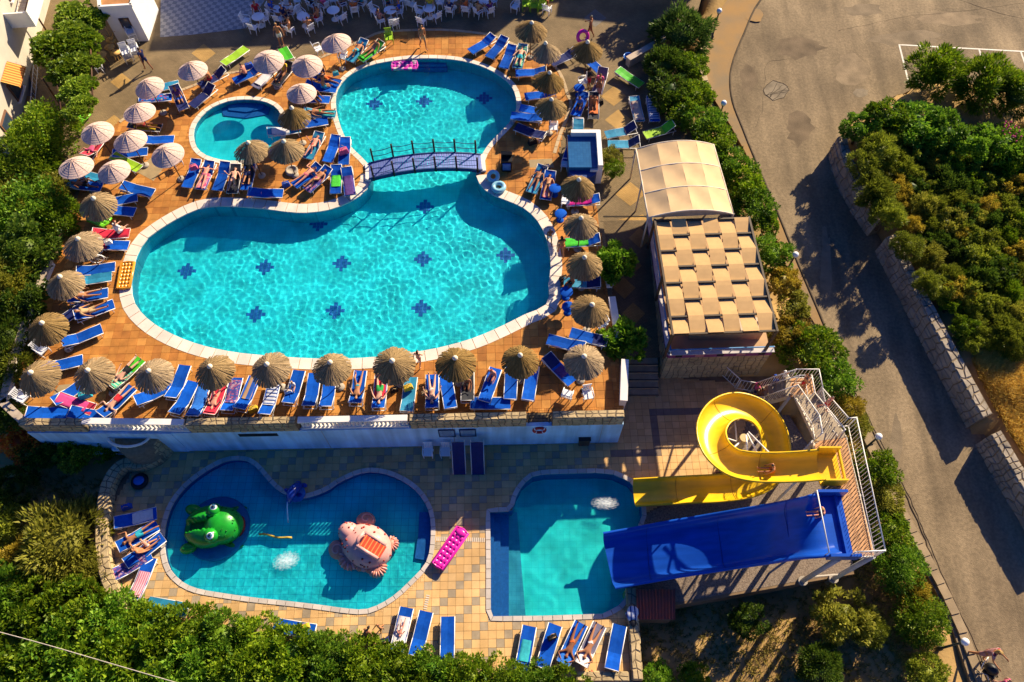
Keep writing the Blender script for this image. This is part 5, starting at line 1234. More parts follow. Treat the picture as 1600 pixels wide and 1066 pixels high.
def strawmat_make(name, c1, c2):
    m = bpy.data.materials.new(name); m.use_nodes = True; nt = m.node_tree; N = nt.nodes; L = nt.links; b = N['Principled BSDF']; b.inputs['Roughness'].default_value = .85; b.inputs['Specular IOR Level'].default_value = .15
    g = N.new('ShaderNodeNewGeometry'); cr = N.new('ShaderNodeMix'); cr.data_type = 'RGBA'; cr.inputs['A'].default_value = (*c1, 1); cr.inputs['B'].default_value = (*c2, 1); L.new(g.outputs['Random Per Island'], cr.inputs['Factor'])
    tc = N.new('ShaderNodeTexCoord'); sx = N.new('ShaderNodeSeparateXYZ'); L.new(tc.outputs['Object'], sx.inputs[0]); at = N.new('ShaderNodeMath'); at.operation = 'ARCTAN2'; L.new(sx.outputs[1], at.inputs[0]); L.new(sx.outputs[0], at.inputs[1])
    cb = N.new('ShaderNodeCombineXYZ'); mu = N.new('ShaderNodeMath'); mu.operation = 'MULTIPLY'; mu.inputs[1].default_value = 26; L.new(at.outputs[0], mu.inputs[0]); L.new(mu.outputs[0], cb.inputs[0]); mz = N.new('ShaderNodeMath'); mz.operation = 'MULTIPLY'; mz.inputs[1].default_value = 5; L.new(sx.outputs[2], mz.inputs[0]); L.new(mz.outputs[0], cb.inputs[1])
    nz = N.new('ShaderNodeTexNoise'); nz.inputs['Scale'].default_value = 1; nz.inputs['Detail'].default_value = 3; L.new(cb.outputs[0], nz.inputs[0])
    mr = N.new('ShaderNodeMapRange'); mr.inputs[1].default_value = .3; mr.inputs[2].default_value = .7; mr.inputs[3].default_value = .55; mr.inputs[4].default_value = 1.35; L.new(nz.outputs[0], mr.inputs[0])
    hs = N.new('ShaderNodeHueSaturation'); L.new(mr.outputs[0], hs.inputs['Value']); L.new(cr.outputs['Result'], hs.inputs['Color']); h2 = N.new('ShaderNodeHueSaturation'); oi = N.new('ShaderNodeObjectInfo'); m3 = N.new('ShaderNodeMapRange'); m3.inputs[3].default_value = .78; m3.inputs[4].default_value = 1.22; L.new(oi.outputs['Random'], m3.inputs[0]); L.new(m3.outputs[0], h2.inputs['Value']); m4 = N.new('ShaderNodeMapRange'); m4.inputs[3].default_value = 1.15; m4.inputs[4].default_value = .8; L.new(oi.outputs['Random'], m4.inputs[0]); L.new(m4.outputs[0], h2.inputs['Saturation']); L.new(hs.outputs[0], h2.inputs['Color']); L.new(h2.outputs[0], b.inputs['Base Color'])
    bp = N.new('ShaderNodeBump'); bp.inputs['Strength'].default_value = .9; bp.inputs['Distance'].default_value = .04; L.new(nz.outputs[0], bp.inputs['Height']); L.new(bp.outputs[0], b.inputs['Normal'])
    return m
strawmat = strawmat_make('straw', (.22, .142, .058), (.38, .25, .11)); weavemat = M('woven_palm', (.62, .45, .37), .85, .2, 9, bump=.4, bscale=40)
STRAW = [straw_mesh(s) for s in (1, 2, 3)]
def weave_mesh(seed):
    r = random.Random(seed); mb = MB(); n = 48; prev = None; R_ = 1.04; rings = 8
    for k in range(rings):
        ra, rb = R_ * k / rings, R_ * (k + 1.12) / rings; za, zb = .64 - .62 * k / rings, .64 - .62 * (k + 1.0) / rings - .012
        mb.lathe([(max(.01, ra), za + .012), (rb, zb + .028), (rb, zb)], n, smooth=False)
    for k in range(10): a = 2 * math.pi * k / 10; mb.tube([(.05 * math.cos(a), .05 * math.sin(a), .66), (1.03 * math.cos(a), 1.03 * math.sin(a), .045)], .013, 4)
    return mb.mesh('canopy', weavemat)
WEAVE = weave_mesh(5)
POLE = MB().tube([(0, 0, .0), (0, 0, 2.06)], .03, 8).mesh('pole', m_wood); PBASE = MB().lathe([(.0, 0), (.22, .0), (.22, .07), (.05, .1), (0, .1)], 16).mesh('base', m_conc)
CAPM = MB().lathe([(.155, .67), (.13, .78), (.07, .86), (0, .88)], 12).mesh('cap', M('parasol_cap', (.70, .62, .48), .7, .1, 6)); CAPW = MB().lathe([(.03, .60), (.025, .74), (0, .75)], 8).mesh('finial', M('finial_wood', (.3, .25, .2), .7))
RIB = MB().tube([(.05, 0, .60), (.98, 0, -.06)], .012, 4).mesh('rib', m_wood)
NPAR = [0]
def parasol(px, py, kind, label, tilt=None):
    p = P(px, py, 2.7 if kind == 's' else 2.62); i = NPAR[0]; NPAR[0] += 1
    t = thing('parasol', label, 'parasol', (p.x, p.y, 0), R.uniform(0, 6.28), 'thatched parasols around the pools')
    c = ob('canopy', STRAW[i % 3] if kind == 's' else WEAVE, t, (0, 0, 1.95), (rad(R.uniform(-6, 6)), rad(R.uniform(-6, 6)), 0))
    if kind == 's': k_ = R.uniform(.88, .97); c.scale = (k_, k_ * R.uniform(.97, 1.03), R.uniform(.85, 1.08))
    if kind == 'w': k_ = R.uniform(.80, .88); c.scale = (k_, k_, R.uniform(.85, .95))
    ob('pole', POLE, t); ob('base', PBASE, t); ob('cap', CAPM, c, (0, 0, 0)) if kind == 's' else ob('finial', CAPW, c)
    for k in range(6): ob('rib', RIB, t, (0, 0, 1.97), (0, 0, k * math.pi / 3), None, .85 if kind == 's' else .78)
    return t
# chairs and tables -----------------------------------------------
CHW = M('chair_white', (.78, .78, .78), .4, .04)
mb = MB(); mb.box((0, 0, .43), (.44, .44, .03)); mb.box((.20, 0, .415), (.04, .46, .05)); CSEAT = mb.mesh('seat', CHW)
mb = MB()
for k in range(5): mb.box((-.25 - .03, -.16 + .08 * k, .68), (.02, .05, .42), rot=rot_xyz(0, -12, 0))
mb.box((-.32, 0, .89), (.03, .46, .07), rot=rot_xyz(0, -12, 0)); mb.box((-.235, 0, .49), (.03, .44, .06)); CBACK = mb.mesh('backrest', CHW)
CARM = MB().tube([(-.28, 0, .64), (-.05, 0, .66), (.18, 0, .64), (.21, 0, .44)], .025, 5).mesh('armrest', CHW); CLEG = MB().tube([(0, 0, .43), (0, 0, 0)], [.03, .02], 5).mesh('leg', CHW)
def chair(p, rz, label, group, mat=None, cat='chair'):
    t = thing('plastic_chair', label, cat, p, rz, group)
    ob('seat', CSEAT, t, mat=mat); ob('backrest', CBACK, t, mat=mat)
    for s in (-1, 1):
        ob('armrest', CARM, t, (0, s * .24, 0), mat=mat)
        for x in (-.19, .19): ob('leg', CLEG, t, (x, s * .21, 0), (rad(-s * 5), rad(-8 if x < 0 else 5) * -1, 0), mat=mat)
    return t
TTOP = MB().lathe([(0, .70), (.41, .70), (.42, .72), (.40, .735), (0, .735)], 20).mesh('tabletop', CHW); TLEG = MB().lathe([(.05, .05), (.035, .7)], 8).mesh('pedestal', CHW); TBASE = MB().lathe([(.26, 0), (.25, .03), (.06, .07)], 14).mesh('base', CHW)
def table(p, label, group='cafe tables', mat=None, s=1.0):
    t = thing('round_table', label, 'table', p, 0, group, scale=s); ob('tabletop', TTOP, t, mat=mat); ob('pedestal', TLEG, t, mat=mat); ob('base', TBASE, t, mat=mat); return t

# ================================================================== PEOPLE
SK = [M('skin_pale', (.62, .33, .22), .6, .06, 6), M('skin_tan', (.42, .18, .08), .55, .06, 6), M('skin_brown', (.26, .10, .045), .55, .06, 6), M('skin_pink', (.62, .26, .18), .6, .06, 6)]
HAIR = dict(dark=M('hair_dark', (.012, .008, .006), .5), brown=M('hair_brown', (.07, .03, .012), .5), blond=M('hair_blond', (.42, .26, .08), .5), grey=M('hair_grey', (.35, .33, .30), .6), red=M('hair_red', (.20, .03, .012), .5))
CL = dict(red=M('cloth_red', (.5, .02, .03), .9), teal=M('cloth_teal', (.02, .32, .42), .9), green=M('cloth_green', (.02, .28, .06), .9), black=M('cloth_black', (.012, .012, .014), .9), white=M('cloth_white', (.72, .70, .68), .9), pink=M('cloth_pink', (.62, .10, .22), .9), blue=M('cloth_blue', (.02, .08, .42), .9), purple=M('cloth_purple', (.10, .03, .16), .9),
          yellow=M('cloth_yellow', (.6, .4, .03), .9), orange=M('cloth_orange', (.6, .14, .03), .9), navy=M('cloth_navy', (.012, .02, .09), .9), tan=M('cloth_tan', (.45, .30, .15), .9), plaid=stripemat('cloth_plaid', [(0, (.35, .05, .06)), (.5, (.4, .32, .3))], 6, axis='Z'))
eye_m = M('eye_dark', (.01, .008, .006), .4); lip_m = M('lip', (.35, .08, .06), .6)
def base_pose():
    J = dict(pelvis=(0, 0, .95), waist=(.0, 0, 1.08), chest=(0, 0, 1.29), neck=(0, 0, 1.47), chin=(.015, 0, 1.53), head=(.015, 0, 1.62), top=(.01, 0, 1.68))
    for s, n in ((1, 'l'), (-1, 'r')):
        J.update({'sh' + n: (0, s * .17, 1.41), 'el' + n: (-.01, s * .235, 1.13), 'wr' + n: (.03, s * .25, .89), 'ha' + n: (.04, s * .25, .81), 'hi' + n: (0, s * .09, .90), 'kn' + n: (.01, s * .10, .49), 'an' + n: (-.01, s * .10, .075), 'to' + n: (.14, s * .115, .03)})
    return {k: Vector(v) for k, v in J.items()}
RADII = dict(pelvis=.125, waist=.11, chest=.135, neck=.052, chin=.062, head=.092, top=.06, sh=.058, el=.040, wr=.026, ha=.032, hi=.088, kn=.054, an=.035, to=.030)
EDG = [('pelvis', 'waist'), ('waist', 'chest'), ('chest', 'neck'), ('neck', 'chin'), ('chin', 'head'), ('head', 'top')] + [e for n in 'lr' for e in (('chest', 'sh' + n), ('sh' + n, 'el' + n), ('el' + n, 'wr' + n), ('wr' + n, 'ha' + n), ('pelvis', 'hi' + n), ('hi' + n, 'kn' + n), ('kn' + n, 'an' + n), ('an' + n, 'to' + n))]
def rotpts(J, keys, piv, axis, deg):
    m = Matrix.Rotation(rad(deg), 3, axis); c = J[piv].copy()
    for k in keys: J[k] = c + m @ (J[k] - c)
UP_ = ['waist', 'chest', 'neck', 'chin', 'head', 'top', 'shl', 'shr', 'ell', 'elr', 'wrl', 'wrr', 'hal', 'har']
def arm(s): return ['el' + s, 'wr' + s, 'ha' + s]
def leg(s): return ['kn' + s, 'an' + s, 'to' + s]
def pose(kind):
    J = base_pose(); LY = Matrix.Rotation(rad(-90), 3, 'Y'); off = Vector((0, 0, -.95))
    allk = list(J)
    if kind == 'walk':
        rotpts(J, leg('l'), 'hil', 'Y', -17); rotpts(J, ['anl', 'tol'], 'knl', 'Y', 8); rotpts(J, leg('r'), 'hir', 'Y', 14); rotpts(J, ['anr', 'tor'], 'knr', 'Y', 12)
        rotpts(J, arm('l'), 'shl', 'Y', 22); rotpts(J, arm('r'), 'shr', 'Y', -22); rotpts(J, ['wrl', 'hal'], 'ell', 'Y', -18); rotpts(J, ['wrr', 'har'], 'elr', 'Y', -30)
    if kind == 'push':
        for s in 'lr': rotpts(J, arm(s), 'sh' + s, 'Y', -45); rotpts(J, ['wr' + s, 'ha' + s], 'el' + s, 'Y', -30)
        rotpts(J, UP_, 'pelvis', 'Y', 10); rotpts(J, leg('l'), 'hil', 'Y', -18); rotpts(J, leg('r'), 'hir', 'Y', 16)
    if kind == 'stand': rotpts(J, arm('l'), 'shl', 'X', 6); rotpts(J, ['wrr', 'har'], 'elr', 'Y', -70)
    if kind == 'bend': rotpts(J, UP_, 'pelvis', 'Y', 55); rotpts(J, arm('l'), 'shl', 'Y', -50); rotpts(J, arm('r'), 'shr', 'Y', -40)
    if kind in ('sit', 'chair'):
        for s in 'lr': rotpts(J, leg(s), 'hi' + s, 'Y', -84); rotpts(J, ['an' + s, 'to' + s], 'kn' + s, 'Y', 80); rotpts(J, arm(s), 'sh' + s, 'Y', -32); rotpts(J, ['wr' + s, 'ha' + s], 'el' + s, 'Y', -45)
        rotpts(J, UP_, 'pelvis', 'Y', 14 if kind == 'sit' else -6)
    if kind == 'longsit':
        for s in 'lr': rotpts(J, leg(s), 'hi' + s, 'Y', -88); rotpts(J, arm(s), 'sh' + s, 'Y', -25)
        rotpts(J, UP_, 'pelvis', 'Y', -22); rotpts(J, ['anl', 'tol'], 'knl', 'Y', 25)
    if kind == 'slide':
        for s in 'lr': rotpts(J, leg(s), 'hi' + s, 'Y', -80); rotpts(J, arm(s), 'sh' + s, 'Y', -40)
        rotpts(J, UP_, 'pelvis', 'Y', 20)
    if kind.startswith('lie') or kind.startswith('prone'):
        if kind == 'lie_up':
            for s, d in (('l', 1), ('r', -1)): rotpts(J, arm(s), 'sh' + s, 'X', d * 115); rotpts(J, ['wr' + s, 'ha' + s], 'el' + s, 'X', d * 110)
        elif kind == 'prone':
            for s, d in (('l', 1), ('r', -1)): rotpts(J, arm(s), 'sh' + s, 'X', d * 62); rotpts(J, ['wr' + s, 'ha' + s], 'el' + s, 'X', d * 95)
        else:
            for s, d in (('l', 1), ('r', -1)): rotpts(J, arm(s), 'sh' + s, 'X', d * 16)
        for s, d in (('l', 1), ('r', -1)): rotpts(J, leg(s), 'hi' + s, 'X', d * 4)
        if kind == 'lie_knee': rotpts(J, leg('l'), 'hil', 'Y', -48); rotpts(J, ['anl', 'tol'], 'knl', 'Y', 88); rotpts(J, ['wrr', 'har'], 'elr', 'Y', -80)
        for k in allk: J[k] = LY @ (J[k] + off)
        if kind == 'lie_rec':
            keys = UP_; m = Matrix.Rotation(rad(32), 3, 'Y'); c = J['pelvis'].copy()
            for k in keys: J[k] = c + m @ (J[k] - c)
        if kind.startswith('prone'):
            for k in allk: J[k] = Vector((J[k].x, J[k].y, -J[k].z)); 
            for s in 'lr': J['to' + s].z = -.03; J['to' + s].x = J['an' + s].x + .14
    return J
BODY = {}
def body(kind):
    """one skinned surface for the body, plus index sets for the clothes and the hair"""
    if kind in BODY: return BODY[kind]
    J = pose(kind); names = list(J); me = bpy.data.meshes.new('skeleton'); me.from_pydata([J[n] for n in names], [(names.index(a), names.index(b)) for a, b in EDG], [])
    o = bpy.data.objects.new('skeleton', me); COL.objects.link(o); o.modifiers.new('skin', 'SKIN'); sub = o.modifiers.new('sub', 'SUBSURF'); sub.levels = 1
    if not me.skin_vertices: me.attributes  # layer comes with the modifier
    for n, sv in zip(names, me.skin_vertices[0].data):
        r = RADII.get(n, RADII.get(n[:2], .05)); sv.radius = (r, r * (.8 if n in ('pelvis', 'waist', 'chest') else 1)) ; sv.use_root = n == 'pelvis'
    dg = bpy.context.evaluated_depsgraph_get(); dg.update(); ev = o.evaluated_get(dg); m2 = bpy.data.meshes.new_from_object(ev); bpy.data.objects.remove(o)
    vs = [v.co.copy() for v in m2.vertices]; fs = [tuple(p.vertices) for p in m2.polygons]; nr = [v.normal.copy() for v in m2.vertices]
    seg = []
    for v in vs:
        best = None
        for a, b in EDG:
            A, B = J[a], J[b]; d = B - A; t = max(0, min(1, (v - A).dot(d) / max(1e-9, d.length_squared))); dd = (v - A - d * t).length - RADII.get(a, RADII.get(a[:2])) * .5
            if best is None or dd < best[0]: best = (dd, (a, b), t)
        seg.append(best[1:])
    mb = MB(); mb.add(vs, fs, 0, True)
    hv = (J['top'] - J['chin']).normalized(); fwd = (J['tol'] - J['anl']); 
    fd = Vector((1, 0, 0)) if kind in ('walk', 'stand', 'sit', 'chair', 'longsit', 'slide', 'push') else (Vector((.6, 0, -.8)) if kind == 'bend' else (Vector((0, 0, 1)) if kind.startswith('lie') else Vector((.3, 0, -1))))
    fd = (fd - hv * fd.dot(hv)).normalized(); sd = hv.cross(fd); hc = J['head']
    mb.ball(hc + fd * .092 - hv * .012, (.016, .014, .022), 6, 4)
    for s in (-1, 1):
        mb.ball(hc + sd * s * .088 - hv * .012, (.016, .014, .026), 6, 4); mb.ball(hc + fd * .078 + sd * s * .034 + hv * .012, .013, 6, 4, 1)
    mb.ball(hc + fd * .082 - hv * .05, (.012, .024, .009), 6, 4, 2)
    for s in 'lr':    # five bent fingers on each hand
        h, w_ = J['ha' + s], J['wr' + s]; d = (h - w_).normalized(); side = d.cross(Vector((0, 1, 0)) if abs(d.y) < .9 else Vector((1, 0, 0))).normalized()
        pal = d.cross(side)
        for k in range(4):
            L_ = (.075, .085, .08, .062)[k]; o_ = side * (.026 - .017 * k); p0 = h + d * .0 + o_; mb.tube([p0, p0 + d * (.025 + L_ * .5), p0 + d * (.025 + L_) + pal * .02], [.010, .0085, .007], 5)
        mb.tube([h - d * .03 + side * .025, h - d * .0 + side * .05, h + d * .035 + side * .055 + pal * .012], [.011, .010, .008], 5)
    bm_ = mb.mesh('body', [SK[0], eye_m, lip_m])
    def shell_(test, off, name, mats):
        keep = [f for f in fs if all(test(i) for i in f)]; idx = sorted({i for f in keep for i in f}); mp = {i: k for k, i in enumerate(idx)}; c = MB()
        c.add([vs[i] + nr[i] * off for i in idx], [tuple(mp[i] for i in f) for f in keep], 0, True); return c.mesh(name, mats)
    def is_hip(i): (a, b), t = seg[i]; return (a == 'pelvis' and (b != 'waist' or t < .35)) or (a[:2] == 'hi' and t < .10)
    def is_short(i): (a, b), t = seg[i]; return (a == 'pelvis' and (b != 'waist' or t < .6)) or (a[:2] == 'hi' and t < .62)
    def is_top(i): (a, b), t = seg[i]; return (a, b) == ('waist', 'chest') and t > .5 or (a == 'chest' and b[:2] == 'sh' and t < .15) or ((a, b) == ('chest', 'neck') and t < .12)
    def is_shirt(i): (a, b), t = seg[i]; return a in ('waist', 'chest') and not (b == 'neck' and t > .8) or (a == 'pelvis' and b == 'waist') or (a[:2] == 'sh' and t < .55)
    def is_hair(i):
        (a, b), t = seg[i]
        if b not in ('head', 'top') and a not in ('head',): return False
        p = vs[i] - hc; return p.dot(hv) > .035 or p.dot(fd) < -.005
    BODY[kind] = dict(J=J, me=bm_, brief=shell_(is_hip, .009, 'swim_brief', CL['red']), shorts=shell_(is_short, .014, 'shorts', CL['red']), top=shell_(is_top, .009, 'swim_top', CL['red']), shirt=shell_(is_shirt, .014, 'shirt', CL['red']), hair=shell_(is_hair, .018, 'hair', HAIR['dark']),
                      long=MB().ball(hc - fd * .06 - hv * .10, (.05, .085, .15) if abs(hv.z) > .5 else (.15, .085, .05), 10, 8).mesh('long_hair', HAIR['dark']))
    return BODY[kind]
def person(kind, loc, rz, label, skin=1, hair='dark', wear=(('shorts', 'blue'),), s=1.0, long=False, hat=None):
    B = body(kind); t = thing('person', label, 'person', loc, rz, 'people at the pools', scale=s)
    ob('body', B['me'], t, mat=SK[skin]); 
    for w_, c in wear: ob({'brief': 'swim_brief', 'top': 'swim_top'}.get(w_, w_), B[w_], t, mat=CL[c])
    ob('hair', B['hair'], t, mat=HAIR[hair])
    if long: ob('long_hair', B['long'], t, mat=HAIR[hair])
    if hat:
        J = B['J']; MB().lathe([(.17, .03), (.105, .04), (.09, .11), (0, .125)], 14).build('hat', CL[hat], t, loc=J['head'] + Vector((0, 0, .02)))
    return t
def on(key, kind, label, skin=1, hair='dark', wear=(('shorts', 'blue'),), s=1.0, long=False, dx=0.0, hat=None, turn=0.0):
    """someone lying or sitting on a lounger"""
    o, rz, ang = LNG[key]
    z = dict(lie=.47, lie_up=.47, lie_knee=.47, prone=.47, lie_rec=.47).get(kind, 0)
    if kind in ('sit', 'chair'): z = .44 - .95 * s + .06; 
    if kind == 'longsit': z = .46 - .95 * s + .09 * s - .03
    d = Vector((math.cos(rz), math.sin(rz), 0)); off = {'lie': .02, 'lie_up': .02, 'lie_knee': .02, 'prone': .02, 'lie_rec': -.18, 'longsit': -.15, 'sit': .1}.get(kind, 0) + dx
    return person(kind, o + d * off + Vector((0, 0, z)), rz + rad(turn), label, skin, hair, wear, s, long, hat)

# ================================================================== PLANTS
def leafy(name, seed, n_clump, per, leaf, flat=.8, spike=0.0, mats=(), core=True, aspect=2.2):
    """crown of radius 1 about the origin: clumps of small leaf faces with gaps between them"""
    r = random.Random(seed); mb = MB(); V = []; F = []
    for c in range(n_clump):
        a = r.uniform(0, 6.283); zc = r.uniform(-.55, 1); rr = math.sqrt(max(0, 1 - zc * zc)); rad_ = r.uniform(.62, .95) if r.random() < .8 else r.uniform(.2, .6)
        cx, cy_, cz = rr * math.cos(a) * rad_, rr * math.sin(a) * rad_, zc * rad_ * flat; cs = r.uniform(.16, .30); out = Vector((cx, cy_, cz + .25)).normalized()
        for k in range(per):
            d = Vector((r.gauss(0, 1), r.gauss(0, 1), r.gauss(0, 1))).normalized()
            if d.dot(out) < -.3: d = -d
            rr2 = cs * r.random() ** .4; p = Vector((cx, cy_, cz)) + d * rr2
            ax = (d + out * (.4 + spike * 2) + Vector((r.uniform(-.5, .5), r.uniform(-.5, .5), r.uniform(-.4, .5)))).normalized(); s = ax.cross(Vector((r.uniform(-1, 1), r.uniform(-1, 1), r.uniform(-1, 1)))).normalized()
            l_, w_ = leaf * r.uniform(.7, 1.4) * (1 + spike), leaf * r.uniform(.7, 1.2) / aspect; b = len(V)
            V += [p - s * w_, p + ax * l_ * .5 - s * w_ * .6, p + ax * l_, p + ax * l_ * .4 + s * w_]; F.append((b, b + 1, b + 2, b + 3))
    mb.add(V, F)
    if core:
        k0 = len(mb.v); mb.ball((0, 0, -.05), (.48, .48, .46 * flat), 14, 10); mb.v[k0:] = [tuple(Vector(p) * (1 + .2 * noise.noise(Vector(p) * 3 + Vector((seed, 0, 0))))) for p in mb.v[k0:]]
    return mb.mesh('crown', mats)
LF = dict(hedge=leafmat('leaf_hedge', (.06, .15, .006), (.27, .36, .014)), bright=leafmat('leaf_bright', (.06, .17, .01), (.25, .40, .025)), olive=leafmat('leaf_olive', (.14, .16, .014), (.42, .39, .05)), dark=leafmat('leaf_dark', (.03, .08, .008), (.13, .19, .016)),
          scrub=leafmat('leaf_scrub', (.09, .13, .01), (.34, .37, .03)), conif=leafmat('leaf_conifer', (.035, .095, .016), (.14, .22, .03)), yellow=leafmat('leaf_yellow', (.22, .18, .015), (.52, .38, .04)), red=leafmat('leaf_red', (.42, .06, .015), (.5, .28, .03)), vine=leafmat('leaf_vine', (.10, .19, .01), (.34, .44, .03)))
KIND = dict(ball=[leafy('crown', s, 150, 46, .085, .92) for s in (51, 52)], round=[leafy('crown', s, 60, 64, .115, .85) for s in (11, 12, 13)], loose=[leafy('crown', s, 46, 62, .13, .8) for s in (21, 22, 23)], spiky=[leafy('crown', s, 70, 80, .12, .9, .3, aspect=4) for s in (31, 32, 33)], broad=[leafy('crown', s, 44, 46, .19, .75, aspect=1.7) for s in (41, 42)])
for l in KIND.values():
    for me in l: me.materials.append(LF['hedge'])
TRK = MB(); TRK.tube([(0, 0, 0), (.03, .02, .5), (-.02, .05, 1)], [.09, .07, .05], 7)
for k in range(4): a = k * 1.6; TRK.tube([(0, .03, .6), (.25 * math.cos(a), .25 * math.sin(a), 1.0)], [.04, .02], 5)
TRK = TRK.mesh('trunk', M('bark', (.09, .06, .035), .9, .3, 8, bump=.6))
NB_ = [0]
def plant(px, py, rpx, kind, leaf, label, z, cat='shrub', name='shrub', group=None, h=None, flat=None, wob=True):
    """a bush whose crown middle stands at (px, py); rpx its radius there; z its ground level"""
    h = h if h is not None else 1.1; dep = lambda p: (p - cam.location).length
    p = P(px, py, z + h); r = rpx * dep(p) / 1290.0; i = NB_[0]; NB_[0] += 1
    t = thing(name, label, cat, (p.x, p.y, z), R.uniform(0, 6.28), group)
    ob('crown', KIND[kind][i % len(KIND[kind])], t, (0, 0, h), (rad(R.uniform(-8, 8)), rad(R.uniform(-8, 8)), 0), LF[leaf], (r * R.uniform(.95, 1.08), r * R.uniform(.95, 1.08), r * (flat or R.uniform(.8, 1.0))))
    ob('trunk', TRK, t, (0, 0, -.3), None, None, (1, 1, max(.4, h))); return t
# ================================================================== PLACING: parasols
for px, py, nm in [(49.5, 580, 'straw parasol at the left corner of the deck above the white plastic chair'), (136, 576, 'second straw parasol from the left in the front row along the parapet'), (231, 577, 'third straw parasol from the left in the front row along the parapet'),
                   (328, 571, 'fourth straw parasol from the left in the front row along the parapet'), (417, 567, 'fifth straw parasol from the left in the front row along the parapet'), (514, 566, 'sixth straw parasol from the left in the front row along the parapet'),
                   (613, 561, 'straw parasol in the front row just left of the girl standing at the pool edge'), (711, 559, 'straw parasol in the front row just right of the girl standing at the pool edge'), (813, 555, 'front row straw parasol next to its own round shadow on the deck'),
                   (914, 555, 'straw parasol at the right corner of the deck above the two white chairs'), (63, 503, 'straw parasol by the left wall beside the single empty blue lounger'), (91, 433, 'straw parasol by the left wall across from the orange air mattress'),
                   (119, 372, 'straw parasol by the left hedge beside the wheelchair'), (144, 309, 'straw parasol by the left hedge above the green float'), (924, 474, 'right side straw parasol between the two round green shrubs'),
                   (915, 403, 'right side straw parasol beside the upper round green shrub'), (909, 341, 'right side straw parasol above the green towel'), (904, 281, 'right side straw parasol in front of the blue and white fountain block'),
                   (861, 155, 'straw parasol above the white folding chair right of the round pool'), (857, 114, 'straw parasol right of the round pool, second above the white folding chair'), (854, 70, 'straw parasol right of the round pool beneath the topmost one'),
                   (830, 34, 'topmost straw parasol right of the round pool at the edge of the building shade'), (918.5, 66, 'straw parasol under the person carrying a pink float'), (455, 171, 'straw parasol between the small round pool and the large round pool'),
                   (387, 223, 'straw parasol standing at the lower edge of the small round pool'), (442, 222, 'straw parasol in a round stone foot between the small pool and the bridge')]:
    parasol(px, py, 's', nm)
for px, py, nm in [(227, 124, 'woven white parasol nearest to the stacked white chairs'), (295, 97, 'woven white parasol with a pink towel hanging at its edge'), (210.6, 163, 'woven white parasol above the patterned blue lounger'), (144, 195, 'woven white parasol beside the lime float near the vine'),
                   (196, 208, 'woven white parasol above the wide blue lounger at the left of the small pool'), (110, 249, 'leftmost woven white parasol beside the round hedge bush'), (170, 256, 'woven white parasol above the lime loungers on the left'), (255, 230, 'woven white parasol directly left of the small round pool'),
                   (415, 83, 'woven white parasol beside the lime lounger at the edge of the shade'), (476, 90, 'woven white parasol in the middle of the three above the small pool'), (522, 54, 'woven white parasol closest to the shaded cafe tables'), (467, 133, 'woven white parasol above the blue beds between the two round pools')]:
    parasol(px, py, 'w', nm)
# the round stone foot
t = thing('stone_ring', 'round stone foot at the pole of the straw parasol near the bridge', 'parasol foot', PQ('G', 1050, 392, 0)); MB().lathe([(.36, 0), (.36, .16), (.24, .18), (.24, .12), (0, .12)], 18).build('ring', m_conc, t)

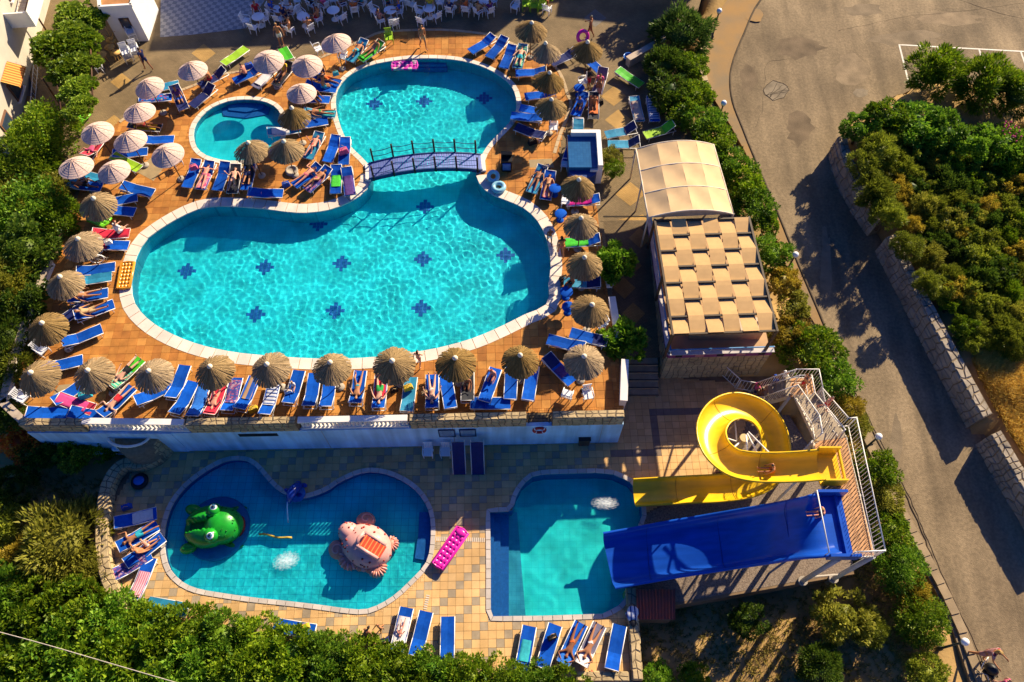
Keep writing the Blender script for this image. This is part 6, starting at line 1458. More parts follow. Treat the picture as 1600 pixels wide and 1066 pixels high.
# ------------------------------------------------------------------ loungers (zone, foot, head, backrest angle, colour)
LG = [
 ('b1', 'B', 370, 335, 225, 440, 4, 'lime', 'lime green lounger at the edge of the shade left of a white parasol'), ('b2', 'B', 85, 578, 205, 515, 30, 'navy', 'dark blue lounger with raised back just above the small pool'), ('b3', 'B', 20, 715, 130, 625, 28, 'navy', 'dark blue lounger with white frame left of the small pool'),
 ('b4', 'B', 295, 560, 480, 480, 25, 'blue', 'blue lounger under the seated man above the small pool'), ('b5', 'B', 455, 585, 555, 490, 25, 'grey', 'lounger under a white towel above the small pool'), ('b6', 'B', 590, 575, 680, 465, 28, 'dark', 'lounger under the person in yellow between two white parasols'),
 ('b7', 'B', 1000, 570, 860, 530, 20, 'blue', 'blue lounger with its foot towards the round pool, uppermost of three'), ('b8', 'B', 965, 615, 830, 600, 20, 'blue', 'blue lounger with its foot towards the round pool, middle of three'), ('b9', 'B', 935, 690, 760, 680, 25, 'blue', 'blue lounger with its foot towards the round pool under the seated brown figure'),
 ('b11', 'B', 975, 790, 800, 785, 15, 'teal', 'teal lounger pointing from the straw parasol to the round pool'), ('b12', 'B', 920, 840, 740, 870, 22, 'blue', 'long blue lounger with white frame end facing the round pool'), ('b13', 'B', 690, 900, 590, 915, 15, 'teal', 'teal lounger with a white towel at the right of the small pool'),
 ('b15', 'B', 1180, 405, 1310, 315, 25, 'green', 'lounger with a green towel and a sunbather near the lime chair'), ('b16', 'B', 1105, 405, 1190, 310, 25, 'teal', 'lounger under the sunbather in teal at the top of the round pool'), ('b20', 'B', 650, 370, 680, 420, 40, 'green', 'small white framed lounge seat with green sling beside the white parasol'),
 ('c1', 'C', 620, 345, 740, 275, 22, 'blue', 'leftmost blue lounger of the row right of the round pool'), ('c2', 'C', 740, 385, 830, 285, 22, 'blue', 'second blue lounger of the row right of the round pool'), ('c3', 'C', 835, 455, 885, 345, 22, 'blue', 'third blue lounger of the row right of the round pool'), ('c4', 'C', 925, 465, 965, 330, 22, 'teal', 'lounger with a green striped towel beside the straw parasol'),
 ('c5', 'C', 950, 505, 1090, 500, 18, 'blue', 'blue lounger poking out of the shade of the straw parasol by the round pool'), ('c6', 'C', 1180, 430, 1315, 370, 20, 'navy', 'dark blue lounger between two straw parasols at the top right'), ('c7', 'C', 1020, 665, 1150, 650, 20, 'blue', 'blue lounger under the straw parasol right of the round pool, upper one'), ('c8', 'C', 985, 755, 1110, 780, 20, 'blue', 'blue lounger under the straw parasol right of the round pool, lower one'),
 ('c9', 'C', 890, 800, 1090, 825, 12, 'blue', 'long blue lounger pointing at the round pool near the bridge end'), ('c10', 'C', 925, 880, 1100, 950, 15, 'navy', 'dark blue lounger lying diagonally by the right end of the bridge'),
 ('d2', 'D', 340, 485, 255, 405, 20, 'blue', 'blue lounger under the straw parasol with the pink float'), ('d4', 'D', 635, 592, 465, 485, 6, 'green', 'bright green lounger in front of the weathered planter wall'), ('d5', 'D', 618, 835, 580, 685, 12, 'teal', 'lounger with a beige patterned towel in the brown yard'), ('d6', 'D', 725, 830, 700, 690, 15, 'blue', 'lounger with a blue patterned towel next to the hedge in the brown yard'),
 ('d7', 'D', 385, 935, 595, 895, 38, 'teal', 'teal lounger with raised dark back in the brown yard', 'navy'), ('d8', 'D', 650, 940, 862, 880, 38, 'lime', 'lime green lounger with raised bright green back above the arched shelter', 'green'), ('d9', 'D', 430, 1000, 595, 1000, 40, 'teal', 'teal lounger with raised dark back beside the arched shelter', 'navy'),
 ('d11', 'D', 190, 960, 190, 870, 15, 'blue', 'blue lounger above the blue and white fountain block'), ('d12', 'D', 190, 760, 220, 690, 15, 'blue', 'blue lounger among the bags at the edge of the brown yard'), ('d14', 'D', 330, 620, 360, 520, 40, 'grey', 'grey lounger with raised back among the group of people by the blue table'), ('d16', 'D', 300, 790, 300, 690, 25, 'dark', 'dark lounger under the rust coloured towel in the brown yard'),
 ('e1', 'E', 700, 320, 480, 300, 14, 'blue', 'blue lounger left of the white parasol near the round hedge bush', 'teal'), ('e2', 'E', 690, 265, 545, 225, 15, 'teal', 'teal lounger half hidden under the leftmost woven parasol'), ('e3', 'E', 1055, 360, 855, 315, 10, 'blue', 'long blue lounger on the open orange deck left of the small pool'), ('e4', 'E', 970, 195, 785, 110, 14, 'lime', 'lime lounger beside the woven white parasol on the left'),
 ('e5', 'E', 990, 75, 820, 95, 14, 'blue', 'blue lounger below the wide blue one at the left of the small pool'), ('e6', 'E', 890, 400, 770, 425, 15, 'blue', 'blue lounger tucked at the right of the straw parasol by the hedge'), ('e7', 'E', 900, 490, 735, 475, 12, 'blue', 'blue lounger half under the straw parasol above the green float'), ('e10', 'E', 855, 640, 690, 650, 20, 'red', 'lounger covered with a red towel beside the green float'),
 ('e11', 'E', 855, 725, 680, 720, 15, 'blue', 'blue lounger with a red towel and white hat above the wheelchair'), ('e13', 'E', 745, 880, 590, 905, 12, 'blue', 'blue lounger below the wheelchair with its foot to the orange mattress'), ('e14', 'E', 720, 945, 565, 970, 12, 'teal', 'teal blue lounger beside the straw parasol across from the orange mattress'),
 ('a2', 'A', 1195, 670, 965, 690, 10, 'blue', 'lounger with a red and blue patterned towel under the white parasol'), ('a4', 'A', 1195, 965, 985, 975, 12, 'blue', 'wide blue lounger left of the small pool'), ('a5', 'A', 1110, 885, 905, 870, 12, 'dark', 'lounger under the sunbather with the lime towel at the left'), ('a1', 'A', 1210, 585, 1050, 620, 12, 'teal', 'blue lounger showing behind the white parasol near the stacked chairs'), ('a8', 'A', 690, 980, 630, 1060, 25, 'pinkd' if False else 'red', 'lounger under the pink towelled sunbather between two white parasols'),
 ('a9', 'A', 1260, 720, 1230, 650, 30, 'navy', 'dark blue lounger seat behind the seated person in purple'),
 ('f1', 'F', 750, 75, 480, 125, 20, 'blue', 'blue lounger under the upper sunbather at the left wall'), ('f2', 'F', 795, 150, 520, 255, 22, 'blue', 'blue lounger under the lower sunbather at the left wall'), ('f3', 'F', 715, 320, 430, 440, 20, 'blue', 'single empty blue lounger in the open corner of the deck'), ('f4', 'F', 500, 220, 440, 260, 35, 'navy', 'dark folded lounger seat beside the straw parasol at the left wall'),
 ('f6', 'F', 495, 560, 370, 590, 15, 'blue', 'blue lounger poking out right of the corner straw parasol'), ('f8', 'F', 480, 910, 185, 915, 14, 'blue', 'blue lounger lying along the left end of the parapet'), ('f9', 'F', 620, 880, 430, 820, 12, 'red', 'lounger covered with a bright pink towel at the left of the front row'), ('f10', 'F', 700, 940, 540, 915, 12, 'blue', 'blue lounger between the pink towel and the man in red shorts'),
 ('f11', 'F', 905, 740, 720, 925, 20, 'blue', 'blue lounger under the man in red shorts'), ('f12', 'F', 980, 530, 770, 740, 15, 'green', 'lounger under the man in black shorts beside the third straw parasol'), ('f13', 'F', 1140, 740, 1020, 800, 15, 'blue', 'blue lounger under the right edge of the third straw parasol'), ('f14', 'F', 540, 730, 470, 780, 15, 'blue', 'blue lounger under the second straw parasol from the left'),
 ('k1', 'K', 205, 435, 140, 610, 22, 'blue', 'empty blue lounger left of the fourth front parasol, upper of the pair'), ('k2', 'K', 260, 545, 170, 725, 24, 'blue', 'empty blue lounger left of the fourth front parasol, lower of the pair'), ('k3', 'K', 345, 560, 290, 740, 24, 'blue', 'lounger covered by a crumpled blue towel in the front row'), ('k4', 'K', 460, 560, 410, 710, 22, 'red', 'lounger with a red towel and a curled up sunbather in the front row'),
 ('k5', 'K', 570, 510, 520, 715, 24, 'blue', 'lounger with a purple patterned towel in the front row'), ('k6', 'K', 695, 500, 610, 705, 24, 'blue', 'lounger with a brown striped towel in the front row'), ('k7', 'K', 830, 550, 785, 725, 24, 'blue', 'lounger with a black and white towel in the front row'), ('k8', 'K', 1005, 455, 945, 665, 22, 'blue', 'blue lounger with a small child seated beside the fifth parasol'),
 ('k9', 'K', 1115, 480, 1085, 680, 24, 'blue', 'left of the two empty blue loungers under the sixth front parasol'), ('k10', 'K', 1225, 480, 1200, 690, 24, 'blue', 'right of the two empty blue loungers under the sixth front parasol'),
 ('l1', 'L', 190, 455, 160, 670, 25, 'blue', 'blue lounger under the woman in a light blue bikini'), ('l2', 'L', 335, 490, 320, 695, 22, 'blue', 'lounger with a red towel under the sunbather in green shorts'), ('l3', 'L', 540, 510, 515, 705, 16, 'teal', 'teal lounger with a yellow bag on it in the front row'), ('l4', 'L', 690, 480, 690, 700, 20, 'blue', 'blue lounger under the sunbather with straight legs in the front row'),
 ('l5', 'L', 785, 500, 812, 665, 10, 'blue', 'blue lounger with a teal cap on it under a front parasol'), ('l6', 'L', 935, 470, 935, 610, 20, 'dark', 'dark seat in the shade beside the seated woman in red'), ('l7', 'L', 1125, 440, 1055, 640, 10, 'blue', 'big bright blue lounger under the seated woman in red'), ('l8', 'L', 1240, 440, 1232, 600, 10, 'blue', 'left of the two blue loungers under the front parasol beside its round shadow'),
 ('l9', 'L', 1385, 440, 1358, 615, 10, 'blue', 'right of the two blue loungers under the front parasol beside its round shadow'), ('l10', 'L', 1245, 665, 945, 668, 6, 'blue', 'blue lounger lying lengthwise against the stone parapet'),
 ('j1', 'J', 460, 182, 690, 190, 14, 'teal', 'teal and dark blue lounger under the right side straw parasol', 'navy'), ('j4', 'J', 495, 530, 745, 600, 10, 'blue', 'long blue lounger pushed against the lower round shrub', 'navy'), ('j5', 'J', 395, 590, 530, 625, 12, 'blue', 'blue lounger just left of the corner parasol'), ('j6', 'J', 515, 885, 320, 690, 12, 'blue', 'large blue lounger lying diagonally between the two corner parasols', 'navy'),
 ('i4', 'I', 505, 500, 555, 400, 25, 'teal', 'teal lounger under the tanned sunbather beside the fountain block'), ('i5', 'I', 590, 565, 620, 420, 22, 'blue', 'lounger with a pink towel beside the tanned sunbather'), ('i7', 'I', 740, 600, 950, 590, 20, 'blue', 'lounger with a magenta towel below the parasol of the fountain block'), ('i8', 'I', 730, 885, 960, 870, 25, 'blue', 'lounger with a green towel and raised blue back on the right side'), ('i10', 'I', 815, 175, 815, 70, 15, 'teal', 'teal lounger beside the lime chair at the fountain block'), ('i11', 'I', 745, 300, 775, 205, 20, 'blue', 'blue lounger wedged at the left wall of the fountain block'),
 ('g1', 'G', 330, 470, 385, 350, 22, 'blue', 'leftmost blue lounger of the row above the main pool with a pink cushion'), ('g2', 'G', 415, 500, 485, 345, 22, 'blue', 'second lounger of the row above the main pool with a pink towel'), ('g3', 'G', 535, 500, 590, 360, 22, 'blue', 'empty blue lounger in the row above the main pool'), ('g4', 'G', 635, 520, 665, 375, 22, 'dark', 'lounger under the sunbather with a red hat above the main pool'),
 ('g5', 'G', 730, 500, 765, 350, 22, 'blue', 'lounger with dark clothes on it under the straw parasol above the main pool'), ('g6', 'G', 970, 540, 765, 540, 12, 'blue', 'blue lounger standing crosswise at the edge of the main pool'), ('g7', 'G', 1070, 480, 1235, 365, 20, 'blue', 'lounger under the pale sunbather near the bridge'), ('g8', 'G', 1160, 510, 1300, 385, 20, 'blue', 'lounger with a patterned towel under the second sunbather near the bridge'),
 ('g9', 'G', 1300, 305, 1355, 170, 18, 'blue', 'empty blue lounger at the left bank of the round pool above the bridge'), ('g11', 'G', 1350, 530, 1360, 370, 18, 'blue', 'lounger with a bright green towel at the bridge end'), ('h10', 'H', 340, 330, 355, 180, 18, 'blue', 'lounger with a magenta bag at the left bank above the bridge'), ('h12', 'H', 385, 545, 365, 385, 18, 'blue', 'lounger with a dark purple towel at the bridge end'), ('g12', 'G', 1170, 275, 1235, 160, 22, 'teal', 'lounger under the orange tanned sunbather beside the straw parasol'),
]
for r_ in LG: lounger(*r_[:9], cols=r_[9] if len(r_) > 9 else None)
LL = [('r1', 'R', 1090, 805, 795, 880, 10, 'blue', 'blue lounger with a white towel at the curved stone wall of the kids pool'), ('r2', 'R', 1085, 890, 830, 1045, 12, 'blue', 'blue lounger under the man in teal shorts at the curved stone wall'), ('s3', 'S', 1110, 95, 900, 260, 14, 'blue', 'blue lounger under the seated woman at the kids pool'), ('s4', 'S', 985, 235, 830, 330, 12, 'blue', 'lounger with a purple patterned towel at the curved stone wall'),
      ('s5', 'S', 1040, 240, 935, 505, 10, 'blue', 'lounger with a pink striped towel at the lower end of the curved wall'), ('s6', 'S', 1015, 545, 1310, 595, 6, 'teal', 'dark teal lounger half under the hedge below the kids pool'), ('v1', 'V', 120, 580, 480, 640, 8, 'blue', 'blue lounger with white and yellow things half under the hedge'), ('v2', 'V', 1175, 460, 1100, 780, 8, 'blue', 'lounger with a white towel and a baby on the lower terrace'),
      ('v3', 'V', 1325, 500, 1250, 800, 10, 'blue', 'empty blue lounger next to the white towel lounger on the lower terrace'), ('v4', 'V', 1498, 540, 1493, 850, 10, 'blue', 'empty blue lounger standing alone left of the deep pool on the lower terrace'), ('w1', 'W', 635, 605, 575, 930, 8, 'blue', 'leftmost lounger below the deep pool with a teal towel'), ('w2', 'W', 835, 595, 740, 905, 10, 'blue', 'second lounger below the deep pool with a black bag on it'),
      ('w3', 'W', 1040, 575, 900, 880, 14, 'blue', 'third lounger below the deep pool under the sunbather in orange'), ('w4', 'W', 1185, 580, 1040, 890, 14, 'grey', 'fourth lounger below the deep pool under the woman in a white bikini'), ('w5', 'W', 1345, 575, 1275, 940, 10, 'blue', 'rightmost lounger below the deep pool beside the stone wall')]
for r_ in LL: lounger(*r_, zz0=Z_LOW)

# ------------------------------------------------------------------ towels, cushions, bags
for k, c, l, x0, x1 in [('a2', 'pat', 'red and blue patterned towel under the white parasol at the upper left', -.8, .8), ('a5', 'yellow', 'lime yellow towel under the sunbather at the left', -.6, .7), ('b5', 'white', 'white towel on the lounger above the small pool', -.8, .7), ('b13', 'white', 'white towel on the teal lounger right of the small pool', -.7, .3), ('b11', 'teal', 'teal towel with its corner over the lounger end by the round pool', -.3, .9),
                        ('b15', 'green', 'green towel under the sunbather near the lime chair', -.8, .8), ('c4', 'grn', 'green striped towel beside the straw parasol at the round pool', -.8, .8), ('d5', 'beige', 'beige patterned towel on the lounger in the brown yard', -.6, .9), ('d6', 'bw', 'blue and white patterned towel on the lounger next to the hedge', -.8, .8), ('d16', 'orange', 'rust coloured towel on the dark lounger in the brown yard', -.7, .6),
                        ('e10', 'red', 'red towel hanging over the lounger beside the green float', -.8, .9), ('e11', 'red', 'red towel at the head of the lounger above the wheelchair', -.9, -.15), ('f9', 'pink', 'bright pink towel covering the lounger at the left of the front row', -.9, .6), ('k3', 'blue', 'crumpled blue towel on a front row lounger', -.9, .7), ('k4', 'red', 'red towel under the curled up sunbather in the front row', -.85, .9), ('k5', 'pur', 'purple patterned towel with fringe on a front row lounger', -.45, .8),
                        ('k6', 'brown', 'brown and blue striped towel on a front row lounger', -.3, .95), ('k7', 'bw', 'black and white patterned towel on a front row lounger', -.35, .9), ('l2', 'red', 'red towel under the sunbather in green shorts', -.3, .95), ('i5', 'pinkpat', 'pink patterned towel beside the tanned sunbather', -.4, .85), ('i7', 'magenta', 'glossy magenta towel below the parasol of the fountain block', -.5, .95), ('i8', 'green', 'bright green towel on the right side lounger', -.3, .95),
                        ('g2', 'pinkpat', 'pink patterned towel on the second lounger above the main pool', -.2, .9), ('g8', 'pur', 'patterned towel under the second sunbather near the bridge', -.3, .95), ('g11', 'green', 'bright green towel at the bridge end', -.3, .5), ('h12', 'purple', 'dark purple towel at the bridge end', -.4, .95), ('g5', 'dark', 'dark clothes spread on the lounger under the straw parasol', -.5, .6), ('r1', 'white', 'white towel with stripes at the curved stone wall', -.15, .8), ('s4', 'pur', 'purple patterned towel at the curved stone wall', -.8, .7),
                        ('s5', 'stripe', 'pink and white striped towel at the lower end of the curved wall', -.85, .3), ('v2', 'white', 'white towel under the baby on the lower terrace', -.75, .55), ('w1', 'teal', 'teal towel on the leftmost lounger below the deep pool', -.55, .35), ('w4', 'white', 'white towel under the head of the woman in a white bikini', -1.0, -.35), ('f12', 'grn', 'green striped towel under the man in black shorts', -.9, .2), ('w3', 'blue', 'bright blue towel under the sunbather in orange', -1.0, .2), ('j6', 'purple', 'dark towel across the diagonal blue lounger in the corner', -.1, .45)]:
    towel(k, c, l, x0, x1, .5 if k in ('w1', 'k6') else .64)
def bag(z, x, y, zz_, label, col, s=.3, rz=.4):
    t = thing('beach_bag', label, 'bag', PQ(z, x, y, zz_), rz); mb = MB(); mb.box((0, 0, s * .4), (s * 1.3, s * .7, s * .8), taper=.8); mb.build('body', CL[col], t)
    for k in (-1, 1): MB().tube([(-s * .35, k * s * .2, s * .75), (-.0, k * s * .25, s * 1.25), (s * .35, k * s * .2, s * .75)], .015, 5).build('strap', CL['tan'], t)
for a in [('L', 525, 565, .4, 'yellow bag lying on the teal lounger in the front row', 'yellow', .36), ('K', 695, 715, 0, 'yellow bag on the deck below the brown striped towel', 'yellow', .36), ('H', 345, 262, .4, 'magenta bag on the lounger at the left bank above the bridge', 'pink', .42), ('W', 815, 680, Z_LOW + .4, 'black bag on the second lounger below the deep pool', 'black', .34), ('V', 1005, 715, Z_LOW, 'dark blue beach bag beside the white towel lounger', 'navy', .42),
          ('V', 385, 600, Z_LOW + .4, 'yellow bag on the lounger half under the hedge', 'yellow', .32), ('V', 915, 700, Z_LOW, 'pale yellow bag on the terrace next to the hedge', 'yellow', .3), ('F', 600, 795, .3, 'rolled teal towel bag beside the pink towel', 'teal', .45), ('C', 1030, 995, 0, 'black rucksack on the deck near the bridge end', 'black', .4), ('W', 1110, 955, Z_LOW, 'small dark red bag by the short stone wall below the deep pool', 'red', .2), ('G', 1010, 490, 0, 'blue bag at the foot of the pale sunbather near the bridge', 'blue', .35),
          ('J', 590, 935, 0, 'black bag behind the white chair in the right corner', 'black', .3), ('R', 885, 770, Z_LOW, 'blue bag on the shaded terrace by the curved stone wall', 'blue', .36), ('B', 1000, 520, .35, 'teal towel bag beside the kneeling person at the round pool', 'teal', .3), ('G', 370, 372, .5, 'pink cushion at the head of the leftmost lounger above the main pool', 'pink', .34), ('E', 755, 712, .45, 'white sun hat bag on the blue lounger above the wheelchair', 'white', .3), ('F', 775, 720, .1, 'dark bag between the second and third front parasols', 'black', .38), ('L', 425, 580, 0, 'black bag on the deck left of the teal lounger', 'black', .3), ('B', 400, 470, .35, 'blue bag behind the seated man above the small pool', 'blue', .4), ('D', 250, 730, 0, 'rust coloured bag in the middle of the group in the brown yard', 'orange', .35), ('D', 340, 720, 0, 'black bag right of the rust coloured towel in the brown yard', 'black', .35), ('K', 935, 590, .4, 'white towel bag beside the small child in the front row', 'white', .28), ('J', 445, 165, 0, 'dark bag left of the teal and dark blue lounger', 'black', .35), ('L', 640, 600, .3, 'pale bag at the left of the sunbather with straight legs', 'tan', .25), ('I', 590, 380, .3, 'blue bag at the head of the pink towel lounger', 'navy', .4)]: bag(*a)
t = thing('purple_bundle', 'bundle of purple clothes lying on the low stone end wall', 'clothes', PQ('W', 1440, 495, Z_LOW + .34)); 
mb = MB(); mb.ball((0, 0, .08), (.3, .32, .15), 12, 8); mb.v = [tuple(Vector(v) * (1 + .3 * noise.noise(Vector(v) * 6))) for v in mb.v]; mb.build('heap', TW['bw'], t); MB().ball((.0, -.38, .04), (.16, .2, .1), 8, 6).build('sandal', m_black, t)

# ------------------------------------------------------------------ floats
def mattress(pa, pb, wd, mat, label, nx, ny, z, name='air_mattress', pil=None):
    d = pb - pa; L_ = d.length; rz = math.atan2(d.y, d.x); m_ = (pa + pb) / 2; t = thing(name, label, 'air mattress', (m_.x, m_.y, z), rz)
    mb = MB(); n, k = nx * 6, ny * 6; vs = []
    for i in range(n + 1):
        for j in range(k + 1):
            u, v = i / n, j / k; zq = .07 + .07 * abs(math.sin(math.pi * u * nx)) ** .5 * abs(math.sin(math.pi * v * ny)) ** .5
            if i in (0, n) or j in (0, k): zq = .02
            vs.append(((u - .5) * L_ * .94, (v - .5) * wd * .9, zq))
    mb.add(vs, [(i * (k + 1) + j, (i + 1) * (k + 1) + j, (i + 1) * (k + 1) + j + 1, i * (k + 1) + j + 1) for i in range(n) for j in range(k)], 0, True); mb.build('quilted_top', mat, t)
    x, y = L_ / 2 - .06, wd / 2 - .06; MB().tube([(-x, -y, .08), (x, -y, .08), (x + .03, 0, .08), (x, y, .08), (-x, y, .08), (-x - .03, 0, .08)], .075, 8, closed=True).build('rim', mat, t)
    if pil: MB().ball((L_ / 2 - .22, 0, .12), (.18, wd * .38, .08), 12, 8).build('pillow', pil, t)
vin = lambda n, c: M(n, c, .25, .08, 3, spec=.5)
m_or = vin('vinyl_orange', (.66, .27, .02)); m_hp = vin('vinyl_pink', (.68, .02, .33)); m_clr = vin('vinyl_clear', (.25, .5, .6)); m_lim = vin('vinyl_lime', (.14, .46, .015)); m_blv = vin('vinyl_blue', (.02, .12, .45))
mattress(PQ('E', 855, 1030, .1), PQ('E', 890, 840, .1), .78, m_or, 'orange quilted air mattress on the white pool edge', 7, 4, .03)
mattress(PQ('U', 900, 830, Z_LOW + .2), PQ('U', 1085, 565, Z_LOW + .2), .72, m_hp, 'hot pink quilted air mattress on the sunny terrace between the lower pools', 8, 3, Z_LOW + .18, pil=m_hp)
mattress(PQ('C', 50, 460, -.1), PQ('C', 235, 455, -.1), .75, stripemat('vinyl_pinkprint', [(0, (.55, .05, .35)), (.4, (.6, .35, .5)), (.65, (.35, .02, .3)), (.85, (.6, .5, .45))], 5, noise_=1), 'pink patterned air mattress floating in the top of the round pool', 6, 3, -.16)
mattress(PQ('E', 640, 540, .1), PQ('E', 765, 590, .1), .75, m_lim, 'bright green air mattress under the straw parasol by the hedge', 6, 3, .25)
mattress(PQ('A', 535, 840, .3), PQ('A', 600, 770, .3), .6, m_lim, 'lime green float leaning by the vine near a white parasol', 5, 3, .1)
t = thing('swim_ring', 'clear blue double swim ring on the pool edge by the bridge', 'swim ring', PQ('I', 262, 500, .12), 0)
MB().tube([(.30 * math.cos(a), .30 * math.sin(a), 0) for a in [2 * math.pi * i / 20 for i in range(20)]], .14, 10, closed=True).build('ring', m_clr, t)
t = thing('swim_ring', 'clear blue swim ring leaning behind the double ring by the bridge', 'swim ring', PQ('I', 225, 425, .3), 0, rot=(rad(35), 0, 0))
MB().tube([(.26 * math.cos(a), .26 * math.sin(a), 0) for a in [2 * math.pi * i / 20 for i in range(20)]], .12, 10, closed=True).build('ring', m_clr, t)
for k, (z, x, y, zz_, r, c) in enumerate([('R', 960, 580, Z_LOW + .3, .3, 'blue')]):
    t = thing('swim_ring', 'dark swim ring with a bright blue seat on the shaded terrace', 'swim ring', PQ(z, x, y, zz_)); MB().tube([(r * math.cos(a), r * math.sin(a), -.15) for a in [2 * math.pi * i / 18 for i in range(18)]], .13, 8, closed=True).build('ring', m_black, t); MB().ball((0, 0, -.05), (.28, .24, .1), 12, 8).build('seat', m_blv, t)
t = thing('round_tub', 'small round blue tub beside the weathered planter wall', 'tub', PQ('D', 540, 415, 0)); MB().lathe([(0, .02), (.26, .02), (.32, .26), (.36, .27), (.34, .3), (.29, .26), (.24, .06), (0, .06)], 16).build('tub', m_blv, t)
t = thing('litter_bin', 'black open topped bin standing near the right end of the bridge', 'bin', PQ('I', 318, 370, 0)); MB().box((0, 0, .45), (.55, .5, .9), taper=1.15).build('body', m_black, t); MB().box((0, .18, .98), (.62, .2, .5), rot=rot_xyz(25, 0, 0)).build('lid', m_black, t); MB().box((0, -.3, .5), (.45, .12, .5)).build('front_panel', m_navy, t)
# two navy loungers stood against the wall
for px, nm in ((718, 'left of the two dark navy loungers leaning on the retaining wall'), (747, 'right of the two dark navy loungers leaning on the retaining wall')):
    p = P(px, 738, Z_LOW + .1); t = thing('sun_lounger', nm, 'sun lounger', p + Vector((0, 0, -.1)), 0, 'loungers stood against the wall', rot=(0, rad(-54), rad(90) + rzw)); t.rotation_euler = (Matrix.Rotation(rzw + rad(90), 3, 'Z') @ Matrix.Rotation(rad(-56), 3, 'Y')).to_euler()
    ob('frame', FRAME, t, (.95, 0, -.2)); ob('seat_sling', SEAT, t, (.70, 0, .135), None, SL['navy']); ob('backrest_sling', BACK, t, (.70, 0, .135), None, SL['navy'])
    for x in (-.78, .78):
        for s in (-1, 1): ob('leg', LEG, t, (x + .95, s * .31, -.05), (0, rad(70), 0))
# wheelchair
t = thing('wheelchair', 'empty wheelchair with white rimmed wheel beside the straw parasol', 'wheelchair', PQ('E', 690, 815, 0), rad(20))
for s in (-1, 1):
    w_ = MB().tube([(.33 * math.cos(a), s * .30, .34 + .33 * math.sin(a)) for a in [2 * math.pi * i / 22 for i in range(22)]], .028, 6, closed=True).build('wheel', m_white, t)
    for k in range(8): MB().tube([(0, s * .30, .34), (.32 * math.cos(k * .785), s * .30, .34 + .32 * math.sin(k * .785))], .007, 4).build('spoke', m_steel, w_)
    MB().lathe([(.1, -.02), (.1, .02)], 12, (.42, s * .25, .1), mat=rot_xyz(90, 0, 0)).build('castor', m_black, t); MB().tube([(-.28, s * .26, .98), (-.22, s * .26, .5), (.3, s * .26, .48), (.42, s * .25, .12)], .018, 5).build('side_frame', m_steel, t)
MB().box((.02, 0, .49), (.45, .48, .05)).build('seat', m_black, t); MB().box((-.25, 0, .75), (.04, .48, .45)).build('backrest', m_black, t)

# ------------------------------------------------------------------ chairs and tables
def gap_chair(z, x, y, face, label, g='white chairs on the deck', zz_=0, mat=None): return chair(PQ(z, x, y, zz_), rad(face), label, g, mat)
gap_chair('F', 320, 500, -30, 'white plastic chair at the left wall between two straw parasols'); gap_chair('F', 190, 830, -25, 'white plastic chair in the left corner of the deck above the parapet'); gap_chair('J', 470, 985, 70, 'left of the two white chairs in the right corner of the deck'); gap_chair('J', 610, 990, -80, 'right of the two white chairs in the right corner of the deck'); gap_chair('J', 700, 500, 200, 'white chair in the shade of the parasol next to the lower round shrub')
gap_chair('I', 640, 120, -90, 'white slatted folding chair near the right end of the bridge'); gap_chair('I', 720, 375, 170, 'white chair in front of the blue fountain block'); gap_chair('I', 722, 630, 170, 'white chair left of the magenta towel'); gap_chair('E', 1245, 170, -60, 'white chair beside the woven parasol left of the small pool'); gap_chair('A', 705, 500, 200, 'single white chair left of the stacked white chairs'); gap_chair('D', 220, 605, 200, 'white chair at the round blue table in the brown yard')
gap_chair('B', 1055, 430, 250, 'white chair with a blue towel near the woven parasol by the cafe'); gap_chair('B', 885, 375, 30, 'pale chair beside the woven parasol nearest the cafe'); gap_chair('C', 40, 300, -80, 'lime green garden chair in the sun above the round pool', mat=SL['lime']); gap_chair('C', 910, 85, -120, 'white chair with a red towel at the sunlit corner of the cafe'); gap_chair('C', 1130, 100, 60, 'white chair at the right end of the lime seats'); gap_chair('E', 560, 1025, -20, 'white chair beside the straw parasol at the left wall')
for k in range(3): gap_chair('C', 985 + 55 * k, 70 + 8 * k, -90, ('left', 'middle', 'right')[k] + ' lime yellow chair of the three at the edge of the building shade', 'lime chairs', mat=SL['lime'])
for x, y, n, nm in [(905, 430, 4, 'left stack of white plastic chairs by the corner house'), (960, 400, 3, 'right stack of white plastic chairs by the corner house'), (940, 300, 5, 'rear stack of white plastic chairs by the corner house')]:
    for k in range(n): chair(PQ('A', x, y, 0) + Vector((.02 * k, -.02 * k, .13 * k)), rad(-70 + x % 30), nm.replace('stack', 'stack,') + ', chair %s from the ground' % ('lowest', 'second', 'third', 'fourth', 'fifth')[k], 'stacked white chairs')
for k, (x, y) in enumerate([(735, 430), (790, 380), (830, 420), (800, 330)]):
    t = thing('cane_table', 'pale cane garden table beside the stacked white chairs, ' + ('front left one', 'middle one', 'front right one', 'rear one')[k], 'table', PQ('A', x, y, 0), k, 'cane tables')
    MB().lathe([(0, .58), (.30, .58), (.32, .60), (0, .615)], 14).build('top', M('cane', (.55, .33, .10), .7, .2, 8), t)
    for a in range(4): MB().tube([(.22 * math.cos(a * 1.57), .22 * math.sin(a * 1.57), 0), (.15 * math.cos(a * 1.57), .15 * math.sin(a * 1.57), .35), (.25 * math.cos(a * 1.57), .25 * math.sin(a * 1.57), .58)], .018, 5).build('leg', MATS['cane'], t)
    if k == 3:
        for a in range(5): MB().tube([(.1 * math.cos(a * 1.3), .1 * math.sin(a * 1.3), .6), (.3 * math.cos(a * 1.3), .3 * math.sin(a * 1.3), 1.0), (.5 * math.cos(a * 1.3), .4 * math.sin(a * 1.3), 1.05)], .02, 5).build('curved_cane', MATS['cane'], t)
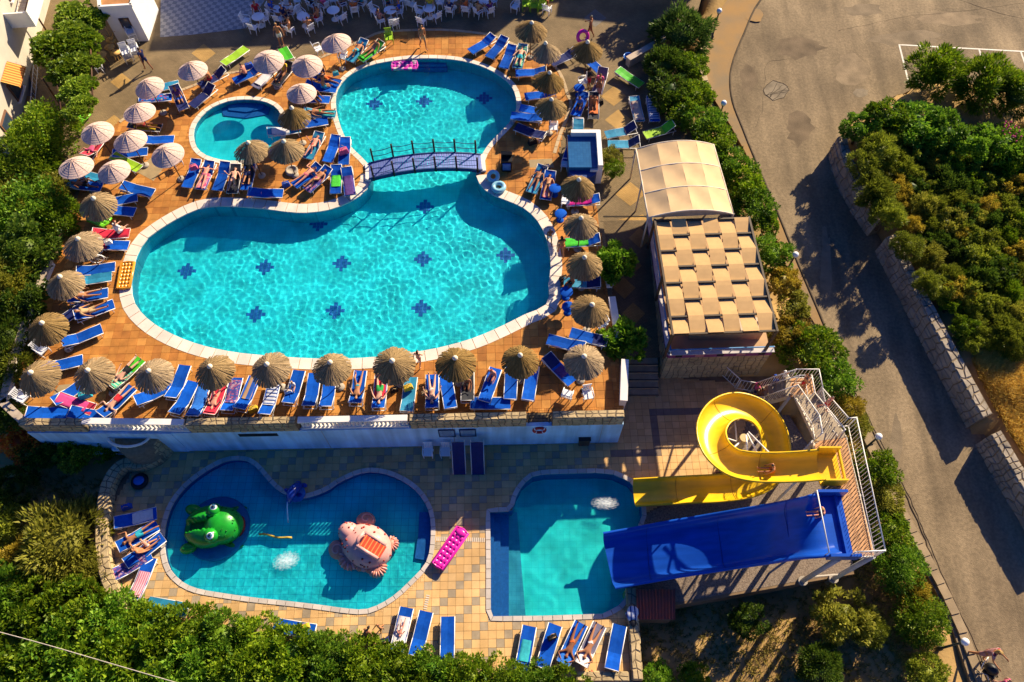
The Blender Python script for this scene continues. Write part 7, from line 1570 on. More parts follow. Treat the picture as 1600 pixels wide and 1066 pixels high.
tabs = [('B', 480, 150), ('B', 625, 95), ('B', 790, 150), ('B', 995, 105), ('B', 1135, 22), ('B', 870, 12), ('B', 1385, 105), ('B', 625, 5), ('C', 320, 92), ('C', 480, 22), ('C', 700, 38), ('C', 590, 10), ('C', 200, 5)]
ORD = ['first', 'second', 'third', 'fourth', 'fifth', 'sixth', 'seventh', 'eighth', 'ninth', 'tenth', 'eleventh', 'twelfth', 'thirteenth', 'fourteenth', 'fifteenth', 'sixteenth', 'seventeenth']
rows = {}
for row in ('front', 'back'):
    rr_ = sorted([t_ for t_ in tabs if (t_[2] > 60) == (row == 'front')], key=lambda t_: q(*t_)[0])
    for k, t_ in enumerate(rr_): rows[t_] = (ORD[k], row)
for t_ in tabs: table(PQ(t_[0], t_[1], t_[2] + 30, 0), 'round white cafe table, %s from the left in the shaded %s row' % rows[t_])
chs = [('B', 390, 160), ('B', 465, 105), ('B', 515, 150), ('B', 440, 210), ('B', 570, 90), ('B', 655, 75), ('B', 610, 150), ('B', 705, 105), ('B', 770, 115), ('B', 690, 225), ('B', 825, 215), ('B', 885, 150), ('B', 930, 60), ('B', 840, 50), ('B', 1055, 45), ('B', 1050, 140), ('B', 1135, 90), ('B', 1190, 45), ('B', 1275, 95), ('B', 1370, 35), ('B', 1315, 160), ('B', 1410, 180),
       ('C', 30, 40), ('C', 185, 45), ('C', 110, 100), ('C', 65, 175), ('C', 255, 100), ('C', 265, 165), ('C', 325, 70), ('C', 370, 130), ('C', 395, 35), ('C', 460, 90), ('C', 570, 85), ('C', 655, 100), ('C', 735, 95), ('C', 755, 25), ('C', 120, 15), ('C', 640, 15), ('B', 740, 20), ('B', 990, 15)]
tp = [PQ(z, x, y + 30, 0) for z, x, y in tabs]
for z, x, y in chs:
    p = PQ(z, x, y + 20, 0); k = min(range(len(tp)), key=lambda i: (tp[i] - p).length); d = tp[k] - p
    side = ('near ' if d.y > 0 else 'far ') + ('right' if d.x < 0 else 'left')
    chair(p, math.atan2(d.y, d.x) + R.uniform(-.4, .4), 'white chair, %s side of the %s table from left, shaded %s row' % ((side,) + rows[tabs[k]]), 'cafe chairs in the shade')
for i, (z, x, y, c) in enumerate([('B', 465, 105, 'red'), ('B', 705, 105, 'white'), ('B', 930, 60, 'pink'), ('B', 1190, 45, 'teal'), ('C', 325, 70, 'yellow'), ('C', 460, 90, 'navy'), ('C', 655, 100, 'tan'), ('C', 30, 40, 'green'), ('B', 1135, 90, 'orange'), ('C', 735, 95, 'purple'), ('B', 570, 90, 'blue')]):
    p = PQ(z, x, y + 20, 0); k = min(range(len(tp)), key=lambda i: (tp[i] - p).length); d = tp[k] - p
    person('chair', p + Vector((0, 0, -.42)), math.atan2(d.y, d.x), 'person in a %s shirt at the %s table from left, shaded %s row' % ((c,) + rows[tabs[k]]), 1, ('dark', 'brown', 'grey')[i % 3], (('shirt', c), ('shorts', 'navy')))
for z, x, y, nm in [('J', 462, 275, 'small blue round table beside the right side parasol'), ('J', 475, 380, 'small blue round table left of the parasol between the round shrubs'), ('D', 195, 645, 'small blue round table among the group in the brown yard'), ('I', 690, 715, 'small teal round table left of the parasol above the green towel'), ('I', 650, 540, 'small blue round table beside the pink towel')]: table(PQ(z, x, y + 14, 0), nm, 'small blue tables', SL['blue'], .8)
for x, nm in ((670, 'left of the two white chairs standing by the retaining wall'), (697, 'right of the two white chairs standing by the retaining wall')): chair(P(x, 711, Z_LOW), rad(-90), nm, 'chairs at the retaining wall')

# ------------------------------------------------------------------ people
on('f1', 'lie_rec', 'sunbather on the upper blue lounger at the left wall', 1, 'dark', (('brief', 'white'), ('top', 'white'))); on('f2', 'lie_rec', 'sunbather in pale shirt on the lower blue lounger at the left wall', 1, 'brown', (('shirt', 'tan'), ('shorts', 'tan')), turn=0)
on('f12', 'lie', 'man in black shorts lying beside the third straw parasol', 0, 'dark', (('shorts', 'black'),)); on('f11', 'prone', 'man in red shorts lying face down near the third straw parasol', 0, 'brown', (('shorts', 'red'),)); on('k4', 'lie_knee', 'sunbather curled up on a red towel in the front row', 3, 'brown', (('brief', 'red'),), s=.95)
on('k8', 'chair', 'small child with pale top sitting on the blue lounger beside the fifth parasol', 0, 'blond', (('shirt', 'white'), ('brief', 'teal')), s=.62, turn=180); on('l1', 'lie_knee', 'woman in a light blue bikini lying in the front row', 1, 'brown', (('brief', 'teal'), ('top', 'teal'))); on('l2', 'lie', 'sunbather in green shorts on a red towel in the front row', 0, 'dark', (('shorts', 'green'),))
on('l4', 'lie', 'sunbather with straight legs and white swimsuit in the front row', 0, 'dark', (('brief', 'white'),)); on('l7', 'sit', 'woman with a red top sitting on the big bright blue lounger', 3, 'red', (('brief', 'red'), ('top', 'red')), dx=.45, turn=170)
on('b4', 'sit', 'man with bare back sitting on the lounger above the small pool', 3, 'brown', (('shorts', 'navy'),), turn=-60); on('b6', 'longsit', 'person in a yellow top on the lounger between two white parasols', 1, 'dark', (('shirt', 'yellow'), ('brief', 'yellow'))); on('b9', 'sit', 'brown seated figure on the blue lounger by the round pool', 2, 'dark', (('shorts', 'black'),), turn=-40)
on('b11', 'lie', 'sunbather on the teal lounger between the two pools', 1, 'dark', (('brief', 'green'),)); on('b15', 'lie_rec', 'sunbather with blue towel at the head near the lime chair', 1, 'brown', (('brief', 'blue'),)); on('b16', 'lie_knee', 'sunbather in teal shorts at the top of the round pool', 1, 'dark', (('shorts', 'teal'),)); on('c4', 'lie', 'sunbather with pale legs on the green striped towel', 0, 'dark', (('shorts', 'teal'),))
on('a5', 'prone', 'sunbather lying on the lime yellow towel at the left', 2, 'dark', (('brief', 'red'), ('top', 'red'))); on('a8', 'prone', 'sunbather wrapped in pink between two white parasols', 3, 'dark', (('shirt', 'pink'), ('brief', 'pink'))); on('a9', 'chair', 'person in purple sitting at the deck edge under the white parasol', 1, 'dark', (('shirt', 'purple'), ('shorts', 'blue')))
on('i4', 'lie', 'tanned sunbather on the teal lounger beside the fountain block', 2, 'dark', (('brief', 'black'),)); on('g7', 'prone', 'pale sunbather lying face down near the bridge', 3, 'brown', (('brief', 'pink'),)); on('g8', 'lie_knee', 'second sunbather near the bridge on a patterned towel', 1, 'brown', (('brief', 'pink'), ('top', 'pink'))); on('g4', 'lie_knee', 'sunbather with red hat and bent knee above the main pool', 0, 'dark', (('brief', 'dark' if False else 'navy'), ('top', 'navy')), hat=None)
on('g12', 'lie_knee', 'orange tanned sunbather beside the straw parasol above the bridge', 3, 'brown', (('brief', 'red'), ('top', 'red'))); on('d14', 'sit', 'person with pink top sitting among the group in the brown yard', 1, 'dark', (('shirt', 'pink'), ('shorts', 'black'))); on('d12', 'sit', 'person in blue sitting at the edge of the brown yard', 2, 'dark', (('shirt', 'blue'), ('shorts', 'navy')))
on('e10', 'sit', 'red haired person in white bending over beside the green float', 0, 'red', (('shirt', 'white'), ('shorts', 'white')), dx=.3, turn=60)
on('r2', 'prone', 'man in teal shorts lying face down at the curved stone wall', 1, 'brown', (('shorts', 'teal'),)); on('s3', 'longsit', 'woman sitting on the lounger at the kids pool with a small child', 1, 'brown', (('brief', 'black'), ('top', 'black')), dx=.1); on('w3', 'lie_up', 'sunbather in an orange swimsuit on the third lounger below the deep pool', 2, 'dark', (('brief', 'orange'), ('top', 'orange'))); on('w4', 'lie_up', 'woman in a white bikini on the fourth lounger below the deep pool', 1, 'brown', (('brief', 'white'), ('top', 'white')))
on('v2', 'lie_knee', 'baby lying on the white towel on the lower terrace', 3, 'brown', (('brief', 'white'),), s=.5, dx=.0)
on('g5', 'lie_rec', 'person in dark clothes lying under the straw parasol above the main pool', 1, 'dark', (('shirt', 'black'), ('shorts', 'navy'))); on('b8', 'sit', 'sunbather sitting on the middle blue bed left of the round pool', 1, 'brown', (('shorts', 'teal'),), turn=30); on('j1', 'sit', 'tanned person sitting on the teal lounger under the right side parasol', 2, 'dark', (('shorts', 'black'),), dx=.4, turn=40)
on('d16', 'sit', 'tanned sunbather sitting on the rust coloured towel', 2, 'brown', (('brief', 'black'), ('top', 'black')), dx=-.2); on('l6', 'sit', 'person in dark swimwear sitting in the shade beside the woman in red', 2, 'dark', (('brief', 'black'), ('top', 'black')), turn=170); on('g2', 'prone', 'sunbather lying on the pink towel above the main pool', 3, 'brown', (('brief', 'pink'),)); on('b2', 'sit', 'bather drying off on the dark blue lounger above the small pool', 1, 'dark', (('shorts', 'red'),), turn=-30)
on('i5', 'lie', 'sunbather on the pink patterned towel beside the fountain block', 1, 'brown', (('brief', 'black'), ('top', 'black'))); on('e1', 'lie_knee', 'sunbather on the blue lounger near the round hedge bush', 2, 'dark', (('shorts', 'black'),)); on('b7', 'prone', 'sunbather on the uppermost blue bed left of the round pool', 1, 'dark', (('shorts', 'orange'),))
def stand(z, x, y, zz_, face, kind, label, **k): return person(kind, PQ(z, x, y, zz_), rad(face), label, **k)
stand('L', 605, 400, 0, 75, 'walk', 'girl in a pink swimsuit walking along the edge of the main pool', skin=0, hair='dark', wear=(('brief', 'pink'), ('top', 'pink')), s=.85, long=True); stand('C', 275, 340, 0, -60, 'walk', 'tanned man in orange shorts walking at the top of the round pool', skin=1, hair='dark', wear=(('shorts', 'tan'),), s=1.08); stand('B', 625, 315, 0, -80, 'stand', 'man in pale shorts standing between the cafe and the white parasol', skin=1, hair='blond', wear=(('shorts', 'white'),))
stand('A', 1035, 485, 0, 150, 'walk', 'person in a dark blue dress walking past the stacked chairs', skin=2, hair='dark', wear=(('shirt', 'navy'), ('shorts', 'navy'))); stand('D', 270, 265, 0, 160, 'walk', 'person carrying a pink float above the straw parasol', skin=2, hair='dark', wear=(('brief', 'black'),)); stand('I', 690, 975, 0, 100, 'walk', 'girl in pink walking along the right edge of the main pool', skin=1, hair='dark', wear=(('brief', 'pink'), ('top', 'pink')), long=True); stand('I', 615, 890, 0, -80, 'walk', 'tanned child walking at the right edge of the main pool', skin=2, hair='dark', wear=(('shorts', 'white'),), s=.75)
stand('C', 1075, 290, 0, 200, 'bend', 'tanned person bending between the two topmost straw parasols', skin=2, hair='dark', wear=(('shorts', 'red'),)); stand('B', 920, 545, 0, -100, 'stand', 'man kneeling by the blue beds left of the round pool', skin=1, hair='brown', wear=(('shorts', 'navy'),), s=.8); stand('V', 985, 620, Z_LOW, 230, 'walk', 'toddler in dark swimwear walking beside the white towel lounger', skin=1, hair='brown', wear=(('brief', 'black'),), s=.68); stand('V', 865, 700, Z_LOW, 60, 'bend', 'tanned person bending down at the hedge on the lower terrace', skin=2, hair='dark', wear=(('shorts', 'black'),), s=.8)
stand('S', 1055, 165, Z_LOW, 140, 'bend', 'small child leaning on the woman at the kids pool', skin=0, hair='blond', wear=(('brief', 'white'),), s=.6); stand('D', 260, 620, 0, 20, 'stand', 'person in dark clothes standing by the blue table in the brown yard', skin=2, hair='dark', wear=(('shirt', 'black'), ('shorts', 'red'))); stand('D', 330, 690, 0, 200, 'stand', 'tanned person standing at the rust coloured towel in the brown yard', skin=2, hair='brown', wear=(('shorts', 'plaid'),))
for z, x, y, f, nm, c in [('B', 690, 240, 200, 'nearest tanned man sitting at a cafe table in the shade edge', 'tan'), ('B', 825, 230, 110, 'man in pale shorts sitting at the cafe table behind the white parasol', 'white'), ('B', 885, 160, 160, 'tanned person sitting at the right of the middle cafe table', 'red'), ('B', 650, 150, -40, 'dark haired person sitting left at the cafe table', 'navy'), ('C', 110, 115, 190, 'person sitting at the cafe table above the lime garden chair', 'blue'), ('B', 1065, 60, 200, 'person in a pale shirt sitting at the top cafe table', 'plaid'), ('C', 570, 95, 160, 'person sitting at the far cafe table near the top edge', 'orange'), ('C', 540, 75, 0, 'second person sitting at the far cafe table near the top edge', 'tan'), ('B', 830, 60, -60, 'person in black at the back cafe table', 'black'), ('B', 1310, 175, 60, 'person with a striped shirt at the cafe table above the round pool', 'plaid')]:
    person('chair', PQ(z, x, y, 0) + Vector((0, 0, -.42)), rad(f), nm, 1 if c != 'black' else 2, 'dark', (('shorts', c),) if c in ('tan', 'white', 'red') else (('shirt', c), ('shorts', 'navy')))
for px, py, z, f, nm, c, sk in [(1175, 618, Z0 + .3, 20, 'bather with pink shirt at the foot of the tower stairs', 'pink', 1), (1203, 606, Z0 + .9, 10, 'child in blue waiting on the tower stairs', 'blue', 2), (1218, 600, Z0 + 1.25, 10, 'child in white waiting on the tower stairs', 'white', 1), (1250, 606, Z1, -30, 'bather waiting on the stair landing of the slide tower', 'red', 1), (1284, 640, Z1 + .9, -60, 'child in red climbing the upper tower stairs', 'red', 3), (1180, 626, Z0 + .35, 10, 'tanned bather holding the rail of the tower stairs', 'black', 2)]:
    person('walk', P(px, py, z), rad(f), nm, sk, 'dark', (('shirt', c), ('shorts', 'navy')) if c in ('pink', 'blue', 'white') else (('shorts', c),), .85)
p = P(1283, 800, 2.5); person('slide', Vector((p.x + .15, p.y, 2.30 - .95 * .8 + .06)), rad(180), 'pale boy about to start at the top of the blue slide', 3, 'blond', (('shorts', 'navy'),), .8)
p = YP[9]; person('slide', Vector((p.x, p.y, p.z - .95 * .8 + .16)), math.atan2((YP[12] - YP[6]).y, (YP[12] - YP[6]).x), 'tanned child in red sliding down the yellow spiral slide', 1, 'dark', (('shorts', 'orange'),), .8)
pr_ = PR(1522, 1024); person('push', pr_, rad(-50), 'woman in a plaid dress walking down the road with a pushchair', 1, 'blond', (('shirt', 'plaid'), ('shorts', 'plaid')), 1.2, True)
p2 = PR(1538, 1052); person('walk', PR(1556, 1068), rad(-60), 'child in pink walking beside the pushchair', 0, 'brown', (('shirt', 'pink'), ('shorts', 'pink')), .7)
t = thing('pushchair', 'black pushchair in front of the woman on the road', 'pushchair', p2, rad(-50))
MB().box((0, 0, .5), (.5, .42, .16), rot=rot_xyz(0, -15, 0)).build('seat', m_black, t); MB().ball((-.12, 0, .78), (.3, .24, .26), 12, 8).build('hood', m_black, t); MB().tube([(-.3, -.2, .4), (-.55, -.2, 1.0), (-.55, .2, 1.0), (-.3, .2, .4)], .02, 5).build('handle', m_steel, t)
for x in (-.3, .32):
    for s in (-1, 1): MB().tube([(x + .11 * math.cos(a), s * .24, .12 + .11 * math.sin(a)) for a in [2 * math.pi * i / 12 for i in range(12)]], .025, 5, closed=True).build('wheel', m_black, t); MB().tube([(x, s * .24, .12), (0, s * .2, .48)], .018, 5).build('strut', m_steel, t)
t = thing('pink_float', 'pink swim ring carried above the straw parasol at the top right', 'swim ring', PQ('D', 225, 255, .7), 0, rot=(rad(60), 0, rad(20))); MB().tube([(.34 * math.cos(a), .34 * math.sin(a), 0) for a in [2 * math.pi * i / 18 for i in range(18)]], .12, 8, closed=True).build('ring', m_hp, t)
# water splashes where the slides and the jet come down
m_foam = bpy.data.materials.new('foam'); m_foam.use_nodes = True; _nt = m_foam.node_tree; _N = _nt.nodes; _b = _N['Principled BSDF']; _b.inputs['Base Color'].default_value = (.85, .92, .92, 1); _b.inputs['Roughness'].default_value = .6
_tc = _N.new('ShaderNodeTexCoord'); _nz = _N.new('ShaderNodeTexNoise'); _nz.inputs['Scale'].default_value = 5; _nz.inputs['Detail'].default_value = 8; _vl = _N.new('ShaderNodeVectorMath'); _vl.operation = 'LENGTH'; _ma = _N.new('ShaderNodeMath'); _ma.operation = 'SUBTRACT'; _mr = _N.new('ShaderNodeMapRange'); _mr.inputs[1].default_value = -.12; _mr.inputs[2].default_value = .45; _mr.inputs[4].default_value = .6
_nt.links.new(_tc.outputs['Object'], _nz.inputs[0]); _nt.links.new(_tc.outputs['Object'], _vl.inputs[0]); _m2 = _N.new('ShaderNodeMath'); _m2.operation = 'MULTIPLY'; _m2.inputs[1].default_value = .62; _nt.links.new(_vl.outputs['Value'], _m2.inputs[0]); _nt.links.new(_nz.outputs[0], _ma.inputs[0]); _nt.links.new(_m2.outputs[0], _ma.inputs[1]); _nt.links.new(_ma.outputs[0], _mr.inputs[0]); _nt.links.new(_mr.outputs[0], _b.inputs['Alpha'])
def splash(px, py, z, r, n, label, sx=1.6, rz=0.0):
    rr = random.Random(px); mb = MB(); vs = [(0, 0, .02)]
    for j in range(1, 7):
        for k in range(20): a = 2 * math.pi * k / 20; vs.append((j / 6 * math.cos(a), j / 6 * math.sin(a), .02 + .03 * (1 - j / 6) * rr.random()))
    mb.add(vs, [(0, 1 + k, 1 + (k + 1) % 20) for k in range(20)] + [(1 + j * 20 + k, 1 + j * 20 + 20 + k, 1 + j * 20 + 20 + (k + 1) % 20, 1 + j * 20 + (k + 1) % 20) for j in range(5) for k in range(20)], 0, True)
    o = mb.build('foam', m_foam, None, loc=P(px, py, z + .03), rot=(0, 0, rz), scale=(r * sx, r, 1)); tag(o, label, 'foam'); o['kind'] = 'stuff'
splash(946, 786, Z_LOW - .12, .36, 0, 'white foam where the yellow slide runs into the deep pool', 2.0); splash(448, 876, Z_LOW - .12, .45, 0, 'white foam in the middle of the kids pool', 1.5, .3)
# ================================================================== PLACING: plants
gz = lambda px, py, z0=-2.5: (lambda p: g_z(p.x, p.y))(P(px, py, z0 + 1))
# left hedge and garden
for px, py, r, k, lf, nm, z in [(72, 212, 44, 'ball', 'hedge', 'wide bush between the garden stairs and the white parasols', -.4), (35, 262, 44, 'ball', 'hedge', 'smooth round clipped bush at the left edge', -.6), (48, 335, 56, 'ball', 'bright', 'largest bush of the left hedge below the round clipped one', -1.0), (95, 345, 34, 'round', 'hedge', 'bush of the left hedge touching the straw parasol', -.8), (12, 320, 40, 'spiky', 'olive', 'yellowish bush at the far left edge of the hedge', -1.0), (85, 300, 26, 'loose', 'olive', 'feathery pale bush top in the left hedge', -.8),
                            (40, 392, 42, 'round', 'dark', 'dark bush in the left hedge across from the wheelchair', -1.4), (12, 450, 40, 'spiky', 'olive', 'feathery olive bush at the left edge', -1.7), (45, 470, 34, 'loose', 'dark', 'dark loose bush behind the left wall', -1.7), (10, 530, 42, 'spiky', 'dark', 'dark feathery bush at the left edge of the deck', -2.0), (25, 575, 30, 'spiky', 'scrub', 'olive bush near the left corner of the deck', -2.2), (0, 610, 36, 'spiky', 'dark', 'dark bush below the left corner of the deck', -2.4),
                            (62, 702, 30, 'loose', 'dark', 'dark bush under the retaining wall beside the red blossom', -2.9), (118, 708, 28, 'loose', 'scrub', 'olive bush under the retaining wall left of the garden balcony', -2.9), (20, 648, 26, 'round', 'dark', 'dark bush hugging the outer corner of the deck', -2.4),
                            (38, 688, 30, 'loose', 'red', 'bush with red and orange blossom below the deck corner', -2.6), (90, 690, 30, 'loose', 'dark', 'dark bush against the shaded wall of the deck', -2.9), (140, 692, 34, 'loose', 'hedge', 'leafy bush next to the small garden balcony', -2.9), (98, 850, 58, 'spiky', 'olive', 'large feathery olive bush left of the curved stone wall', -3.2), (8, 820, 34, 'round', 'scrub', 'bush at the left edge beside the dirt patch', -3.2), (20, 760, 30, 'loose', 'dark', 'dark bush in the shaded corner below the deck', -3.1), (30, 870, 24, 'spiky', 'yellow', 'yellow dry bush on the dirt patch at the left', -3.2), (150, 895, 26, 'spiky', 'olive', 'small olive bush at the foot of the curved wall', -3.2)]:
    wall_side = px < 60 and 380 < py < 660; plant(px - (6 if wall_side else 0), py, r * (1.1 if wall_side else 1), k, lf, nm, z, h=2.1 if wall_side else 1.0)
pv = thing('vine_pergola', 'pergola overgrown with green vines beside the garden stairs', 'pergola')
for i, (px, py, r) in enumerate([(84, 75, 30), (112, 58, 30), (118, 24, 26), (104, 108, 27), (128, 98, 22), (118, 138, 24), (134, 66, 20), (128, 160, 18), (74, 60, 16), (140, 130, 11), (116, 174, 16), (144, 28, 20)]):
    p = P(px, py, 2.1); rr = r * (p - cam.location).length / 1250
    ob('foliage', KIND['broad'][i % 2], pv, (p.x, p.y, 2.0), (0, 0, i * 1.3), LF['vine'] if i % 3 else LF['hedge'], (rr, rr, rr * .55))
for px, py in [(80, 60), (140, 60), (95, 165), (140, 150)]: p = P(px, py, 0); MB().tube([p, p + up * 2.1], .06, 6).build('post', m_wood, pv)
for a, b in [((78, 50), (95, 172)), ((140, 40), (145, 160))]: MB().tube([P(*a, 2.1), P(*b, 2.1)], .05, 6).build('beam', m_wood, pv)
# bottom hedge
hx = [(0, 945, 48), (62, 950, 46), (120, 955, 44), (180, 972, 42), (235, 985, 40), (292, 992, 42), (345, 1000, 40), (400, 1008, 42), (455, 1022, 40), (512, 1030, 42), (568, 1038, 42), (622, 1044, 40), (676, 1056, 40), (730, 1064, 38), (785, 1066, 36), (838, 1072, 36), (885, 1078, 34), (20, 1010, 52), (90, 1018, 52), (160, 1030, 52), (230, 1042, 50), (300, 1052, 50), (370, 1062, 50), (440, 1072, 48), (510, 1082, 48), (585, 1090, 46), (60, 1075, 52), (150, 1085, 52), (0, 1080, 50), (660, 1098, 40), (250, 1095, 50)]
for i, (a, b, r) in enumerate(hx): plant(a, b, r, 'round' if i % 4 else 'loose', 'hedge' if i % 3 else 'bright', ('leafy bush of the bottom hedge, %s from the left along its upper edge' % ORD[i]) if i < 17 else 'leafy green bush in the lower rows of the hedge along the bottom edge', -3.9, 'hedge bush', 'hedge_bush', 'bushes of the bottom hedge', h=2.0, flat=1.0)
# strip between the pool grounds and the road
for px, py, r, k, lf, nm, z in [(1065, 55, 44, 'spiky', 'conif', 'large dark feathery conifer at the top of the road', -.1), (1040, 100, 30, 'spiky', 'dark', 'dark bush at the foot of the conifer', -.1), (1082, 105, 26, 'round', 'hedge', 'bush between the conifer and the pale curved wall', -.2), (1045, 140, 34, 'loose', 'dark', 'dark shaded bush behind the green lounger', -.1), (1085, 150, 28, 'round', 'hedge', 'bush right of the dark shaded one near the pale wall', -.3), (1062, 170, 26, 'loose', 'hedge', 'small bush next to the blue patterned lounger', -.2), (1100, 195, 36, 'round', 'bright', 'bright bush under the second globe lamp', -.4), (1120, 225, 34, 'round', 'hedge', 'bush at the corner above the arched shelter', -.5), (1142, 262, 36, 'round', 'bright', 'bright bush beside the upper end of the arched shelter', -.7), (1160, 292, 34, 'round', 'hedge', 'bush beside the middle of the arched shelter', -.8), (1178, 322, 32, 'round', 'bright', 'bright bush at the lower end of the arched shelter', -.9), (1196, 352, 20, 'loose', 'hedge', 'small bush between shelter and pergola by the road', -1.0),
                            (1205, 398, 32, 'round', 'bright', 'bright bush beside the third globe lamp', -1.1), (1222, 440, 26, 'loose', 'yellow', 'yellowish bush beside the woven pergola', -1.3), (1240, 478, 26, 'loose', 'olive', 'olive bush between pergola and road', -1.5), (1268, 548, 46, 'round', 'hedge', 'large dark green bush above the slide tower stairs', -1.9), (1232, 520, 30, 'loose', 'yellow', 'yellowish bush at the corner of the stone kiosk base', -1.7), (1300, 595, 38, 'round', 'bright', 'bush right of the tower stairs by the road', -2.1), (1322, 640, 26, 'spiky', 'yellow', 'dry yellow tuft bush by the tower railing', -2.3), (1335, 665, 22, 'spiky', 'olive', 'small olive bush by the tower railing', -2.4),
                            (1368, 735, 32, 'round', 'hedge', 'bush below the fourth globe lamp', -2.6), (1380, 778, 30, 'spiky', 'olive', 'feathery bush halfway along the tower railing', -2.8), (1392, 830, 32, 'round', 'hedge', 'bush by the lower part of the tower railing', -2.9), (1405, 888, 36, 'ball', 'bright', 'round bright bush off the lower tower corner', -3.0), (1438, 968, 36, 'ball', 'hedge', 'round dark bush above the walking family', -3.3), (1425, 925, 26, 'spiky', 'yellow', 'dry yellow tuft between two round bushes by the road', -3.2), (1318, 965, 42, 'loose', 'olive', 'tall olive bush on the dry yard below the slides', -3.5), (1362, 985, 22, 'spiky', 'scrub', 'olive bush right of the tall one on the dry yard', -3.5), (1450, 1055, 28, 'round', 'scrub', 'low bush at the foot of the last globe lamp', -3.5), (1285, 1040, 30, 'spiky', 'dark', 'dark spiky bush at the bottom of the dry yard', -3.6), (1170, 970, 26, 'loose', 'dark', 'dark bush in the shade under the blue slide', -3.7), (1030, 1062, 26, 'round', 'bright', 'bright hedge top left of centre at the bottom of the dry yard', -3.7), (1085, 1066, 26, 'round', 'hedge', 'hedge top at the bottom edge of the dry yard', -3.7)]:
    plant(px, py, r, k, lf, nm, z, h=1.0)
for a in [(951, 246, 20, 'round', 'olive', 'slim olive shrub against the white fountain block', -.1), (960, 262, 16, 'round', 'hedge', 'small green shrub under the slim olive one', -.1)]: plant(*a[:5], a[5], a[6], h=.9)
for a in [(959, 412, 34, 'broad', 'bright', 'upper round green shrub on the right edge of the deck', -.6), (970, 535, 37, 'broad', 'bright', 'lower round green shrub on the right edge of the deck', -1.2)]: plant(*a[:5], a[5], a[6], h=1.1)
# field across the road
fz = lambda px, py: PR(px, py, .9).z
for px, py, r, k, lf, nm in [(1460, 112, 40, 'spiky', 'hedge', 'tall upright oleander bush over the first parking bays'), (1545, 132, 40, 'spiky', 'hedge', 'tall upright oleander bush over the middle parking bays'), (1590, 150, 34, 'spiky', 'dark', 'dark upright bush at the right edge by the parking bays'), (1345, 200, 26, 'loose', 'bright', 'oleander bush at the corner of the road wall'), (1385, 185, 34, 'loose', 'hedge', 'oleander bush behind the corner of the road wall'), (1430, 195, 40, 'loose', 'bright', 'broad pale oleander bush facing the car park'), (1475, 205, 32, 'loose', 'bright', 'oleander bush right of the broad pale one'), (1520, 228, 28, 'loose', 'bright', 'small oleander bush in the middle of the field edge'), (1565, 225, 34, 'loose', 'bright', 'oleander bush with pink blossom at the right edge'), (1598, 240, 26, 'loose', 'hedge', 'oleander bush at the right edge below the blossom')]:
    plant(px, py, r, k, lf, nm, fz(px, py) , h=1.1)
mb = MB(); fp_ = P(1582, 205, fz(1565, 225) + 1.9)
for k in range(26): mb.ball(fp_ + Vector((R.uniform(-.5, .5), R.uniform(-.6, .5), R.uniform(-.25, .25))), .06, 6, 4)
o = mb.build('pink_blossom', M('blossom', (.6, .08, .16), .6)); tag(o, 'pink blossom on the oleander at the right edge', 'blossom'); o['kind'] = 'stuff'
rf = random.Random(12); cnt = 0
for j in range(15):
    for i in range(12):
        px, py = 1345 + i * 26 + rf.uniform(-9, 9) + (j % 2) * 12, 240 + j * 27 + rf.uniform(-8, 8)
        lim = 1340 + max(0, (py - 250)) * .50 + 14
        if px < lim or px > 1640: continue
        if px > 1500 and py > 540: continue
        dry = noise.noise(Vector((px * .012, py * .012, 3))) > .28
        if dry and rf.random() < .6: continue
        plant(px, py, rf.uniform(13, 26), rf.choice(('round', 'spiky', 'loose', 'spiky')), rf.choice(('scrub', 'scrub', 'olive', 'hedge', 'scrub', 'dark', 'yellow')), 'wild scrub bush in the overgrown field across the road', fz(px, py), 'scrub bush', 'scrub_bush', 'scrub bushes in the field', h=.5, flat=1.0); cnt += 1
# taller bushes right behind the wall
for px, py, r in [(1352, 258, 26), (1365, 300, 28), (1385, 335, 24), (1418, 385, 20), (1445, 440, 18), (1375, 235, 26)]: plant(px, py, r, 'spiky', 'scrub', 'tall scrub bush right behind the stone wall of the road', fz(px, py), 'scrub bush', 'scrub_bush', 'tall scrub bushes behind the road wall', h=1.1)
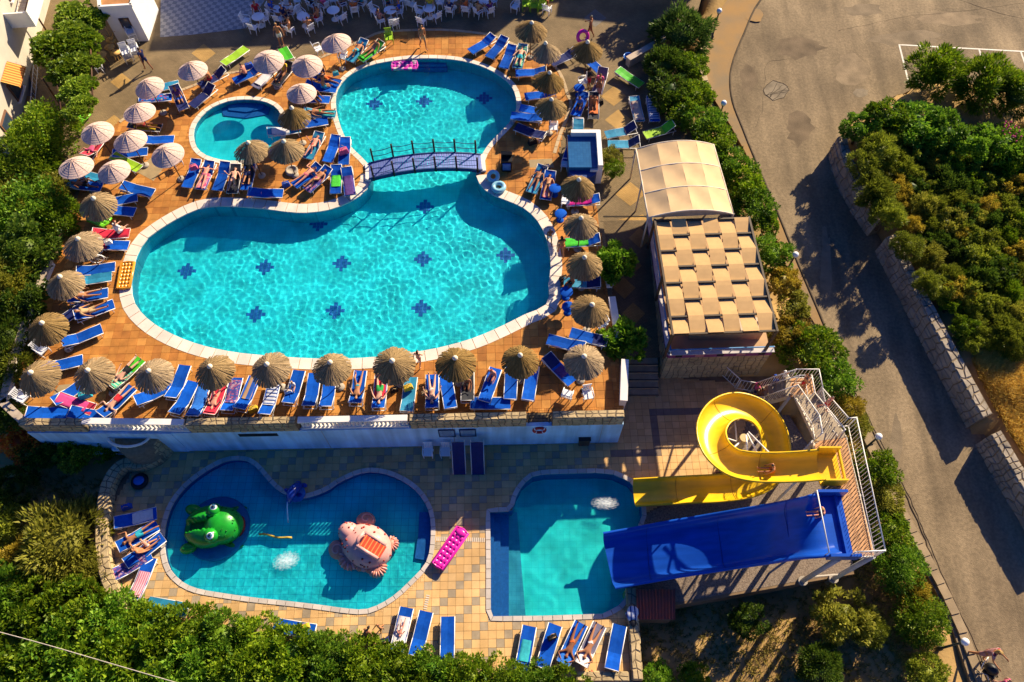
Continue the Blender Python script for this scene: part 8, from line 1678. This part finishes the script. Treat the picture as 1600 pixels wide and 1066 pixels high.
# dry grass
def grass(name, poly_px, n, zf, mats, label, hgt=.35):
    W_ = PL(poly_px, -2); x0, x1 = min(p.x for p in W_), max(p.x for p in W_); y0, y1 = min(p.y for p in W_), max(p.y for p in W_); mb = MB(); rr = random.Random(n)
    k = 0
    while k < n:
        x, y = rr.uniform(x0, x1), rr.uniform(y0, y1)
        if not inside((x, y), W_): n -= 1 if rr.random() < .3 else 0; continue
        z = zf(x, y); a = rr.uniform(0, 6.28); h = hgt * rr.uniform(.5, 1.3)
        for b in range(4):
            a2 = a + b * 1.6; dx, dy = math.cos(a2), math.sin(a2); w_ = .03; l_ = h * rr.uniform(.5, 1.1)
            mb.add([(x - dy * w_, y + dx * w_, z - .03), (x + dy * w_, y - dx * w_, z - .03), (x + dx * l_, y + dy * l_, z + h)], [(0, 1, 2)])
        k += 1
    o = mb.build(name, mats); tag(o, label, 'grass'); o['kind'] = 'stuff'
m_dry = leafmat('leaf_drygrass', (.72, .46, .06), (.92, .68, .18), .4); m_weed = leafmat('leaf_weed', (.18, .16, .03), (.48, .36, .09), .3)
zfield = lambda x, y: g_z(x, y)
grass('dry_grass', [(1500, 500), (1560, 520), (1620, 560), (1720, 700), (1720, 860), (1610, 745), (1548, 645), (1510, 580)], 13000, zfield, m_dry, 'dry yellow grass in the field beyond the road wall')
grass('weeds', [(1345, 230), (1600, 230), (1720, 330), (1720, 620), (1530, 560), (1400, 360)], 9000, zfield, m_weed, 'straw coloured weeds between the bushes of the field', .3)
grass('weeds', [(1205, 360), (1250, 450), (1300, 560), (1400, 780), (1470, 930), (1500, 1060), (1440, 1060), (1330, 880), (1300, 700), (1215, 480)], 2600, zfield, m_weed, 'dry weeds along the road verge', .25)
grass('weeds', [(1005, 950), (1320, 905), (1440, 1000), (1460, 1090), (1010, 1090)], 1600, zfield, m_weed, 'dry weeds on the bare yard below the slides', .2)
grass('weeds', [(0, 720), (150, 740), (150, 940), (0, 930)], 1200, zfield, m_weed, 'dry weeds on the dirt patch left of the curved wall', .2)
# trees beyond the top edge: only their shadows and lowest twigs reach the yard
plant(1072, -62, 40, 'loose', 'dark', 'dark tree at the top edge whose shadow falls on the yard beside the conifer', 0, 'tree', 'shade_tree', h=2.6)
# flower pot in the shade at the top
t = thing('potted_plant', 'green potted plant at the top edge beside the lime chairs', 'potted plant', P(852, 6, 0)); MB().lathe([(.2, 0), (.28, .4), (.24, .4), (0, .36)], 14).build('pot', M('pot_terracotta', (.35, .12, .04), .8), t); ob('foliage', KIND['broad'][0], t, (0, 0, .7), None, LF['bright'], .5)
